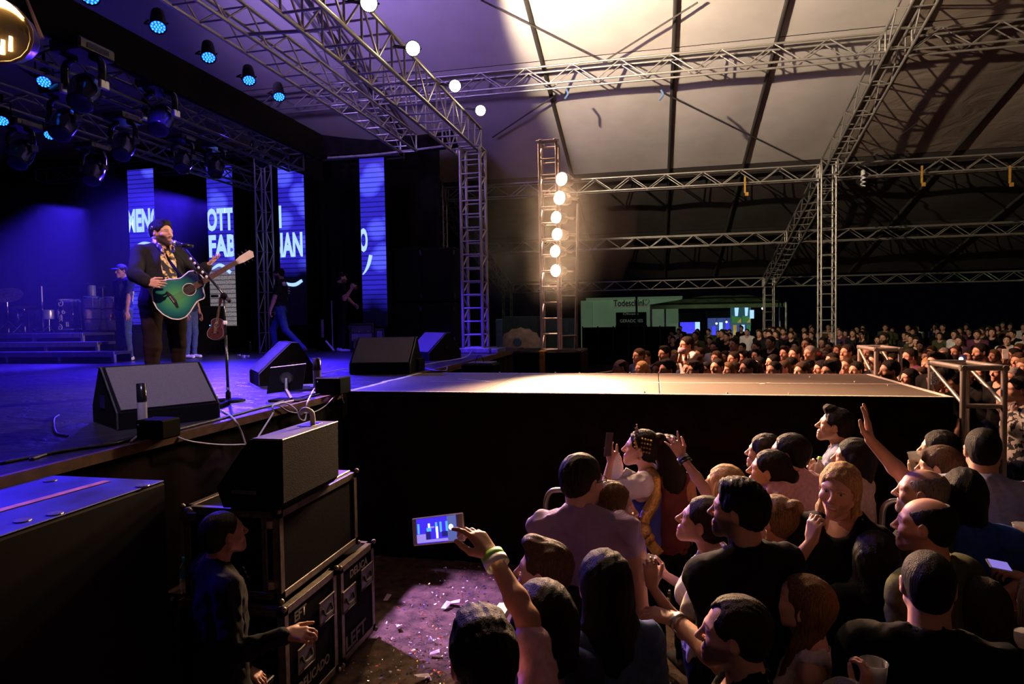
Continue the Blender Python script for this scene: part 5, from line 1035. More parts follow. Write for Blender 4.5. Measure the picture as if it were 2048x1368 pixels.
# microphone on its boom stand
b0 = P(457, 803, z=STZ); MY = b0[1]; t = thing('microphone_stand', 'black boom microphone stand with white picks clipped on, in front of the singer', 'microphone stand', b0)
MB().lathe(b0, [(.14, 0), (.14, .012), (.10, .022), (.03, .03), (.0, .03)], 26).build('base', 'black_paint', t, True); top = P(448, 592, y=MY)
MB().tube(b0 + np.array([0, 0, .02]), b0 + (top - b0) * .63, .0125, n=10).build('lower_tube', 'black_gloss', t, True); MB().tube(b0 + (top - b0) * .6, top, .009, n=10).build('upper_tube', 'black_gloss', t, True); MB().lathe(b0 + (top - b0) * .74 - np.array([0, 0, .01]), [(.014, 0), (.017, .005), (.017, .03), (.014, .035)], 12).build('collar', 'white_paint', t, True); MB().lathe(b0 + np.array([0, 0, .03]), [(.022, 0), (.022, .05), (.014, .06)], 12).build('collar', 'black_paint', t, True); MB().lathe(b0 + np.array([0, 0, .10]), [(.014, 0), (.016, .005), (.016, .025)], 12).build('ring', 'alloy', t, True)
be, bs = P(459, 602, y=MY), P(365, 494, y=5.42); MB().tube(be, bs, .0105, n=10).build('boom', 'black_gloss', t, True); MB().tube(be + (be - bs) * .0, be - (be - bs) * .06, .019, n=10).build('counterweight', 'rubber', t, True); MB().ball(top, .03, 12, 8).build('clutch', 'black_paint', t, True); MB().tube(top + np.array([-.04, -.03, 0]), top + np.array([-.1, -.03, 0]), .012, n=8).build('clutch_knob', 'black_paint', t, True)
for k in range(5):
    q = be + (bs - be) * (.40 + .085 * k + 0.02); MB().lathe(q + np.array([-.012, -.014, 0]), [(.0, .004), (.016, .003), (.014, 0)], 10, (0, -1, .2)).build('guitar_pick', 'white_glow' if False else 'white_paint', t, True)
mh_, mt_ = P(349, 486, y=5.40), P(386, 493, y=5.42); t = thing('microphone', 'wireless microphone with a silver ball grille at the singer mouth', 'microphone', mt_); MB().ball(mh_, .027, 14, 10).build('grille', 'alloy', t, True); MB().tube(mh_ + (mt_ - mh_) * .12, mt_, .021, .015, 12).build('handle', 'black_gloss', t, True); MB().lathe(mh_, [(.027, -.004), (.0285, 0), (.027, .004)], 14, mt_ - mh_).build('ring', 'dark_steel', t, True); MB().tube(mh_ + (mt_ - mh_) * .6 + np.array([0, 0, -.03]), bs, .012, n=8).build('clip', 'black_paint', t)

# ------------------------------------------------------------------ cases at the lower left
def flight_case(label, x0, x1, y0, y1, z0, z1, handles=(), letters=(), wheel=False):
    t = thing('flight_case', label, 'flight case', ((x0 + x1) / 2, (y0 + y1) / 2, z0), None); e = .022
    MB().box((x0 + .008, y0 + .008, z0 + .008), (x1 - .008, y1 - .008, z1 - .008)).build('panels', 'case_panel', t)
    c = [(x0, x1), (y0, y1), (z0, z1)]
    for ax in range(3):
        p, q = [i for i in range(3) if i != ax]
        for i in (0, 1):
            for j in (0, 1):
                lo, hi = [0] * 3, [0] * 3; lo[ax], hi[ax] = c[ax]; a, b = c[p][i], c[q][j]
                lo[p], hi[p] = (a, a + 2 * e) if i == 0 else (a - 2 * e, a); lo[q], hi[q] = (b, b + .008) if j == 0 else (b - .008, b)
                MB().box(lo, hi, .002).build('edge_trim', 'case_alu', t)
                lo[p], hi[p] = (a, a + .008) if i == 0 else (a - .008, a); lo[q], hi[q] = (b, b + 2 * e) if j == 0 else (b - 2 * e, b)
                MB().box(lo, hi, .002).build('edge_trim', 'case_alu', t)
    for x in (x0, x1):
        for y in (y0, y1):
            for z in (z0, z1): MB().ball((x, y, z), .017, 10, 6).build('corner_ball', 'case_alu', t, True)
    for (yc, zc) in handles:
        MB().box((x1 - .002, yc - .085, zc - .065), (x1 + .004, yc + .085, zc + .065), .002).build('handle_dish', 'dark_steel', t); dh_ = t.children[-1]; MB().path([(x1 + .004, yc - .09, zc - .07), (x1 + .004, yc + .09, zc - .07), (x1 + .004, yc + .09, zc + .07), (x1 + .004, yc - .09, zc + .07), (x1 + .004, yc - .09, zc - .07)], .005, 5).build('handle_rim', 'case_alu', dh_); MB().path(bez([(x1 + .006, yc - .05, zc + .02), (x1 + .018, yc - .04, zc - .02), (x1 + .018, yc + .04, zc - .02), (x1 + .006, yc + .05, zc + .02)], 4), .008, 6).build('handle', 'rubber', dh_)
    for txt, yc, zc, w, h in letters: lettering('letters', txt, (x1 + .002, yc, zc), (0, 1, 0), ZA, .1, 'case_letter', t, fit=(w, h), bold=.003)
    return t
mat('case_letter', (.10, .095, .09), .7, 0, .3, 60)
flight_case('black flight case lettered EFT, lower one nearest the seated man', -2.70, -1.99, 3.14, 3.74, .06, .72, ((3.35, .36), (3.60, .52)), (('EFT', 3.24, .60, .13, .06), ('DELICADO', 3.26, .18, .36, .06)))
flight_case('black flight case lettered LEFT, lower one by the littered ground', -2.70, -1.99, 3.79, 4.30, .06, .70, ((3.90, .46), (4.17, .50)), (('LEFT', 3.84, .12, .30, .10), ('DELICA', 3.92, .58, .27, .055)))
flight_case('black flight case with metal edges lying across the two lower cases', -2.64, -2.03, 3.18, 4.14, .745, 1.25)
t = bpy.data.objects['flight_case.002']; MB().box((-2.19, 3.24, 1.252), (-2.06, 4.10, 1.262), .003).build('lid_hinge', 'brass', t)
for z in (0.84, 1.18): MB().path([(-2.085, 3.175, z - .02), (-2.085, 3.175, z + .02)], .03, 6).build('corner_brace', 'case_alu', t)
MB().box((-2.135, 3.17, .80), (-2.105, 3.18, 1.22), .002).build('valance_strip', 'case_alu', t)
for x in (-2.66, -2.1):
    for y in (3.25, 3.65, 3.9, 4.25): tag(MB().lathe((x + .05, y - .02, .03), [(.0, 0), (.03, 0), (.03, .04), (0, .04)], 12, (0, 1, 0)).build('caster', 'rubber', bpy.data.objects['flight_case' if y < 3.8 else 'flight_case.001']))
# loudspeaker wedge lying on top, with a curved handle standing up
c = np.array([-2.17, 3.47, 1.263]); pr = [(-.19, 0), (-.23, .11), (-.07, .32), (-.01, .385), (.19, .385), (.185, .04), (.15, 0)]
t = thing('floor_monitor', 'black floor monitor lying on the flight cases, bent grip rising from its top', 'loudspeaker', c)
MB().prism(pr, c + np.array([0, -.31, 0]), (1, 0, 0), ZA, (0, 1, 0), .63).build('cabinet', 'black_carpet', t); MB().box(c + np.array([-.005, -.30, .385]), c + np.array([.185, .31, .391]), .003).build('top_panel', 'grille', t)
MB().box(c + np.array([.03, .10, .390]), c + np.array([.13, .24, .394]), .002).build('recess', 'black_gloss', t); h_ = c + np.array([.10, .17, .385]); MB().path(bez([h_, h_ + np.array([0, 0, .05]), h_ + np.array([-.01, 0, .085]), h_ + np.array([-.05, .0, .10]), h_ + np.array([-.085, 0, .075])], 5), .016, 8).build('grip', 'grey_cable', t, True)
MB().path([c + np.array([.188, -.31, .388]), c + np.array([.188, .32, .388])], .004, 5).build('worn_edge', 'case_alu', t); MB().box(c + np.array([-.13, -.315, .08]), c + np.array([.02, -.31, .10]), .001).build('badge', 'case_alu', t)
ck = thing('caster_wheel', 'small metal caster on the left edge of the upper flight case', 'wheel', P(376, 1030, y=3.17)); q = P(376, 1030, y=3.17); MB().lathe(q, [(.0, -.015), (.045, -.015), (.045, .015), (0, .015)], 16, (0, 1, 0)).build('wheel', 'case_alu', ck, True); MB().box(q + np.array([.0, -.02, -.02]), q + np.array([.06, .02, .02]), .004).build('bracket', 'dark_steel', ck)
# big black sub box against the stage with a strip of orange tape
bz = 1.55; t = thing('subwoofer', 'big black loudspeaker box at the left edge, blue lit top with orange strip', 'loudspeaker', (-2.6, 1.7, 0))
MB().box((-2.93, .8, .02), (-2.26, 2.62, bz), .012).build('cabinet', 'black_paint', t); MB().box((-2.925, .8, bz), (-2.265, 2.615, bz + .006), .002).build('top_panel', 'blue_light_tint', t)  # black box; blue lamplight is put into the colour of its top
a, b = P(0, 1021, z=bz + .008), P(215, 962, z=bz + .008); d = nrm(b - a); n_ = np.array([-d[1], d[0], 0]) * .022; a = a - d * .4
MB().add([a - n_, b - n_, b + n_, a + n_, a - n_ + np.array([0, 0, .002]), b - n_ + np.array([0, 0, .002]), b + n_ + np.array([0, 0, .002]), a + n_ + np.array([0, 0, .002])], [(0, 1, 2, 3), (4, 5, 6, 7), (0, 1, 5, 4), (2, 3, 7, 6), (1, 2, 6, 5), (0, 3, 7, 4)]).build('tape_strip', 'orange_tape', t)
for (u, v) in ((100, 962), (285, 972), (110, 1028), (45, 1042)): q = P(u, v, z=bz + .007); MB().lathe(q, [(.03, 0), (.028, .004), (.012, .006), (0, .004)], 14).build('rigging_plate', 'dark_steel', t)
MB().ball((-2.298, 2.62, .93), .008, 8, 5).build('indicator', 'red_dot', t) if 'red_dot' in M else None
# small case with papers and a bottle of water behind the seated man
q = P(352, 1172, y=3.25); t = thing('tool_case', 'small wooden topped case holding a bottle beside the flight cases', 'case', (q[0], q[1], 0)); x0, x1 = P(332, 1180, y=3.2)[0], -2.655; zt = P(352, 1178, y=3.25)[2]
MB().box((x0, 3.20, .02), (x1, 3.62, zt - .02), .008).build('body', 'case_panel', t); MB().box((x0 - .005, 3.195, zt - .02), (x1 + .005, 3.63, zt), .004).build('top', 'rosewood', t); MB().box((x0 - .008, 3.188, zt - .03), (x1 + .008, 3.202, zt + .004), .003).build('front_trim', 'case_alu', t); MB().box((x0 + .01, 3.40, zt), (x0 + .09, 3.55, zt + .003)).build('paper', 'white_paint', t)
q = P(371, 1176, y=3.27); q[2] = zt; t = thing('water_bottle', 'clear water bottle with a blue cap on the small case', 'bottle', q)
MB().lathe(q, [(.028, 0), (.031, .01), (.031, .05), (.029, .06), (.031, .07), (.031, .12), (.013, .158), (.013, .165)], 18).build('body', 'clear_plastic', t, True); MB().lathe(q, [(.0318, .07), (.0318, .115)], 18).build('label', 'label_blue', t, True); MB().lathe(q, [(.015, .163), (.015, .185), (0, .186)], 14).build('cap', 'cyan_cap', t, True)

# ------------------------------------------------------------------ littered ground between the cases and the crowd
g = random.Random(11); m = MB()
for _ in range(5200):
    x, y = g.uniform(-1.96, .6), g.uniform(2.0, 5.75); a = g.uniform(0, 6.3); l = g.uniform(.015, .06); w = .0022; tl = g.uniform(.1, .8); d = np.array([cos(a), sin(a), 0]); n = np.array([-sin(a), cos(a), 0]) * w; p0 = np.array([x, y, .001]); p1 = p0 + d * l + np.array([0, 0, l * tl])
    m.add([p0 - n, p0 + n, p1], [(0, 1, 2)])
tag(m.build('grass_litter', 'grass_dry'), 'dry trampled grass on the ground between cases and crowd', 'grass', kind='stuff')
for mt, n, sd, col, rg, me_ in (('confetti_silver', 1300, 21, (.75, .72, .75), .25, .8), ('confetti_white', 420, 22, (.75, .70, .66), .5, 0), ('confetti_blue', 330, 23, (.10, .10, .75), .3, .6), ('confetti_red', 260, 24, (.75, .10, .06), .35, .5), ('confetti_gold', 700, 25, (.75, .45, .12), .3, .7)):
    mat(mt, col, rg, me_, .15); g = random.Random(sd); m = MB()
    for _ in range(n):
        x, y = g.uniform(-2.0, .5), g.uniform(2.0, 5.7)
        if g.random() < .45: x, y = g.gauss(-.95, .42), g.gauss(3.8, .62)
        if x < -2.02 or y > 5.75: continue
        a = g.uniform(0, 6.3); l, w = g.uniform(.003, .011), g.uniform(.002, .006); t1, t2 = g.gauss(0, .35), g.gauss(0, .35)
        d = np.array([cos(a), sin(a), t1]) * l; n2 = np.array([-sin(a), cos(a), t2]) * w; c = np.array([x, y, .014 + g.uniform(0, .02)]); m.add([c - d - n2, c + d - n2, c + d + n2 + np.array([0, 0, .004]), c - d + n2], [(0, 1, 2, 3)])
    tag(m.build('confetti_litter', mt), {'silver': 'silver foil confetti scattered over the trampled grass', 'white': 'white paper scraps scattered over the trampled grass', 'blue': 'blue foil confetti scattered over the trampled grass', 'red': 'red foil confetti scattered over the trampled grass', 'gold': 'gold foil confetti scattered over the trampled grass'}[mt.split('_')[1]], 'confetti', kind='stuff')
for i, (u, v, s, w) in enumerate(((909, 1204, .05, 'pair, upper one'), (893, 1210, .045, 'pair, lower one'), (950, 1213, .05, 'right of the pair'), (845, 1352, .05, 'at the bottom edge of the picture'), (797, 1252, .03, 'in the brown grass'), (870, 1305, .035, 'in the violet light'), (775, 1195, .04, 'near the flight case'))):
    q = P(u, v, z=.03); a = i * 1.3; d = np.array([cos(a), sin(a), .2]) * s; n = np.array([-sin(a), cos(a), -.1]) * s * .5
    o = MB().add([q - d - n, q + d - n, q + d * .8 + n + np.array([0, 0, .012]), q - d + n, q + np.array([0, 0, .014])], [(0, 1, 4), (1, 2, 4), (2, 3, 4), (3, 0, 4)]).build('paper_scrap', 'confetti_white'); tag(o, 'crumpled pale paper scrap on the ground, ' + w, 'paper')
# crowd barriers
def barrier(label, pts, r=.019, posts=()):
    t = thing('crowd_barrier', label, 'barrier', (pts[0][0], pts[0][1], 0)); MB().path(bez(pts, 6), r, 8).build('top_rail', 'alloy', t, True)
    for a in posts: MB().tube(a, (a[0], a[1], .02), r * .8).build('upright', 'alloy', t)
    MB().tube((pts[0][0], pts[0][1], .3), (pts[-1][0], pts[-1][1], .3), r * .8).build('lower_rail', 'alloy', t)
Y_ = 4.75; barrier('round cornered steel crowd barrier left of the woman with a tiara', [P(1092, 1045, y=Y_), P(1092, 1005, y=Y_), P(1100, 985, y=Y_), P(1118, 980, y=Y_), P(1180, 982, y=Y_), P(1240, 988, y=Y_)], .02, [P(1092, 1045, y=Y_)])
barrier('steel crowd barrier between the tiara and the blonde with a raised hand', [P(1330, 993, y=Y_), P(1370, 997, y=Y_), P(1440, 1002, y=Y_), P(1520, 1000, y=Y_)], .02, [P(1362, 996, y=Y_)])
barrier('steel crowd barrier with a bent corner beside the balding men', [P(1763, 1060, y=4.3), P(1766, 1020, y=4.3), P(1778, 1005, y=4.3), P(1800, 1002, y=4.3), P(1850, 1003, y=4.3)], .018, [P(1763, 1060, y=4.3)])
q0, q1 = P(978, 1258, y=2.75), P(1010, 1206, y=3.2); t = thing('crowd_barrier', 'pale flat topped barrier end beside the curly head at the bottom', 'barrier', (q0[0], q0[1], 0)); d = q1 - q0; n = nrm(np.cross(d, (0, 0, 1))) * .03
MB().add([q0 - n, q0 + n, q1 + n, q1 - n, q0 - n - np.array([0, 0, .04]), q0 + n - np.array([0, 0, .04]), q1 + n - np.array([0, 0, .04]), q1 - n - np.array([0, 0, .04])], [(0, 3, 2, 1), (4, 5, 6, 7), (0, 1, 5, 4), (1, 2, 6, 5), (2, 3, 7, 6), (3, 0, 4, 7)]).build('top_plate', 'pale_plank', t); MB().tube(q0 + d * .5 - np.array([0, 0, .03]), (q0[0] + d[0] * .5, q0[1] + d[1] * .5, 0), .02).build('upright', 'alloy', t)
def cage(label, u0, u1, v0, v1, y0, y1):
    a, b = P(u0, v1, y=y0), P(u1, v1, y=y0); x0, x1, zb, zt = a[0], b[0], P(u0, v1, y=y0)[2], P(u0, v0, y=y0)[2]; t = thing('pipe_frame', label, 'frame', ((x0 + x1) / 2, y0, 0))
    for x in (x0, x1):
        for y in (y0, y1): bar('post', (x, y, 0.0), (x, y, zt), .026, 'steel', t, 9)
    for z in (zt,):
        for y in (y0, y1): bar('rail', (x0 - .03, y, z), (x1 + .03, y, z), .026, 'steel', t, 9)
        for x in (x0, x1): bar('rail', (x, y0 - .03, z), (x, y1 + .03, z), .026, 'steel', t, 9)
    bar('rail', (x0, y0, zb), (x1, y0, zb), .022, 'steel', t, 8); bar('brace', (x0, y0, zb + .02), (x0, y1, zt - .03), .018, 'steel', t, 8); bar('brace', (x1, y0, zb + .02), (x1, y1, zt - .03), .018, 'steel', t, 8)
cage('steel pipe frame standing past the far corner of the runway', 1752, 1800, 699, 765, 9.2, 9.9); cage('larger steel pipe frame at the near corner of the runway end', 1926, 2008, 736, 812, 6.5, 7.2)
for i, (x, y, s) in enumerate(((-1.2, 7.85, .02), (-.9, 7.83, .018), (-.3, 7.85, .022), (.4, 7.83, .016), (1.6, 7.4, .02), (1.9, 6.9, .02), (2.1, 6.6, .018), (.6, 5.86, .02), (1.1, 5.85, .018), (-1.9, 7.84, .02), (-.1, 5.86, .02))):
    q = np.array([x, y, STZ + .004]); tag(MB().add([q, q + np.array([s, 0, .004]), q + np.array([s * .8, s, .012]), q + np.array([0, s * .7, .016]), q + np.array([s * .4, s * .4, s])], [(0, 1, 4), (1, 2, 4), (2, 3, 4), (3, 0, 4)]).build('paper_scrap', 'confetti_white'), 'tiny white paper scrap on the %s edge of the runway, %s from the left' % (('far', 'second'), ('far', 'third'), ('far', 'fourth'), ('far', 'fifth'), ('right end', 'first'), ('right end', 'second'), ('right end', 'third'), ('near', 'second'), ('near', 'third'), ('far', 'first'), ('near', 'first'))[i], 'paper', 'paper scraps on the runway edge')

# ------------------------------------------------------------------ beyond the canopy
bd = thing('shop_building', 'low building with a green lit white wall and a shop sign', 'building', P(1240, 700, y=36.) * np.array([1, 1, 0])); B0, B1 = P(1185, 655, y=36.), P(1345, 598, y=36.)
MB().box((B0[0], 36, 0), (B1[0] + .3, 41, B1[2] + .02)).build('wall', 'wall_green_glow', bd); MB().box((B0[0] - .3, 35.6, B1[2]), (B1[0] + .5, 41, B1[2] + .14)).build('roof_edge', 'wall_green_glow', bd); MB().box((B0[0] - .6, 35.7, 0), (B0[0] - .02, 36, B1[2])).build('side_post', 'wall_green_glow', bd)
a, b = P(1225, 617, y=35.9), P(1297, 600, y=35.9); MB().box((a[0], 35.86, a[2]), (b[0] + .2, 35.95, b[2]), .01).build('sign_board', 'pale_green_glow', bd); q = P(1227, 615, y=35.84)
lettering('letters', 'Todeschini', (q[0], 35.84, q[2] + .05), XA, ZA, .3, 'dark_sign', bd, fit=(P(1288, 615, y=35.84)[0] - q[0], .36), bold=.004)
q = P(1292, 604, y=35.84); MB().path([(q[0] + .16 * 1.1 * sin(s) ** 3, 35.84, q[2] + .012 * (13 * cos(s) - 5 * cos(2 * s) - 2 * cos(3 * s) - cos(4 * s))) for s in np.linspace(0, 2 * pi, 30)], .014, 5).build('heart', 'dark_sign', bd)
p_ = P(1273, 610, y=33.); bx = tag(MB().box((p_[0] - .05, 33, 0), (p_[0] + .05, 33.1, 4.2)).build('lamp_post', 'dark_sign'), 'dark pole standing in front of the shop sign', 'pole')
a, b = P(1232, 655, y=34.5), P(1293, 624, y=34.5); t = thing('banner', 'black banner with white lettering below the shop sign', 'banner', (a[0], 34.5, 0)); MB().box((a[0], 34.5, a[2]), (b[0], 34.56, b[2]), .01).build('sheet', 'dark_sign', t); q = P(1240, 645, y=34.48); lettering('letters', 'GERADORES', (q[0], 34.49, q[2]), XA, ZA, .2, 'pale_green_glow', t, fit=(P(1286, 645, y=34.48)[0] - q[0], .16)); q = P(1246, 630, y=34.48); lettering('letters', 'Oliveira', (q[0], 34.49, q[2]), XA, ZA, .2, 'pale_green_glow', t, fit=(.8, .12))
for x in (a[0], b[0]): MB().tube((x, 34.53, 0), (x, 34.53, a[2] + .1), .03).build('post', 'dark_sign', t)
a, b = P(1211, 668, y=33.5), P(1233, 660, y=33.5); t = thing('number_sign', 'small white sign board in front of the green wall', 'sign', (a[0], 33.5, 0)); MB().box((a[0], 33.5, a[2]), (b[0], 33.54, b[2]), .005).build('board', 'pale_green_glow', t); MB().tube(((a[0] + b[0]) / 2, 33.52, 0), ((a[0] + b[0]) / 2, 33.52, a[2]), .03).build('post', 'dark_sign', t)
a, b = P(1165, 655, y=31.), P(1352, 655, y=31.); t = thing('site_fence', 'dark sheeted fence standing before the green lit wall', 'fence', (a[0], 31, 0))
for k in range(6): x0, x1 = a[0] + (b[0] - a[0]) * k / 6, a[0] + (b[0] - a[0]) * (k + 1) / 6; MB().box((x0 + .01, 31, 0), (x1 - .01, 31.05, a[2])).build('fence_panel', 'black_drape', t); MB().tube((x0, 31.02, 0), (x0, 31.02, a[2] + .05), .03).build('fence_post', 'dark_steel', t)
# green canopy tent over the lit stalls
tt = thing('canopy_tent', 'dark green peaked tent over the lit food stalls', 'tent', P(1440, 700, y=33.) * np.array([1, 1, 0])); e = [P(1302, 609, y=31.5), P(1572, 604, y=31.5), P(1560, 606, y=35.6), P(1330, 608, y=35.6)]; tp_ = P(1462, 583, y=34.)
MB().add(e + [tp_], [(0, 1, 4), (1, 2, 4), (2, 3, 4), (3, 0, 4)]).build('roof', 'green_tent', tt)
for a, b in zip(e, e[1:] + e[:1]): MB().add([a, b, b - np.array([0, 0, .22]), a - np.array([0, 0, .22])], [(0, 1, 2, 3)]).build('valance', 'green_tent', tt)
for a in e: MB().tube(a, (a[0], a[1], 0), .05).build('pole', 'steel', tt)
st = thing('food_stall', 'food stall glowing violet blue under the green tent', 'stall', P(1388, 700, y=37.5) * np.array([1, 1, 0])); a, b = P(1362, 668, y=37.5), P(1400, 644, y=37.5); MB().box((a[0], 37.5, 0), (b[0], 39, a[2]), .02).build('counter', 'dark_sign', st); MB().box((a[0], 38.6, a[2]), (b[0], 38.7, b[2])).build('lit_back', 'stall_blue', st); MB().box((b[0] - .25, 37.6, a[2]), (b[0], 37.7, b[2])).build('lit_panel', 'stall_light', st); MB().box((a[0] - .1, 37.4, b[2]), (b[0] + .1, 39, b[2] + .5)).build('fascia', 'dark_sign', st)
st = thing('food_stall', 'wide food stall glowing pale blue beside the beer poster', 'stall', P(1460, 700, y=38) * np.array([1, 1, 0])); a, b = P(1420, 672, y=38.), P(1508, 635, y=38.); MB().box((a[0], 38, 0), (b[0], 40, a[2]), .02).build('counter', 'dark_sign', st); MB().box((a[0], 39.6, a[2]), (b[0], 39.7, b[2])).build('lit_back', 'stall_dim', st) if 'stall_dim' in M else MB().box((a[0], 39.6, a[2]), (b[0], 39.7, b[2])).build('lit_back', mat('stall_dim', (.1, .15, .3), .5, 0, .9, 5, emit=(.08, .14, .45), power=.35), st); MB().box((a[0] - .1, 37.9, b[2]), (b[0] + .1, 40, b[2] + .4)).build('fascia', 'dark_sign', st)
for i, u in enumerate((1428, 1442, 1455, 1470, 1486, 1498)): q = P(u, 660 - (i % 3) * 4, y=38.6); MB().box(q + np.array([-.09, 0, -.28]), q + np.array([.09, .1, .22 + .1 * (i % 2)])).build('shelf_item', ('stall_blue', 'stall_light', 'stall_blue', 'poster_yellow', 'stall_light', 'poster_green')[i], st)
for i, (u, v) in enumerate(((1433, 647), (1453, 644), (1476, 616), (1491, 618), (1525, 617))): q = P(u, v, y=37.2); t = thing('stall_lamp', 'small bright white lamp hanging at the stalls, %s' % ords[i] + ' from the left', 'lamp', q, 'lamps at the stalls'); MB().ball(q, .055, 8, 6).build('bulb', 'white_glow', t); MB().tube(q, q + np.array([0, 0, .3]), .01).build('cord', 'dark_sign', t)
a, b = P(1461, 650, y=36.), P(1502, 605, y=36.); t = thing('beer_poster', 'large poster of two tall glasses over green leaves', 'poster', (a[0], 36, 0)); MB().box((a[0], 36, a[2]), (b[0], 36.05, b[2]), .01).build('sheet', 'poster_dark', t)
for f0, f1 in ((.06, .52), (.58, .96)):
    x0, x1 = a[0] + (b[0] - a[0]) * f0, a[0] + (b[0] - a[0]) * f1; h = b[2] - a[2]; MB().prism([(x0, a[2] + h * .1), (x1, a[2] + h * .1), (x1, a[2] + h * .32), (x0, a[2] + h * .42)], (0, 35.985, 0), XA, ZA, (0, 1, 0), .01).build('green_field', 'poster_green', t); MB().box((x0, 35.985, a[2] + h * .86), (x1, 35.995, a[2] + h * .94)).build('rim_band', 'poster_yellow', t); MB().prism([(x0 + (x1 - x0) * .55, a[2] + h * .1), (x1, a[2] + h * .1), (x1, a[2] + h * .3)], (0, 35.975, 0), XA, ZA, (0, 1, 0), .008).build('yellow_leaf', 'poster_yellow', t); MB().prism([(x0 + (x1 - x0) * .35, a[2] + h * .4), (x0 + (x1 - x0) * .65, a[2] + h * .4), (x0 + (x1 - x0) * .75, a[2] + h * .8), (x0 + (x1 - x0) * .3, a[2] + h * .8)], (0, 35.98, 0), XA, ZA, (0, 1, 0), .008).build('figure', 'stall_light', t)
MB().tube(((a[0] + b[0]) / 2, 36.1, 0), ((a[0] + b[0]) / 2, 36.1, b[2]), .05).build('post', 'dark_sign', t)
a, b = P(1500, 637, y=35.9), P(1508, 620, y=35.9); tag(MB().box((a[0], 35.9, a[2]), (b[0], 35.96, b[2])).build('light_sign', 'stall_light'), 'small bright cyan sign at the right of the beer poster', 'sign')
# scallop topped tent and containers behind the stage corner
um = thing('shell_tent', 'beige shell shaped shelter behind the stage corner', 'tent', P(1040, 690, y=17.5) * np.array([1, 1, 0])); q = P(1042, 690, y=17.5); m = MB(); v = []
for j in range(9):
    for i in range(17):
        a = pi * i / 16; b = j / 8 * pi * .5; k = 1 + .03 * cos(a * 16); v.append((q[0] + .62 * cos(a) * k, q[1] - .5 * sin(b) * sin(a), 1.45 + .55 * sin(a) * cos(b) * k))
m.add(v, [(j * 17 + i, j * 17 + i + 1, (j + 1) * 17 + i + 1, (j + 1) * 17 + i) for j in range(8) for i in range(16)]); m.build('shell', 'umbrella_beige', um, True); MB().box((q[0] - .6, q[1] - .5, 0), (q[0] + .62, q[1] + .3, 1.46), .02).build('booth', 'tarp_blue', um); MB().lathe((q[0], q[1] - .49, 1.62), [(.12, 0), (.11, -.02), (0, -.02)], 16, (0, 1, 0)).build('emblem', 'tarp_blue', um)
for i, (u0, u1, v0, v1, y, m_, w) in enumerate(((1005, 1075, 632, 700, 19., 'tarp_dim', 'wide dark green container behind the shell shelter'), (1080, 1148, 636, 700, 19.5, 'tarp_dim', 'dark green container behind the ladder tower'), (992, 1004, 638, 690, 15.5, 'tarp_blue', 'narrow blue tarpaulin hanging behind the corner tower'))):
    if m_ not in M: mat('tarp_dim', (.03, .06, .06), .7)
    a, b = P(u0, v1, y=y), P(u1, v0, y=y); t = thing('container', w, 'container', (a[0], y, 0)); MB().box((a[0], y, 0), (b[0], y + (.05 if i == 2 else 1.2), b[2]), .02).build('body', m_, t)
    for k in range(3): x = a[0] + (b[0] - a[0]) * (k + .5) / 3; MB().box((x - .02, y - .02, .05), (x + .02, y, b[2] - .05)).build('rib', m_, t)
q = P(908, 530, y=17.); t = thing('tube_lamp', 'bright white tube lamp behind the loudspeaker stack', 'lamp', q); MB().tube(q + np.array([-.06, 0, 0]), q + np.array([.12, 0, .0]), .035).build('tube', 'white_glow', t); MB().tube(q + np.array([0, .03, 0]), (q[0], q[1] + .03, 0), .02).build('pole', 'dark_sign', t)
tag(MB().path([P(1160, 752, y=9.), P(1255, 737, y=9.6)], .010, 5).build('guy_rope', 'alloy'), 'thin pale rope at the end of the far crowd, upper one', 'rope'); tag(MB().path([P(1160, 754, y=9.), P(1275, 747, y=9.6)], .008, 5).build('guy_rope', 'alloy'), 'thin pale rope at the end of the far crowd, lower one', 'rope')

# ------------------------------------------------------------------ people
def gz(x, y):
    s = lambda t: t * t * (3 - 2 * t); c = lambda t: min(1, max(0, t))
    return -.42 * s(c((x + .35) / 1.1)) * s(c((4.4 - y) / 2.4))
m = MB(); xs = np.concatenate([[-40, -20, -8], np.arange(-3, 6.01, .25), [9, 16, 30, 60]]); ys = np.concatenate([[-8, -2], np.arange(0, 6.01, .25), [9, 16, 30, 70]])
m.add([(x, y, gz(x, y)) for y in ys for x in xs], [(j * len(xs) + i, j * len(xs) + i + 1, (j + 1) * len(xs) + i + 1, (j + 1) * len(xs) + i) for j in range(len(ys) - 1) for i in range(len(xs) - 1)])
bpy.data.objects.remove(bpy.data.objects['ground']); o = m.build('ground', 'ground_soil', None, True); o['kind'] = 'structure'
def azim(u, v, a):
    """direction on the ground: 0 = profile to the left of the line of sight, 90 = away from the camera, 180 = profile to the right"""
    D = P(u, v, y=5.) - CP; return atan2(D[1], D[0]) + pi / 2 - radians(a)
def pchild(ob, mb, name, mt, smooth=True):
    R = rotz(ob.rotation_euler.z); L = np.array(ob.location); me = bpy.data.meshes.new(name); me.from_pydata([tuple(R.T @ (np.array(q) - L)) for q in mb.v], [], mb.f)
    if smooth: me.polygons.foreach_set('use_smooth', [True] * len(me.polygons))
    me.update(); me.materials.append(M[mt]); o = bpy.data.objects.new(name, me); COL.objects.link(o); o.parent = ob; return o
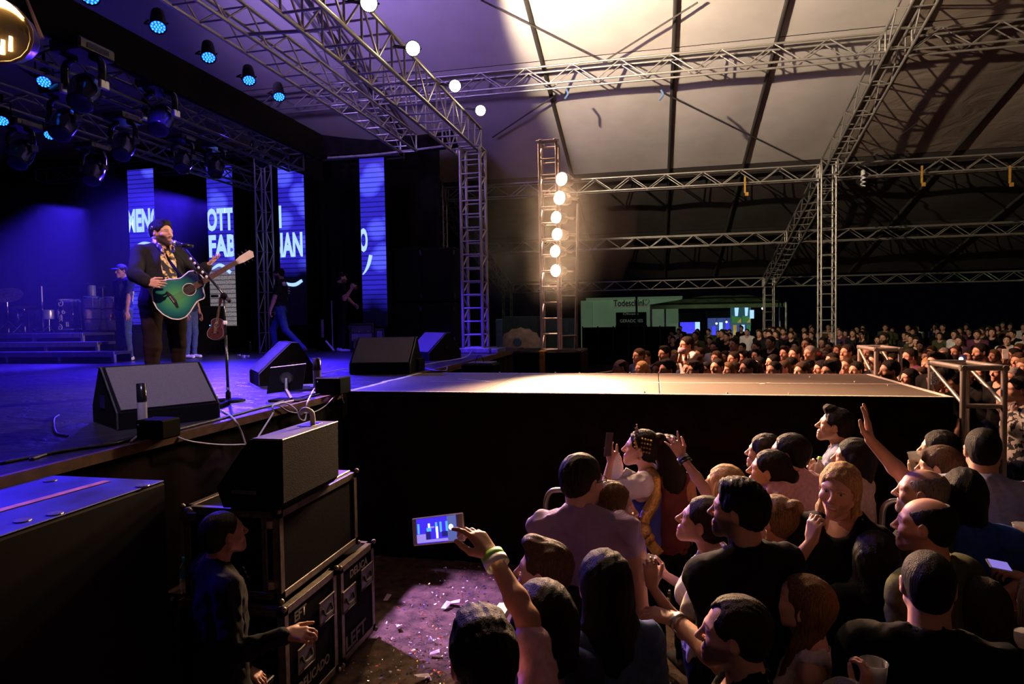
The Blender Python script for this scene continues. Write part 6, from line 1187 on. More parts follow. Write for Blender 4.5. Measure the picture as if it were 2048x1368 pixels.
def fg(label, u, v, hpx, a=10, ab=None, pitch=.12, roll=0, z0=None, hmin=1.50, hmax=1.88, **kw):
    """stand a person so that the head centre is seen at (u, v) and is hpx pixels tall"""
    D = CF * FPX + CR * (u - 1024) - CU * (v - 684); d = FPX * .23 / hpx
    for _ in range(60):
        q = CP + D / FPX * d; g0 = gz(q[0], q[1]) if z0 is None else z0; h = (q[2] - g0) / 1.628 * 1.75
        if kw.get('sit') : h = (q[2] - g0 + .0) / 1.628 * 1.75 + 0
        if h > hmax: d *= 1.02
        elif h < hmin: d *= .985
        else: break
    h = min(hmax, max(hmin, h))
    ab = a if ab is None else ab; yb = azim(u, v, ab) - pi / 2; yh = azim(u, v, a) - pi / 2
    off = rotz(yb) @ np.array([0, .028 + kw.get('neck', 0), 0]); ln = kw.get('lean', (0, 0)); off = off + rotz(yb) @ np.array([ln[1] * .68, ln[0] * .68, 0])
    pos = np.array([q[0] - off[0], q[1] - off[1], g0])
    arms = kw.pop('arms', None); 
    if arms: arms = {k: {**w, 'w': w['w'](pos, q) if callable(w['w']) else w['w']} for k, w in arms.items()}
    ob, jo, T, Rw = make_person(pos, yb, h, label, head=((yh - yb + pi) % (2 * pi) - pi, pitch, roll), arms=arms, **kw)
    return ob, jo, Rw, pos
def at(u, v, dy=0.): return lambda pos, q: P(u, v, y=q[1] + dy)
def wpt(R, pos, p): return R @ np.asarray(p) + pos
def band(ob, jo, R, pos, sd, mt, f=.97, w=.022, r=.034, name='wristband'):
    S, E, W = [wpt(R, pos, q) for q in jo[sd][:3]]; c = E + (W - E) * f; d = nrm(W - E); m = MB().lathe(c, [(r * .95, -w / 2), (r * 1.03, -w / 2), (r, w / 2), (r * .93, w / 2), (r * .95, -w / 2)], 18, d); return pchild(ob, m, name, mt)
def cup(label, p, h=.12, r=.036, beer=0., tilt=(0, 0, 1), cat='cup'):
    p = np.array(p, float); t = thing('plastic_cup', label, cat, p); MB().lathe(p, [(0, 0), (r * .72, 0), (r, h), (r * 1.05, h), (r * .98, h - .004), (r * .69, .004)], 18, tilt).build('cup', 'cup_plastic', t, True)
    if beer: MB().lathe(p, [(0, .006), (r * .68, .006), (r * (.68 + .28 * beer), h * beer), (0, h * beer)], 18, tilt).build('drink', 'beer', t, True)
    return t
def phone(label, c, X, Y, w=.15, h=.076, screen=None, body='phone_dark', name='phone', t=.009):
    """a phone whose screen lies in the plane c + X, Y; X runs along its length"""
    X, Y = nrm(X), nrm(np.asarray(Y) - nrm(X) * (np.asarray(Y) @ nrm(X))); N = np.cross(X, Y); R = np.stack([X, Y, N], 1); c = np.array(c, float); th = thing(name, label, 'phone', c)
    MB().box((-w / 2, -h / 2, -t / 2), (w / 2, h / 2, t / 2), .004, R, c).build('case', body, th)
    if screen: MB().box((-w * .43, -h * .45, 0), (w * .43, h * .45, .001), 0, R, c + N * (t / 2 + .001)).build('screen', screen, th)
    return th, R
C_ = lambda n: M['cloth_' + n]
dark = dict(shirt='tee', shirt_mat=C_('black'))

# ---- on the stage
Sp = P(333, 788, z=STZ); Sy = atan2(-.45, .89) - pi / 2
singer, jo, T, Rw = make_person(Sp, Sy, 1.68, 'bearded heavy singer in a dark jacket with an open hand, at the microphone', heavy=1.15, skin='mid', hair='black', style='thick', beard=.93, shirt='jacket', shirt_mat=C_('charcoal'), pants_mat=mat('trousers_brown', (.014, .008, .006), .9, spec=.05), head=(radians(22), .0, 0),
    arms={'R': dict(w=P(296, 566, y=Sp[1] - .42), e=(-.9, -.2, -.5), f=(.95, .2, -.10), n=(.10, .9, -.1), curl=[.5, .55, .6, .7], thumb=.6), 'L': dict(w=P(415, 531, y=Sp[1] + .25), e=(.4, .5, -1), f=(.75, .1, .62), n=(-.45, -.15, .85), curl=[.12, .15, .2, .25], spread=.22, thumb=1.)}, shoes=M['brown_leather'], voxel=.0045, bv=.012, sv=.010, wrinkle=.003, jaw=1.1, wide=1.06, seed=3, tuck=.80)
fi = Field((-.35, -.1, 1.0), (.35, .36, 1.58), .008)
k_ = 1.68 / 1.75
fi.ell((0, .005, 1.275 * k_), np.array([.158 * 1.253, .112 * 1.345, .20]) * k_ + .015, .03); fi.ell((0, .042, 1.10 * k_), np.array([.145 * 1.253, .103 * 1.63, .17]) * k_ + .012, .06)
for sx in (-1, 1): fi.cap((sx * .075, .02, 1.50), (sx * .045, .15, 1.38), .024, .02, .02)
fi.cap((0, -.01, 1.45), (0, .03, 1.62), .07, .08, .006, True); fi.ell((0, .20, 1.42), (.045, .12, .16), .006, None, True); fi.wrinkle(.002, 30, 4)
v, q = fi.mesh(); o = bpy.data.objects.new('shirt', mk_mesh('shirt', [(v, q)], M['shirt_print'])); COL.objects.link(o); o.parent = singer
hd = T[1]; er = lambda s: hd + T[0] @ np.array([s * .082, -.012, -.004])
m = MB(); pts = [er(1) + T[0] @ np.array([.012, .012 * cos(a) - .012, .03 + .03 * sin(a)]) for a in np.linspace(0, pi, 8)]; m.path([wpt(Rw, Sp, p_) for p_ in pts], .004, 5); pchild(singer, m, 'ear_monitor', 'alloy')
st_ = [P(372, 604, y=5.3) , P(352, 560, y=5.30), P(336, 525, y=5.38), P(316, 497, y=5.45), P(300, 500, y=5.62)]; tag(MB().path(bez([P(318, 625, y=5.35), P(300, 560, y=5.72), P(296, 505, y=5.75), P(316, 489, y=5.5), P(345, 530, y=5.40), P(377, 566, y=5.4), P(402, 572, y=5.40)], 8), .014, 5).build('guitar_strap', 'black_paint', None, True), 'dark guitar strap over the singer shoulder', 'strap')
def cap(ob, T, mt, brim=1, seed=0):
    R, c = T; f = Field(c - .17, c + .2, .008); f.ell(c + R @ np.array([0, -.012, .052]), (.083, .103, .078), 0, R)
    f.plane(c + R @ np.array([0, 0, .038]), R @ np.array([0, .12, -1.]))
    if brim: f.ell(c + R @ np.array([0, .118 * brim, .045]), (.062, .075, .011), .008, R)
    v, q = f.mesh(); o = bpy.data.objects.new('cap', mk_mesh('cap', [(v, q)], mt)); COL.objects.link(o); o.parent = ob
bp = P(252, 722, z=STZ); o, jo, T, Rw = make_person(bp, azim(252, 600, 20) - pi / 2 + radians(55), 1.78, 'musician in a cap and dark shirt with a white triangle, behind the singer', skin='tan', hair='dark', style='short', shirt='tee', shirt_mat=C_('navy'), pants_mat=M['denim'], head=(0, -.1, 0), arms={'L': dict(w=P(252, 636, y=bp[1] - .2), e=(.3, -.6, -.4), f=(.35, -.1, -.9), n=(-.6, .5, 0), curl=.6)}, shoes=M['sneaker'], voxel=.007, seed=21)
cap(o, T, mat('cap_blue', (.05, .06, .3), .8))
q = P(262, 588, y=bp[1] - .26); pchild(o, MB().add([q + np.array([-.045, 0, .04]), q + np.array([.05, 0, .05]), q + np.array([.02, 0, -.13]), q + np.array([-.045, .02, .04]), q + np.array([.05, .02, .05]), q + np.array([.02, .02, -.13])], [(0, 1, 2), (5, 4, 3), (0, 3, 4, 1), (1, 4, 5, 2), (2, 5, 3, 0)]), 'shirt_emblem', 'white_paint', False)
hp = P(383, 716, z=STZ); o, jo, T, Rw = make_person(hp, Sy + .5, 1.74, 'musician in jeans and white trainers almost hidden behind the singer', skin='tan', style='short', shirt='tee', shirt_mat=C_('navy'), pants_mat=M['denim'], shoes=M['sneaker'], voxel=.008, seed=22)
cp = P(565, 708, z=STZ); yb = azim(565, 600, 14) - pi / 2; o, jo, T, Rw = make_person(cp, yb, 1.80, 'man in a cap and dark printed shirt walking left before the third screen', skin='mid', hair='dark', style='short', beard=.9, heavy=.35, shirt='tee', shirt_mat=C_('charcoal'), pants_mat=M['denim'], head=(0, -.12, 0), arms={'L': dict(w=P(538, 630, y=cp[1] - .25), e=(.5, -.5, -.2), f=(-.1, -.1, -1), n=(.5, .6, 0), curl=.9)}, legs={'R': ((.1, .20, .50), (.11, .16, .085)), 'L': ((-.11, -.10, .49), (-.11, -.45, .12))}, shoes=M['brown_leather'], voxel=.006, seed=23, bv=.014)
cap(o, T, C_('black'))
m = MB(); c0 = P(566, 562, y=cp[1] - .16); 
sh_ = [wpt(Rw, cp, q) for q in ((-.05, -.085, 1.50), (-.20, -.055, 1.475), (-.19, -.11, 1.44), (-.04, -.135, 1.45))]; up_ = np.array([0, 0, .022]); m.add([q + up_ for q in sh_] + [q - up_ for q in sh_], [(0, 1, 2, 3), (7, 6, 5, 4), (0, 4, 5, 1), (1, 5, 6, 2), (2, 6, 7, 3), (3, 7, 4, 0)]); pchild(o, m, 'shoulder_yoke', 'white_paint', False)
for i, (w_, zz) in enumerate(((.10, 1.40), (.08, 1.36), (.11, 1.31), (.07, 1.26))): q = [wpt(Rw, cp, p_) for p_ in ((-w_ / 2, -.178, zz), (w_ / 2, -.178, zz), (w_ / 2, -.178, zz + .022), (-w_ / 2, -.178, zz + .022))]; n_ = Rw @ np.array([0, .02, 0]); pchild(o, MB().add(q + [p_ + n_ for p_ in q], [(0, 1, 2, 3), (7, 6, 5, 4), (0, 4, 5, 1), (1, 5, 6, 2), (2, 6, 7, 3), (3, 7, 4, 0)]), 'back_print', 'pale_plank', False)
tp = P(683, 702, z=STZ); tp[1] = 12.95; tp = P(684, 704, z=STZ); yb = azim(684, 600, 165) - pi / 2; o, jo, T, Rw = make_person(tp, yb, 1.72, 'bald man in black playing into a horn beside the nearest screen', skin='mid', hair='dark', style='bald', beard=.85, heavy=.3, shirt='tee', shirt_mat=C_('black'), head=(0, .0, 0), arms={'R': dict(w=P(703, 578, y=tp[1] - .16), e=(.0, -.4, -1), f=(.5, 0, .8), n=(-.3, .8, 0), curl=1.2), 'L': dict(w=P(712, 612, y=tp[1] + .1), e=(.1, .4, -1), f=(.5, 0, -.4), n=(-.3, -.6, 0), curl=.9)}, shoes=M['sneaker'], voxel=.007, seed=24)
cap(o, T, C_('black'), 0)
t = thing('horn', 'dark horn held to the mouth of the bald man in black', 'instrument', P(702, 573, y=tp[1] - .1)); MB().path([P(697, 573, y=tp[1] - .08), P(708, 575, y=tp[1] - .1)], [.012, .035], 10).build('body', 'black_gloss', t, True); MB().lathe(P(708, 575, y=tp[1] - .1), [(.03, 0), (.06, .06), (.055, .065)], 14, (1, .1, 0)).build('bell', 'cymbal', t, True)

# ---- seated guard by the cases
q = P(446, 1072, y=2.82); ss = (q[2] - .0) ; 
k_s = 1.0; yb = azim(440, 1072, 165) - pi / 2
gp = np.array([q[0], q[1] - .0, q[2] - 1.628]); o, jo, T, Rw = make_person(gp + np.array([-.03, 0, 0]), yb, 1.75, 'person in a dark uniform jacket by the flight cases, looking up to the right', skin='brown', hair='black', style='crop', shirt='shirt', shirt_mat=C_('black'), head=(radians(8), .16, 0), legs={'R': ((.12, .20, .52), (.13, -.18, .45)), 'L': ((-.12, .2, .52), (-.13, -.18, .45))}, arms={'R': dict(w=P(572, 1268, y=q[1] - .12), e=(-.3, -.4, -1), f=(.8, .2, -.05), n=(0, .5, -.8), curl=[.7, .8, .9, 1.], thumb=1.), 'L': dict(w=P(520, 1420, y=q[1] + .1), e=(0, .4, -1), f=(.8, 0, -.3), n=(0, 0, -1), curl=.6)}, voxel=.0045, bv=.014, seed=31, tuck=.86)
sx_ = gp[2] + .80; t = thing('stool_case', 'black box behind the knees of the uniformed person', 'case', (gp[0], gp[1], 0)); MB().box((gp[0] - .25, gp[1] - .25, 0.02), (gp[0] + .12, gp[1] + .22, max(.2, sx_)), .01).build('body', 'case_panel', t); MB().box((gp[0] - .25, gp[1] - .25, max(.2, sx_)), (gp[0] + .12, gp[1] + .22, max(.2, sx_) + .012), .004).build('lid', 'dark_steel', t)
for j in range(3): pchild(o, MB().add([P(484 + 4 * j, 1132 + 9 * j, y=q[1] - .15), P(488 + 4 * j, 1134 + 9 * j, y=q[1] - .15), P(490 + 4 * j, 1140 + 9 * j, y=q[1] - .15)], [(0, 1, 2)]), 'jacket_braid', 'pale_plank', False)

# ---- crowd in front
o, jo, R, pos = fg('man with glasses in a checked pink shirt, back turned, left of the tiara', 1165, 962, 101, a=135, ab=95, pitch=-.06, skin='fair', hair='dark', style='short', shirt='shirt', shirt_mat=M['cloth_check'], heavy=.45, seed=41, wrinkle=.010, bv=.012, neck=0, arms={'R': dict(w=lambda p, q: q + np.array([.16, .35, -.50]), e=(1, -.2, -1), f=(.3, 1, 0), n=(-1, 0, 0), curl=.5), 'L': dict(w=lambda p, q: q + np.array([-.15, .35, -.48]), e=(-1, -.2, -1), f=(0, 1, 0), n=(1, 0, 0), curl=.5)})
def glasses(o, R, pos, jo, T_=None):
    return
lastT = None
_mk = make_person
def make_person(*a, **k):
    global lastT
    r = _mk(*a, **k); lastT = r[2]; return r
def specs(o, R, pos, T, mt='black_gloss'):
    m = MB(); Rh, c = T; w = lambda p: wpt(R, pos, c + Rh @ np.array(p))
    for s in (-1, 1):
        m.path([w((s * .032 + .021 * cos(a), .103, .004 + .015 * sin(a))) for a in np.linspace(0, 2 * pi, 18)], .0022, 5); m.path([w((s * .053, .102, .008)), w((s * .078, .07, .010)), w((s * .083, .0, .006))], .0024, 5)
    m.path([w((-.011, .104, .006)), w((.011, .104, .006))], .0022, 5); return pchild(o, m, 'glasses', mt)
T1 = (rotz((azim(1165, 962, 135) - azim(1165, 962, 95) + pi) % (2 * pi) - pi) @ rotx(-.06), np.array([0, .028, 1.628]) * 1.0)
h1 = (np.array(o.location), ); k1 = jo['R'][0][2] / 1.415 ; specs(o, R, pos, (T1[0], np.array([0, .028 * 1, 1.628]) * k1))
fg('woman with pinned up blond hair facing right beside the checked shirt', 1226, 1016, 90, a=172, ab=120, pitch=.0, fem=True, skin='fair', hair='light brown', style='lowbun', shirt='tank', shirt_mat=C_('black'), seed=42)
cup('clear plastic cup behind the bare shoulder of the woman with pinned up hair', P(1256, 1082, y=3.3), .10, .036)
o, jo, R, pos = fg('woman in a blue gown, white sleeves and gold tiara, filming with a phone', 1281, 898, 72, a=8, ab=12, pitch=.16, fem=True, skin='fair', hair='black', style='bun', shirt='tank', shirt_mat=M['velvet_blue'], seed=43, arms={'L': dict(w=at(1222, 920, -.10), e=(-.2, -.3, -1), f=(-.25, .2, 1), n=(.2, .9, 0), curl=[.7, .9, .9, 1.], thumb=.7), 'R': dict(w=at(1240, 935, .15), e=(0, .3, -1), f=(-.3, .1, 1), n=(-.5, .7, 0), curl=.6)}, voxel=.0045, bv=.013, sv=.010)
Tq = lastT; Tw = lambda p: wpt(R, pos, Tq[1] + Tq[0] @ np.array(p))
m = MB()
for a in np.linspace(-1.9, 1.9, 15): 
    b0_, b1_ = Tw((.088 * sin(a), .02 + .02 * cos(a), .095 - .035 * abs(a) / 1.9 * 2.2)), Tw((.102 * sin(a), .03 + .02 * cos(a), .128 + .02 * cos(a) - .06 * abs(a))); m.path([b0_, b1_], [.006, .003], 6); m.ball(b1_, .006, 6, 4)
m.path([Tw((.089 * sin(a), .02 + .02 * cos(a), .097 - .035 * abs(a) / 1.9 * 2.2)) for a in np.linspace(-1.9, 1.9, 20)], .006, 6); pchild(o, m, 'tiara', 'gold')
m = MB(); [m.ball(Tw((-.087 - .004 * (j % 2), -.01 - .018 * (j % 4), .085 - .026 * (j // 4))), .007, 6, 4) for j in range(16)]; pchild(o, m, 'hair_jewels', 'gold')
pchild(o, MB().ball(Tw((-.08, -.002, -.045)), .009, 8, 6), 'earring', 'gold')
sl = MB(); sv_ = lambda u, v, d=0.: P(u, v, y=pos[1] + d)
def pleats(o, quad, n, name, mt, amp=.012):
    A, B, C2, D2 = [np.array(q) for q in quad]; m = MB(); N_ = nrm(np.cross(B - A, D2 - A)); v = []
    for j in range(n * 2 + 1):
        t = j / (2 * n); a, b = A + (D2 - A) * t, B + (C2 - B) * t; s = amp if j % 2 else -amp
        for i in range(5): q = a + (b - a) * i / 4; v.append(q + N_ * (s + .02 * sin(pi * i / 4)))
    m.add(v, [(j * 5 + i, j * 5 + i + 1, (j + 1) * 5 + i + 1, (j + 1) * 5 + i) for j in range(2 * n) for i in range(4)]); c = pchild(o, m, name, mt); c.modifiers.new('t', 'SOLIDIFY').thickness = .008; return c
pleats(o, (sv_(1228, 905, -.06), sv_(1238, 905, -.02), sv_(1252, 975, .02), sv_(1206, 968, -.1)), 11, 'pleated_sleeve', 'white_pleat', .006)
pleats(o, (sv_(1252, 935, -.12), sv_(1275, 946, -.14), sv_(1244, 972, -.17), sv_(1232, 965, -.14)), 3, 'white_sash', 'white_pleat', .004)
f_ = Field((-.5, -.5, 1.0), (.5, .5, 1.7), .012); S_, E_ = jo['L'][0], jo['L'][1]; f_.cap(S_, S_ + (E_ - S_) * .95, .068, .078, .03); f_.ell(S_, (.08, .08, .08), .03); f_.wrinkle(.006, 60, 3); v, q = f_.mesh(); c = bpy.data.objects.new('sleeve', mk_mesh('sleeve', [(v, q)], M['white_pleat'])); COL.objects.link(c); c.parent = o
m = MB().path(bez([sv_(1300, 940, -.08), sv_(1312, 960, -.14), sv_(1308, 1000, -.16), sv_(1290, 1035, -.2), sv_(1283, 1062, -.22), sv_(1300, 1085, -.22), sv_(1318, 1108, -.22)], 6), [.030] * 10 + [.04] * 12 + [.05] * 8 + [.035] * 7, 8); pchild(o, m, 'gold_sash', 'gold')
m = MB().lathe(sv_(1285, 1062, -.27), [(0, .012), (.04, .010), (.048, 0), (.05, -.02)], 16, (-.2, -1, .1)); pchild(o, m, 'sash_medallion', 'gold')
pleats(o, (sv_(1246, 1040, -.2), sv_(1275, 1030, -.22), sv_(1290, 1058, -.24), sv_(1256, 1064, -.2)), 4, 'gold_drape', 'gold', .012)
phone('violet backed phone held up by the woman with the tiara', P(1217, 889, y=pos[1] - .13), (.12, .1, 1), (.5, .8, 0), body='phone_violet' if 'phone_violet' in M else 'phone_dark')
fg('dark haired woman in a red dress behind the woman with the tiara', 1333, 908, 56, a=60, pitch=.05, fem=True, skin='tan', hair='black', style='long', shirt='tank', shirt_mat=M['velvet_red'], seed=44)
o, jo, R, pos = fg('short haired blonde raising a hand with dark bracelets toward the stage', 1445, 972, 66, a=25, pitch=.2, fem=True, skin='fair', hair='blond', style='bob', shirt='tee', shirt_mat=C_('black'), seed=45, hmin=1.46, sleeve=.5, arms={'L': dict(w=at(1363, 912, -.1), e=(.6, -.3, -1), f=(-.55, .1, 1), n=(-.3, .95, 0), curl=[.05, .75, .45, .35], spread=.3, thumb=.8, hs=1.1)})
band(o, jo, R, pos, 'L', 'phone_white', .93, .022, .032, 'watch_strap'); band(o, jo, R, pos, 'L', 'black_gloss', .86, .018, .035, 'bracelet'); band(o, jo, R, pos, 'L', 'black_gloss', .80, .014, .036, 'bracelet')
o, jo, R, pos = fg('woman in a white T-shirt with dark ponytail holding up an empty cup', 1404, 1045, 98, a=12, pitch=.28, fem=True, skin='mid', hair='dark', style='lowbun', shirt='tee', shirt_mat=C_('tee_white'), seed=46, hmin=1.55, arms={'L': dict(w=at(1303, 1172, -.22), e=(.5, -.3, -1), f=(-.05, .1, 1), n=(-.2, .9, 0), curl=[.6, .7, .8, .8], thumb=.9), 'R': dict(w=at(1330, 1150, .1), e=(0, .3, -1), f=(-.6, .2, .3), n=(0, 0, 1), curl=.5)}, wrinkle=.007, bv=.011)
cup('empty clear plastic cup in the raised hand of the woman in the white T-shirt', P(1297, 1160, y=pos[1] - .12), .105, .038)
o, jo, R, pos = fg('big man with black hair and beard in a black T-shirt, centre of the crowd', 1477, 1022, 114, a=14, ab=50, pitch=.06, skin='mid', hair='black', style='thick', beard=.9, heavy=.5, seed=47, arms={'L': dict(w=at(1352, 1240, -.1), e=(.2, -.6, -1), f=(-.9, .2, .1), n=(0, .2, -1), curl=.6)}, **dark)
band(o, jo, R, pos, 'L', 'alloy', .95, .03, .038, 'watch')
fg('balding bearded man at the bottom edge, his forehead lit violet', 1466, 1268, 140, a=4, pitch=.05, skin='fair', hair='dark', style='receding', beard=.75, seed=48, hmin=1.55, heavy=.3, **dark)
fg('woman with long fair hair and a white top at the bottom, looking up', 1598, 1210, 118, a=-2, pitch=.42, fem=True, skin='fair', hair='light brown', style='long', shirt='tank', shirt_mat=C_('tee_white'), seed=49, hmin=1.5)
o, jo, R, pos = fg('woman with a high blond bun and hoop earrings, behind the big man in black', 1548, 1040, 92, a=30, ab=60, pitch=.0, fem=True, skin='tan', hair='light brown', style='bun', shirt='blouse', shirt_mat=C_('black'), seed=50, hmin=1.46)
Tq2 = lastT; m = MB(); c_ = wpt(R, pos, Tq2[1] + Tq2[0] @ np.array([-.083, .0, -.055])); m.path([c_ + np.array([.004, .022 * cos(a), .022 * sin(a)]) for a in np.linspace(0, 2 * pi, 18)], .003, 5); pchild(o, m, 'hoop_earring', 'gold')
fg('dark haired woman in profile, behind the one with drop earrings', 1527, 906, 58, a=18, pitch=.12, fem=True, skin='fair', hair='black', style='bob', seed=51, **dark)
o, jo, R, pos = fg('dark haired woman with drop earrings looking up at the stage', 1536, 942, 64, a=8, pitch=.14, fem=True, skin='mid', hair='black', style='lowbun', seed=52, **dark)
Tq3 = lastT; m = MB(); [m.ball(wpt(R, pos, Tq3[1] + Tq3[0] @ np.array([-.083, .0, -.04 - .014 * j])), .005, 6, 4) for j in range(4)]; pchild(o, m, 'drop_earring', 'gold')
fg('tall man in a pink collared shirt with short black hair', 1577, 908, 78, a=12, ab=35, pitch=.12, skin='mid', hair='black', style='short', shirt='shirt', shirt_mat=C_('pink'), seed=53, wrinkle=.007, bv=.012)
o, jo, R, pos = fg('young man in a grey blue shirt holding a small bottle near the runway', 1669, 852, 66, a=2, pitch=.2, skin='mid', hair='black', style='quiff', shirt='shirt', shirt_mat=C_('greyblue'), seed=54, beard=.2, hmax=1.9, arms={'L': dict(w=at(1643, 952, -.18), e=(.3, -.4, -1), f=(-.5, .1, .6), n=(.1, .7, 0), curl=.9), 'R': dict(w=at(1640, 960, .1), e=(-.3, .2, -1), f=(-.3, 0, .6), n=(0, .6, 0), curl=.8)})
t = thing('drink_bottle', 'small clear bottle with a pale cap held by the young man in the vest', 'bottle', P(1637, 950, y=pos[1] - .22)); q = P(1636, 952, y=pos[1] - .22); MB().lathe(q, [(.025, 0), (.027, .03), (.027, .075), (.012, .10), (.012, .115), (0, .116)], 14, (.1, 0, 1)).build('body', 'clear_plastic', t, True); MB().lathe(q + np.array([.011, 0, .112]), [(.014, 0), (.014, .018), (0, .019)], 12, (.1, 0, 1)).build('cap', 'band_green', t, True)
fg('dark haired person in profile behind the smiling blonde', 1704, 917, 66, a=8, pitch=.1, fem=True, skin='mid', hair='black', style='bob', shirt='tee', shirt_mat=C_('lace'), seed=55)
o, jo, R, pos = fg('smiling blonde woman facing the camera in a black top', 1678, 980, 98, a=-75, ab=-70, pitch=-.02, roll=-.12, fem=True, skin='fair', hair='blond', style='long', mouth=.3, smile=1., seed=56, wide=1.02, arms={'R': dict(w=at(1624, 1082, -.22), e=(-.5, .1, -1), f=(.1, -.1, 1), n=(.7, .5, 0), curl=1.25, thumb=.5)}, **dark)
Tb = lastT; m = MB(); Tb_ = lambda p: wpt(R, pos, Tb[1] + Tb[0] @ np.array(p)); v = []
for j in range(2):
    for i in range(7): a = (i / 6 - .5) * 2 * .65; v.append(Tb_((.021 * sin(a) * 1.0 / .605, .0965 + .0 - .012 * (1 - cos(a)), -.0615 - .007 * j + .003 * abs(a))))
m.add(v, [(i, i + 1, i + 8, i + 7) for i in range(6)]); pchild(o, m, 'teeth', 'ivory', False)
o, jo, R, pos = fg('dark haired person seen from behind lifting a small phone, white paper wristband', 1752, 1118, 104, a=92, pitch=.1, skin='tan', hair='black', style='long', fem=True, seed=57, hmin=1.5, arms={'L': dict(w=at(1690, 1078, .14), e=(-.25, -.5, -1), f=(.05, .1, 1), n=(.5, .8, 0), curl=[.9, 1., 1.1, 1.1], thumb=.8, hs=1.15)}, **dark)
band(o, jo, R, pos, 'L', 'band_white', .95, .026, .036); phone('small dark phone pinched in the hand with the white wristband', P(1698, 1012, y=pos[1] + .22), (.1, .1, 1), (.9, .2, 0), .10, .05)
o, jo, R, pos = fg('old bald man with grey stubble, mouth open, one arm stretched high', 1842, 986, 96, a=6, ab=25, pitch=.1, skin='fair', hair='grey', style='bald', beard=.5, mouth=.9, shirt='tee', shirt_mat=C_('olive'), seed=58, sleeve=.35, arms={'R': dict(w=at(1716, 852, .20), e=(.8, .2, -.6), f=(-.12, .05, 1), n=(-.9, .35, .1), curl=[.12, .05, .05, .1], spread=.06, thumb=1., hs=1.12)}, hmax=1.8)
fg('bald man with dark side hair and stubble laughing, below the old bald man', 1850, 1052, 112, a=10, ab=30, pitch=.06, skin='mid', hair='black', style='bald', beard=.6, mouth=.4, smile=.8, shirt='tee', shirt_mat=C_('olive'), seed=59, hmin=1.5)
o, jo, R, pos = fg('dark haired woman lifting a cup of beer to her face at the right', 1876, 899, 60, a=12, pitch=.05, fem=True, skin='fair', hair='black', style='long', seed=60, arms={'L': dict(w=at(1826, 948, -.15), e=(.2, -.3, -1), f=(.0, .1, 1), n=(.4, .8, 0), curl=.9)}, **dark)
cup('clear cup of dark beer held by the dark haired woman at the right', P(1835, 946, y=pos[1] - .17), .13, .042, .6, (-.12, 0, 1))
fg('brown haired person with a fringe half hidden behind the old bald man', 1876, 934, 62, a=10, pitch=.0, fem=True, skin='mid', hair='brown', style='bangs', seed=61, **dark)
fg('dark haired man in a blue grey polo shirt seen from behind at the right', 1966, 902, 88, a=85, pitch=-.03, skin='mid', hair='black', style='crop', shirt='polo', shirt_mat=C_('polo'), heavy=.45, seed=62, bv=.012, wrinkle=.006)
fg('person in a bright blue shirt between the bald men and the polo shirt', 1928, 988, 98, a=80, pitch=0, skin='mid', hair='black', style='bob', shirt='tee', shirt_mat=C_('royal'), seed=63, hmin=1.5, hmax=1.7)
fg('short haired man in a black T-shirt from behind, largest at the lower right', 1856, 1172, 152, a=82, pitch=.0, skin='mid', hair='black', style='crop', heavy=.35, seed=64, **dark)
fg('dark haired woman from behind at the right edge, below the blue shirt', 1968, 1218, 112, a=86, pitch=0, skin='tan', hair='dark', style='long', fem=True, seed=65, hmin=1.5, **dark)
o, jo, R, pos = fg('person reaching in from the right edge with a lit phone', 2110, 1120, 100, a=20, pitch=.1, skin='mid', hair='dark', style='short', seed=66, shirt='tee', shirt_mat=C_('black'), hmin=1.45, sleeve=.4, arms={'L': dict(w=at(2052, 1158, -.1), e=(.3, -.3, -1), f=(-1, .1, .35), n=(0, .2, -1), curl=[.6, .8, .9, 1.], thumb=.7)})
phone('phone seen edge on with a blue glow in the hand at the right edge', P(1998, 1131, y=pos[1] - .14), (1, .2, -.22), (0, .9, .5), .10, .05, mat('phone_glow', (.1, .1, .3), .2, 0, 0, emit=(.30, .22, .8), power=.8), 'phone_white')
o, jo, R, pos = fg('person in a white pleated top at the lower right corner', 2085, 1205, 112, a=60, pitch=0, fem=True, skin='fair', hair='dark', style='bob', shirt='tee', shirt_mat=M['white_pleat'], seed=67, hmin=1.45)
o, jo, R, pos = fg('person with curly dark hair in a pink shirt filming the stage with a phone', 962, 1318, 150, a=70, pitch=.05, skin='tan', hair='black', style='thick', shirt='rolled', shirt_mat=C_('pink'), seed=68, hmin=1.5, sleeve=.75, arms={'R': dict(w=at(985, 1112, .32), e=(.75, -.5, -.4), f=(-.55, .25, .55), n=(-.75, .3, -.3), curl=[.35, .8, .9, .9], spread=.25, thumb=.9, hs=1.1)})
fpos, fjo, fR = pos, jo, R
band(o, jo, R, pos, 'R', 'band_green', .97, .028, .037); band(o, jo, R, pos, 'R', 'band_white', .885, .024, .039, 'paper_wristband')
pc = P(876, 1059, y=pos[1] + .42); PX = nrm(P(922, 1052, y=pos[1] + .40) - P(830, 1062, y=pos[1] + .44)); wl = np.linalg.norm(P(928, 1052, y=pos[1] + .40) - P(823, 1063, y=pos[1] + .44))
th, PR = phone('pale phone filming the stage, its bright screen showing the singer in blue', pc, PX, (0, .25, 1), wl, wl * .44, None, 'phone_white'); X_, Y_2, N_ = PR[:, 0], PR[:, 1], PR[:, 2]
def scr(name, x0, x1, y0, y1, mt, lift): MB().box((x0 * wl, y0 * wl, -.0004), (x1 * wl, y1 * wl, .0004), 0, PR, None if False else pc + N_ * (.0055 + lift)).build(name, mt, th)
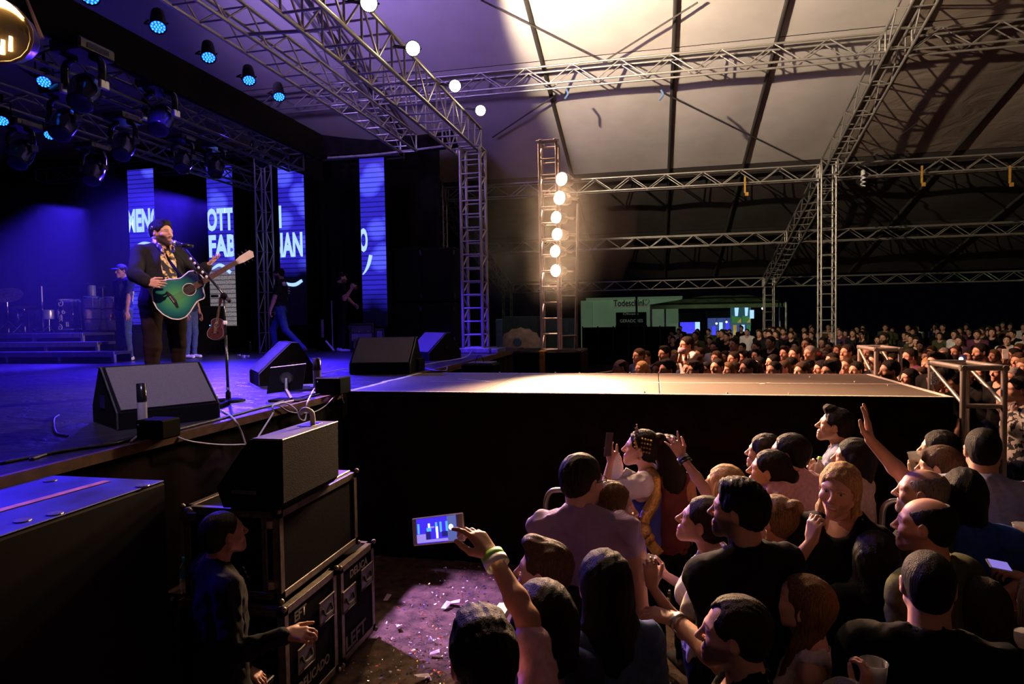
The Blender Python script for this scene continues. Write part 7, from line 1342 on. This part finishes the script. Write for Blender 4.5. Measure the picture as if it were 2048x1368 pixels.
def scrbox(name, x0, x1, y0, y1, mt, lift):
    y0, y1 = y0 * .83, y1 * .83; c = pc + X_ * (x0 + x1) / 2 * wl + Y_2 * (y0 + y1) / 2 * wl + N_ * (.0052 + lift); h = np.array([(x1 - x0) / 2 * wl, (y1 - y0) / 2 * wl, .0003]); MB().box(-h, h, 0, PR, c).build(name, mt, th)
for nm, c, pw in (('ph_blue', (.06, .03, .95), 1.), ('ph_cyan', (.10, .45, .95), 1.1), ('ph_lilac', (.40, .30, .95), .9), ('ph_dark', (.03, .02, .25), .8), ('ph_white', (.85, .9, 1.), 1.5), ('ph_grey', (.12, .15, .45), .9)): mat(nm, tuple(np.array(c) * .1), .2, 0, 0, emit=c, power=pw)
scrbox('screen', -.40, .37, -.235, .235, 'ph_blue', 0); scrbox('screen_picture', .20, .37, -.235, .235, 'ph_grey', .0006); scrbox('screen_picture', -.40, -.22, -.20, -.06, 'ph_lilac', .0006); scrbox('screen_picture', -.40, .37, -.22, -.17, 'ph_lilac', .0005); scrbox('screen_picture', -.22, -.13, -.17, .0, 'ph_dark', .0008)
for x in (-.38, -.03, .055, .17): scrbox('screen_picture', x, x + .04, -.05, .14, 'ph_cyan', .0008)
scrbox('screen_picture', -.02, .02, -.16, .06, 'ph_white', .001); scrbox('screen_picture', -.20, -.11, -.02, .05, 'ph_cyan', .001); scrbox('screen_picture', -.17, -.13, .05, .13, 'ph_white', .001); scrbox('screen_picture', -.12, -.05, .04, .07, 'ph_lilac', .001); scrbox('screen_picture', .09, .20, -.14, -.04, 'ph_dark', .001)
MB().lathe(pc + X_ * .27 * wl + Y_2 * .02 * wl + N_ * .0068, [(.045 * wl, -.0004), (.045 * wl, .0004), (0, .0004)], 18, N_).build('shutter_button', 'ph_white', th)
fg('man with swept up fair hair in profile, forehead lit, under the checked shirt', 1084, 1142, 110, a=15, ab=40, pitch=.1, skin='fair', hair='brown', style='quiff', beard=.3, seed=69, hmin=1.35, **dark)
fg('person with long dark hair from behind, between the filming arm and the raised cup', 1207, 1172, 118, a=70, pitch=0, fem=True, skin='mid', hair='black', style='long', shirt='tee', shirt_mat=M['denim'], seed=70, hmin=1.5)
fg('dark haired person behind the filming arm at the bottom', 1082, 1238, 112, a=60, pitch=0, skin='mid', hair='black', style='bob', fem=True, seed=71, hmin=1.45, shirt='tee', shirt_mat=C_('navy'))
q = P(1747, 1362, y=1.9); o, jo, R, pos = fg('dark haired person at the bottom edge holding a cup', 1690, 1440, 150, a=60, pitch=0, skin='mid', hair='black', style='short', seed=72, hmin=1.5, arms={'R': dict(w=at(1730, 1400, .12), e=(.5, -.3, -1), f=(.2, .3, .9), n=(-.6, .6, 0), curl=.9)}, **dark)
cup('clear cup at the bottom edge of the picture', P(1747, 1395, y=pos[1] + .2), .12, .042)
cup('cup of beer at the right edge below the polo shirt', P(2046, 1100, y=3.4), .12, .042, .8)

# ---- beyond the runway: copies of a few figures, each with its own clothes and hair
CB = {}
def crowd_base(key, **kw):
    o, *_ = _mk((0, 0, -50), 0, 1.72, 'x', low=True, voxel=.0085, bv=.03, sv=.022, pants_mat=C_('navy'), wrinkle=.004, **kw); CB[key] = o
for k, kw in dict(m_short=dict(style='short'), m_quiff=dict(style='quiff', beard=.25), m_beard=dict(style='short', beard=.92, hair='black'), m_bald=dict(style='bald', heavy=.5), m_rec=dict(style='receding', heavy=.4), m_thick=dict(style='thick', beard=.4), m_heavy=dict(style='short', heavy=.8, wide=1.05), f_long=dict(style='long', fem=True), f_tail=dict(style='ponytail', fem=True), f_bob=dict(style='bob', fem=True), f_bangs=dict(style='bangs', fem=True), m_crop=dict(style='crop'), m_polo=dict(style='short', shirt='shirt')).items(): crowd_base(k, seed=hash(k) % 97 if False else len(CB) + 3, **{'shirt': 'tee', **kw})
HN = {'black': 'black', 'dark': 'dark', 'brown': 'brown', 'light brown': 'light brown', 'blond': 'blond', 'grey': 'grey'}
KW = {'m_short': 'man with short %s hair', 'm_quiff': 'man with swept up %s hair', 'm_beard': 'bearded man with %s hair', 'm_bald': 'balding man with %s side hair', 'm_rec': 'man with receding %s hair', 'm_thick': 'man with thick %s hair', 'm_heavy': 'broad man with %s hair', 'f_long': 'woman with long %s hair', 'f_tail': 'woman with tied back %s hair', 'f_bob': 'woman with chin length %s hair', 'f_bangs': 'person with a %s fringe', 'm_crop': 'man with cropped %s hair', 'm_polo': 'man with %s hair in a collared shirt'}
used = set()
def crowd(key, pos, yaw, h, hair, cloth, label, group=None, pitch=0):
    src = CB[key]
    o = src.copy(); COL.objects.link(o); o.location = pos; o.rotation_euler = (0, 0, yaw); s = h / 1.72; o.scale = (s, s, s); o['label'] = label; o['category'] = 'person'
    if group: o['group'] = group
    for ch in src.children:
        c = ch.copy(); COL.objects.link(c); c.parent = o; nm = ch.name.split('.')[0]
        if nm in ('hair', 'shirt'): c.material_slots[0].link = 'OBJECT'; c.material_slots[0].material = hair_mat(HAIRS[hair]) if nm == 'hair' else (C_(cloth) if isinstance(cloth, str) else cloth)
    return o
MID = [(1244, 736, 'm_bald', 'dark', 'black'), (1285, 737, 'f_tail', 'blond', 'grey'), (1294, 715, 'm_crop', 'dark', 'plum'), (1280, 712, 'm_short', 'brown', 'navy'), (1331, 708, 'm_thick', 'black', 'beige'), (1349, 713, 'f_tail', 'blond', 'olive'), (1319, 741, 'm_short', 'brown', 'black'), (1338, 740, 'm_thick', 'black', 'black'), (1370, 725, 'm_short', 'dark', 'navy'), (1381, 737, 'f_bob', 'brown', 'brown'), (1394, 741, 'm_thick', 'black', 'black'), (1400, 709, 'm_beard', 'brown', 'shirt_plaid'), (1393, 697, 'm_short', 'brown', 'olive'), (1429, 695, 'm_beard', 'black', 'tee_white'), (1417, 741, 'm_short', 'black', 'navy'), (1434, 716, 'f_long', 'brown', 'lace'), (1451, 714, 'f_long', 'dark', 'olive'), (1469, 718, 'm_short', 'dark', 'olive'), (1470, 738, 'f_long', 'dark', 'brown'), (1457, 740, 'f_bob', 'light brown', 'black'), (1489, 715, 'm_quiff', 'black', 'black'), (1485, 696, 'm_short', 'dark', 'brown'), (1513, 695, 'm_crop', 'dark', 'black'), (1515, 711, 'm_quiff', 'black', 'navy'), (1520, 729, 'f_tail', 'black', 'lace'), (1548, 725, 'm_short', 'black', 'black'), (1573, 707, 'm_quiff', 'dark', 'black'), (1584, 731, 'm_beard', 'black', 'black'), (1592, 709, 'm_short', 'dark', 'navy'), (1551, 742, 'm_crop', 'black', 'black'), (1512, 742, 'f_bob', 'black', 'black'), (1542, 685, 'm_short', 'dark', 'black'), (1469, 689, 'm_short', 'dark', 'tee_white'), (1591, 743, 'f_bob', 'brown', 'lace'), (1606, 743, 'f_tail', 'brown', 'beige'), (1620, 736, 'm_thick', 'black', 'black'), (1605, 719, 'f_long', 'black', 'black'), (1622, 707, 'm_short', 'grey', 'grey'), (1615, 689, 'm_crop', 'dark', 'red'), (1632, 722, 'f_bob', 'black', 'black'), (1655, 708, 'm_short', 'brown', 'navy'), (1659, 695, 'm_crop', 'dark', 'black'), (1667, 721, 'm_short', 'dark', 'grey'), (1668, 735, 'f_bangs', 'brown', 'lace'), (1662, 744, 'm_thick', 'black', 'black'), (1679, 702, 'm_short', 'brown', 'black'), (1696, 705, 'm_short', 'dark', 'olive'), (1691, 719, 'm_rec', 'dark', 'navy'), (1695, 732, 'm_crop', 'brown', 'red'), (1712, 724, 'f_bangs', 'dark', 'beige'), (1724, 713, 'f_long', 'dark', 'brown'), (1737, 706, 'm_short', 'blond', 'black'), (1734, 744, 'f_bob', 'light brown', 'lace'), (1772, 708, 'm_short', 'dark', 'black'), (1770, 677, 'm_beard', 'dark', 'charcoal'), (1787, 721, 'f_long', 'dark', 'black'), (1783, 742, 'm_beard', 'black', 'black'), (1768, 739, 'f_bob', 'brown', 'brown'), (1822, 714, 'm_heavy', 'dark', 'plum'), (1842, 693, 'm_thick', 'black', 'brown'), (1855, 713, 'f_bob', 'dark', 'black'), (1864, 704, 'f_long', 'brown', 'olive'), (1857, 730, 'f_long', 'blond', 'lace'), (1875, 727, 'm_quiff', 'dark', 'black'), (1890, 710, 'm_short', 'grey', 'plum'), (1891, 722, 'f_bob', 'black', 'black'), (1909, 725, 'f_long', 'dark', 'brown'), (1913, 705, 'm_crop', 'brown', 'red'), (1941, 713, 'f_bob', 'black', 'black'), (1964, 705, 'm_beard', 'black', 'black'), (1966, 724, 'm_bald', 'grey', 'lace'), (1989, 712, 'f_long', 'light brown', 'brown'), (2003, 703, 'm_short', 'dark', 'plum'), (2040, 701, 'm_short', 'brown', 'navy'), (2039, 722, 'f_bob', 'brown', 'brown'), (2050, 733, 'f_long', 'light brown', 'lace'), (1967, 747, 'f_bob', 'black', 'black'), (1999, 745, 'f_long', 'dark', 'black'), (1846, 752, 'f_long', 'brown', 'black'), (1822, 756, 'f_bob', 'black', 'black'), (1911, 769, 'f_tail', 'dark', 'black'), (2030, 756, 'f_bob', 'grey', 'lace'), (2044, 780, 'f_tail', 'black', 'cloth_stripe'), (1437, 735, 'm_crop', 'dark', 'black'), (1500, 738, 'm_short', 'dark', 'plum'), (1570, 738, 'm_crop', 'brown', 'navy'), (1645, 738, 'f_long', 'black', 'black'), (1715, 741, 'm_short', 'black', 'charcoal'), (1753, 724, 'm_short', 'black', 'black'), (1805, 735, 'm_thick', 'black', 'black')]
g = random.Random(17); num = lambda n: (lambda d: d)(n)
tens = ['', '', 'twenty', 'thirty', 'forty', 'fifty', 'sixty', 'seventy', 'eighty', 'ninety']; ones = 'zeroth first second third fourth fifth sixth seventh eighth ninth tenth eleventh twelfth thirteenth fourteenth fifteenth sixteenth seventeenth eighteenth nineteenth'.split(); tth = ['', '', 'twentieth', 'thirtieth', 'fortieth', 'fiftieth', 'sixtieth', 'seventieth', 'eightieth', 'ninetieth']
def ordw(n): return ones[n] if n < 20 else tth[n // 10] if n % 10 == 0 else tens[n // 10] + '-' + ones[n % 10]
MID.sort(); used_ = []
for i, (u, v, k, hr, cl) in enumerate(MID):
    h = g.uniform(1.60, 1.80) if k[0] == 'm' else g.uniform(1.56, 1.68)
    if v < 690: h = 1.82
    p0 = P(u, v, z=h * .93); D = (p0 - CP) / p0[1]; best = None
    for dy in (0, .15, -.15, .3, -.3, .45, -.45, .6, .75, .9, 1.1, 1.3, -.6, -.75):
        y_ = p0[1] + dy; p = CP + D * y_; h = p[2] / .93
        if (p[1] < 8.2 and p[0] < 2.62) or not 1.50 <= h <= 1.88: continue
        c_ = min([np.hypot(*(p[:2] - w_)) for w_ in used_] + [9]) - (.25 if abs(p[0] - 4.52) < .35 and abs(p[1] - 18.9) < .35 else 0)
        if best is None or c_ > best[0] + .02: best = (c_, p, h)
        if c_ > .40: break
    if best is None: t_ = (8.25 - CP[1]) / D[1]; best = (0, CP + D * max(8.25, p0[1]), (CP + D * max(8.25, p0[1]))[2] / .93)
    p, h = best[1], best[2]; used_.append(p[:2])
    look = np.array([-4.6, 5.6]) + np.array([g.uniform(-1, 1), g.uniform(-1.5, 1.5)]); d = look - p[:2]; yaw = atan2(d[1], d[0]) - pi / 2 + g.uniform(-.2, .2)
    crowd(k, (p[0], p[1], 0), yaw, h, hr, M[cl] if cl in M else cl, (KW[k] % hr) + ' beyond the runway, %s face from the left' % ordw(i + 1), 'crowd beyond the runway')
# child on shoulders
q = P(1375, 690, y=9.6); o, jo, T, Rw = _mk((q[0], q[1], q[2] - 1.12), atan2(-3.5, -5.5) - pi / 2, 1.2, 'small child in a white T-shirt lifted above the crowd, holding a toy', skin='tan', hair='dark', style='short', shirt='tee', shirt_mat=C_('tee_white'), voxel=.007, seed=80, sit=True, arms={'R': dict(w=P(1362, 706, y=q[1] - .2), e=(-.3, 0, -1), f=(-.3, .2, .8), n=(.5, .5, 0), curl=.8), 'L': dict(w=P(1372, 708, y=q[1] - .15), e=(.4, 0, -1), f=(-.3, .2, .8), n=(-.5, .5, 0), curl=.8)})
tag(MB().ball(P(1364, 702, y=q[1] - .22), (.06, .04, .05), 12, 8).build('toy', 'cloth_pink', None, True), 'small pink toy in the hands of the lifted child', 'toy')
# three who hold phones up over the end of the runway
for (u, v, hp_, st, lb, pu, pv, dy, fem, f_) in ((1886, 757, 42, 'long', 'dark haired woman holding a phone in a white dotted case, past the runway end', 1868, 772, -.12, True, (-.1, .1, 1)), (2026, 713, 31, 'short', 'bearded man raising a small white phone at the right edge of the far crowd', 2010, 722, -.12, False, (-.05, 0, 1)), (1938, 744, 34, 'long', 'dark haired person raising a flashing phone between the two pipe frames', 1934, 735, -.12, True, (-.2, 0, 1))):
    fg(lb, u, v, hp_, a=-35, pitch=.02, fem=fem, skin='mid', hair='black', style=st, beard=0 if fem else .8, shirt='tee', shirt_mat=C_('black'), voxel=.007, bv=.018, seed=int(u), z0=0., arms={'L' if u != 1886 else 'R': dict(w=at(pu, pv, dy), e=(.3, -.3, -1), f=f_, n=(-.3, -.9, 0) if u == 1938 else (.2, .9, 0), curl=.2 if u == 1938 else .9)})
# things held up at the right
for (u, v, y, lb, scn, bd_, s) in ((1870, 757, 7.05, 'phone in a white dotted case held up by a dark haired woman', None, 'dotted_case', 1), (2011, 708, 9.55, 'small white phone raised at the right edge of the far crowd', None, 'phone_white', 1), (1927, 720, 8.75, 'phone with a bright flash light in the far crowd', None, 'phone_dark', 1)):
    if bd_ == 'dotted_case': ramp_print('dotted_case', (.75, .72, .7), (.02, .02, .02), (.75, .72, .7), 90)
    phone(lb, P(u, v, y=y), (0, .05, 1), (.9, -.3, 0), .13, .07, None, bd_)
q = P(1922, 718, y=8.7); tag(MB().ball(q, .022, 10, 6).build('flash_light', 'white_flash' if 'white_flash' in M else mat('white_flash', (1, 1, 1), .3, 0, 0, emit=(.8, .9, 1), power=14)), 'bright flash of a phone in the far crowd', 'light')
# the dim crowd under the far side of the canopy
g = random.Random(29); FB = ['m_short', 'm_crop', 'f_long', 'm_thick', 'f_bob']; cnt = 0
for r in range(12):
    y = 16.5 + r * 1.35
    for c in range(30):
        x = -2.5 + c * .92 + g.uniform(-.25, .25) + (r % 2) * .4
        if g.random() > .80 or (y < 19.6 and abs(x - 4.5) < .5) or x > 2.2 + .62 * y or (y < 18 and x < 3) or x < .5 or (abs(y - 28) < .6 and abs(x - 4.5) < .5) or y > 31: continue
        cnt += 1
        if cnt > 235: break
        p = np.array([x, y + g.uniform(-.3, .3), 0]); d = np.array([-4.6, 6.]) - p[:2]
        crowd(g.choice(FB), p, atan2(d[1], d[0]) - pi / 2 + g.uniform(-.3, .3), g.uniform(1.55, 1.82), g.choice(['black', 'dark', 'dark']), g.choice(['black', 'charcoal', 'navy', 'black', 'brown', 'olive', 'black', 'charcoal', 'tee_white', 'plum']), 'dim spectator standing far off under the dark canopy', 'far crowd under the canopy')
for o in list(CB.values()):
    for c in list(o.children): bpy.data.objects.remove(c)
    bpy.data.objects.remove(o)
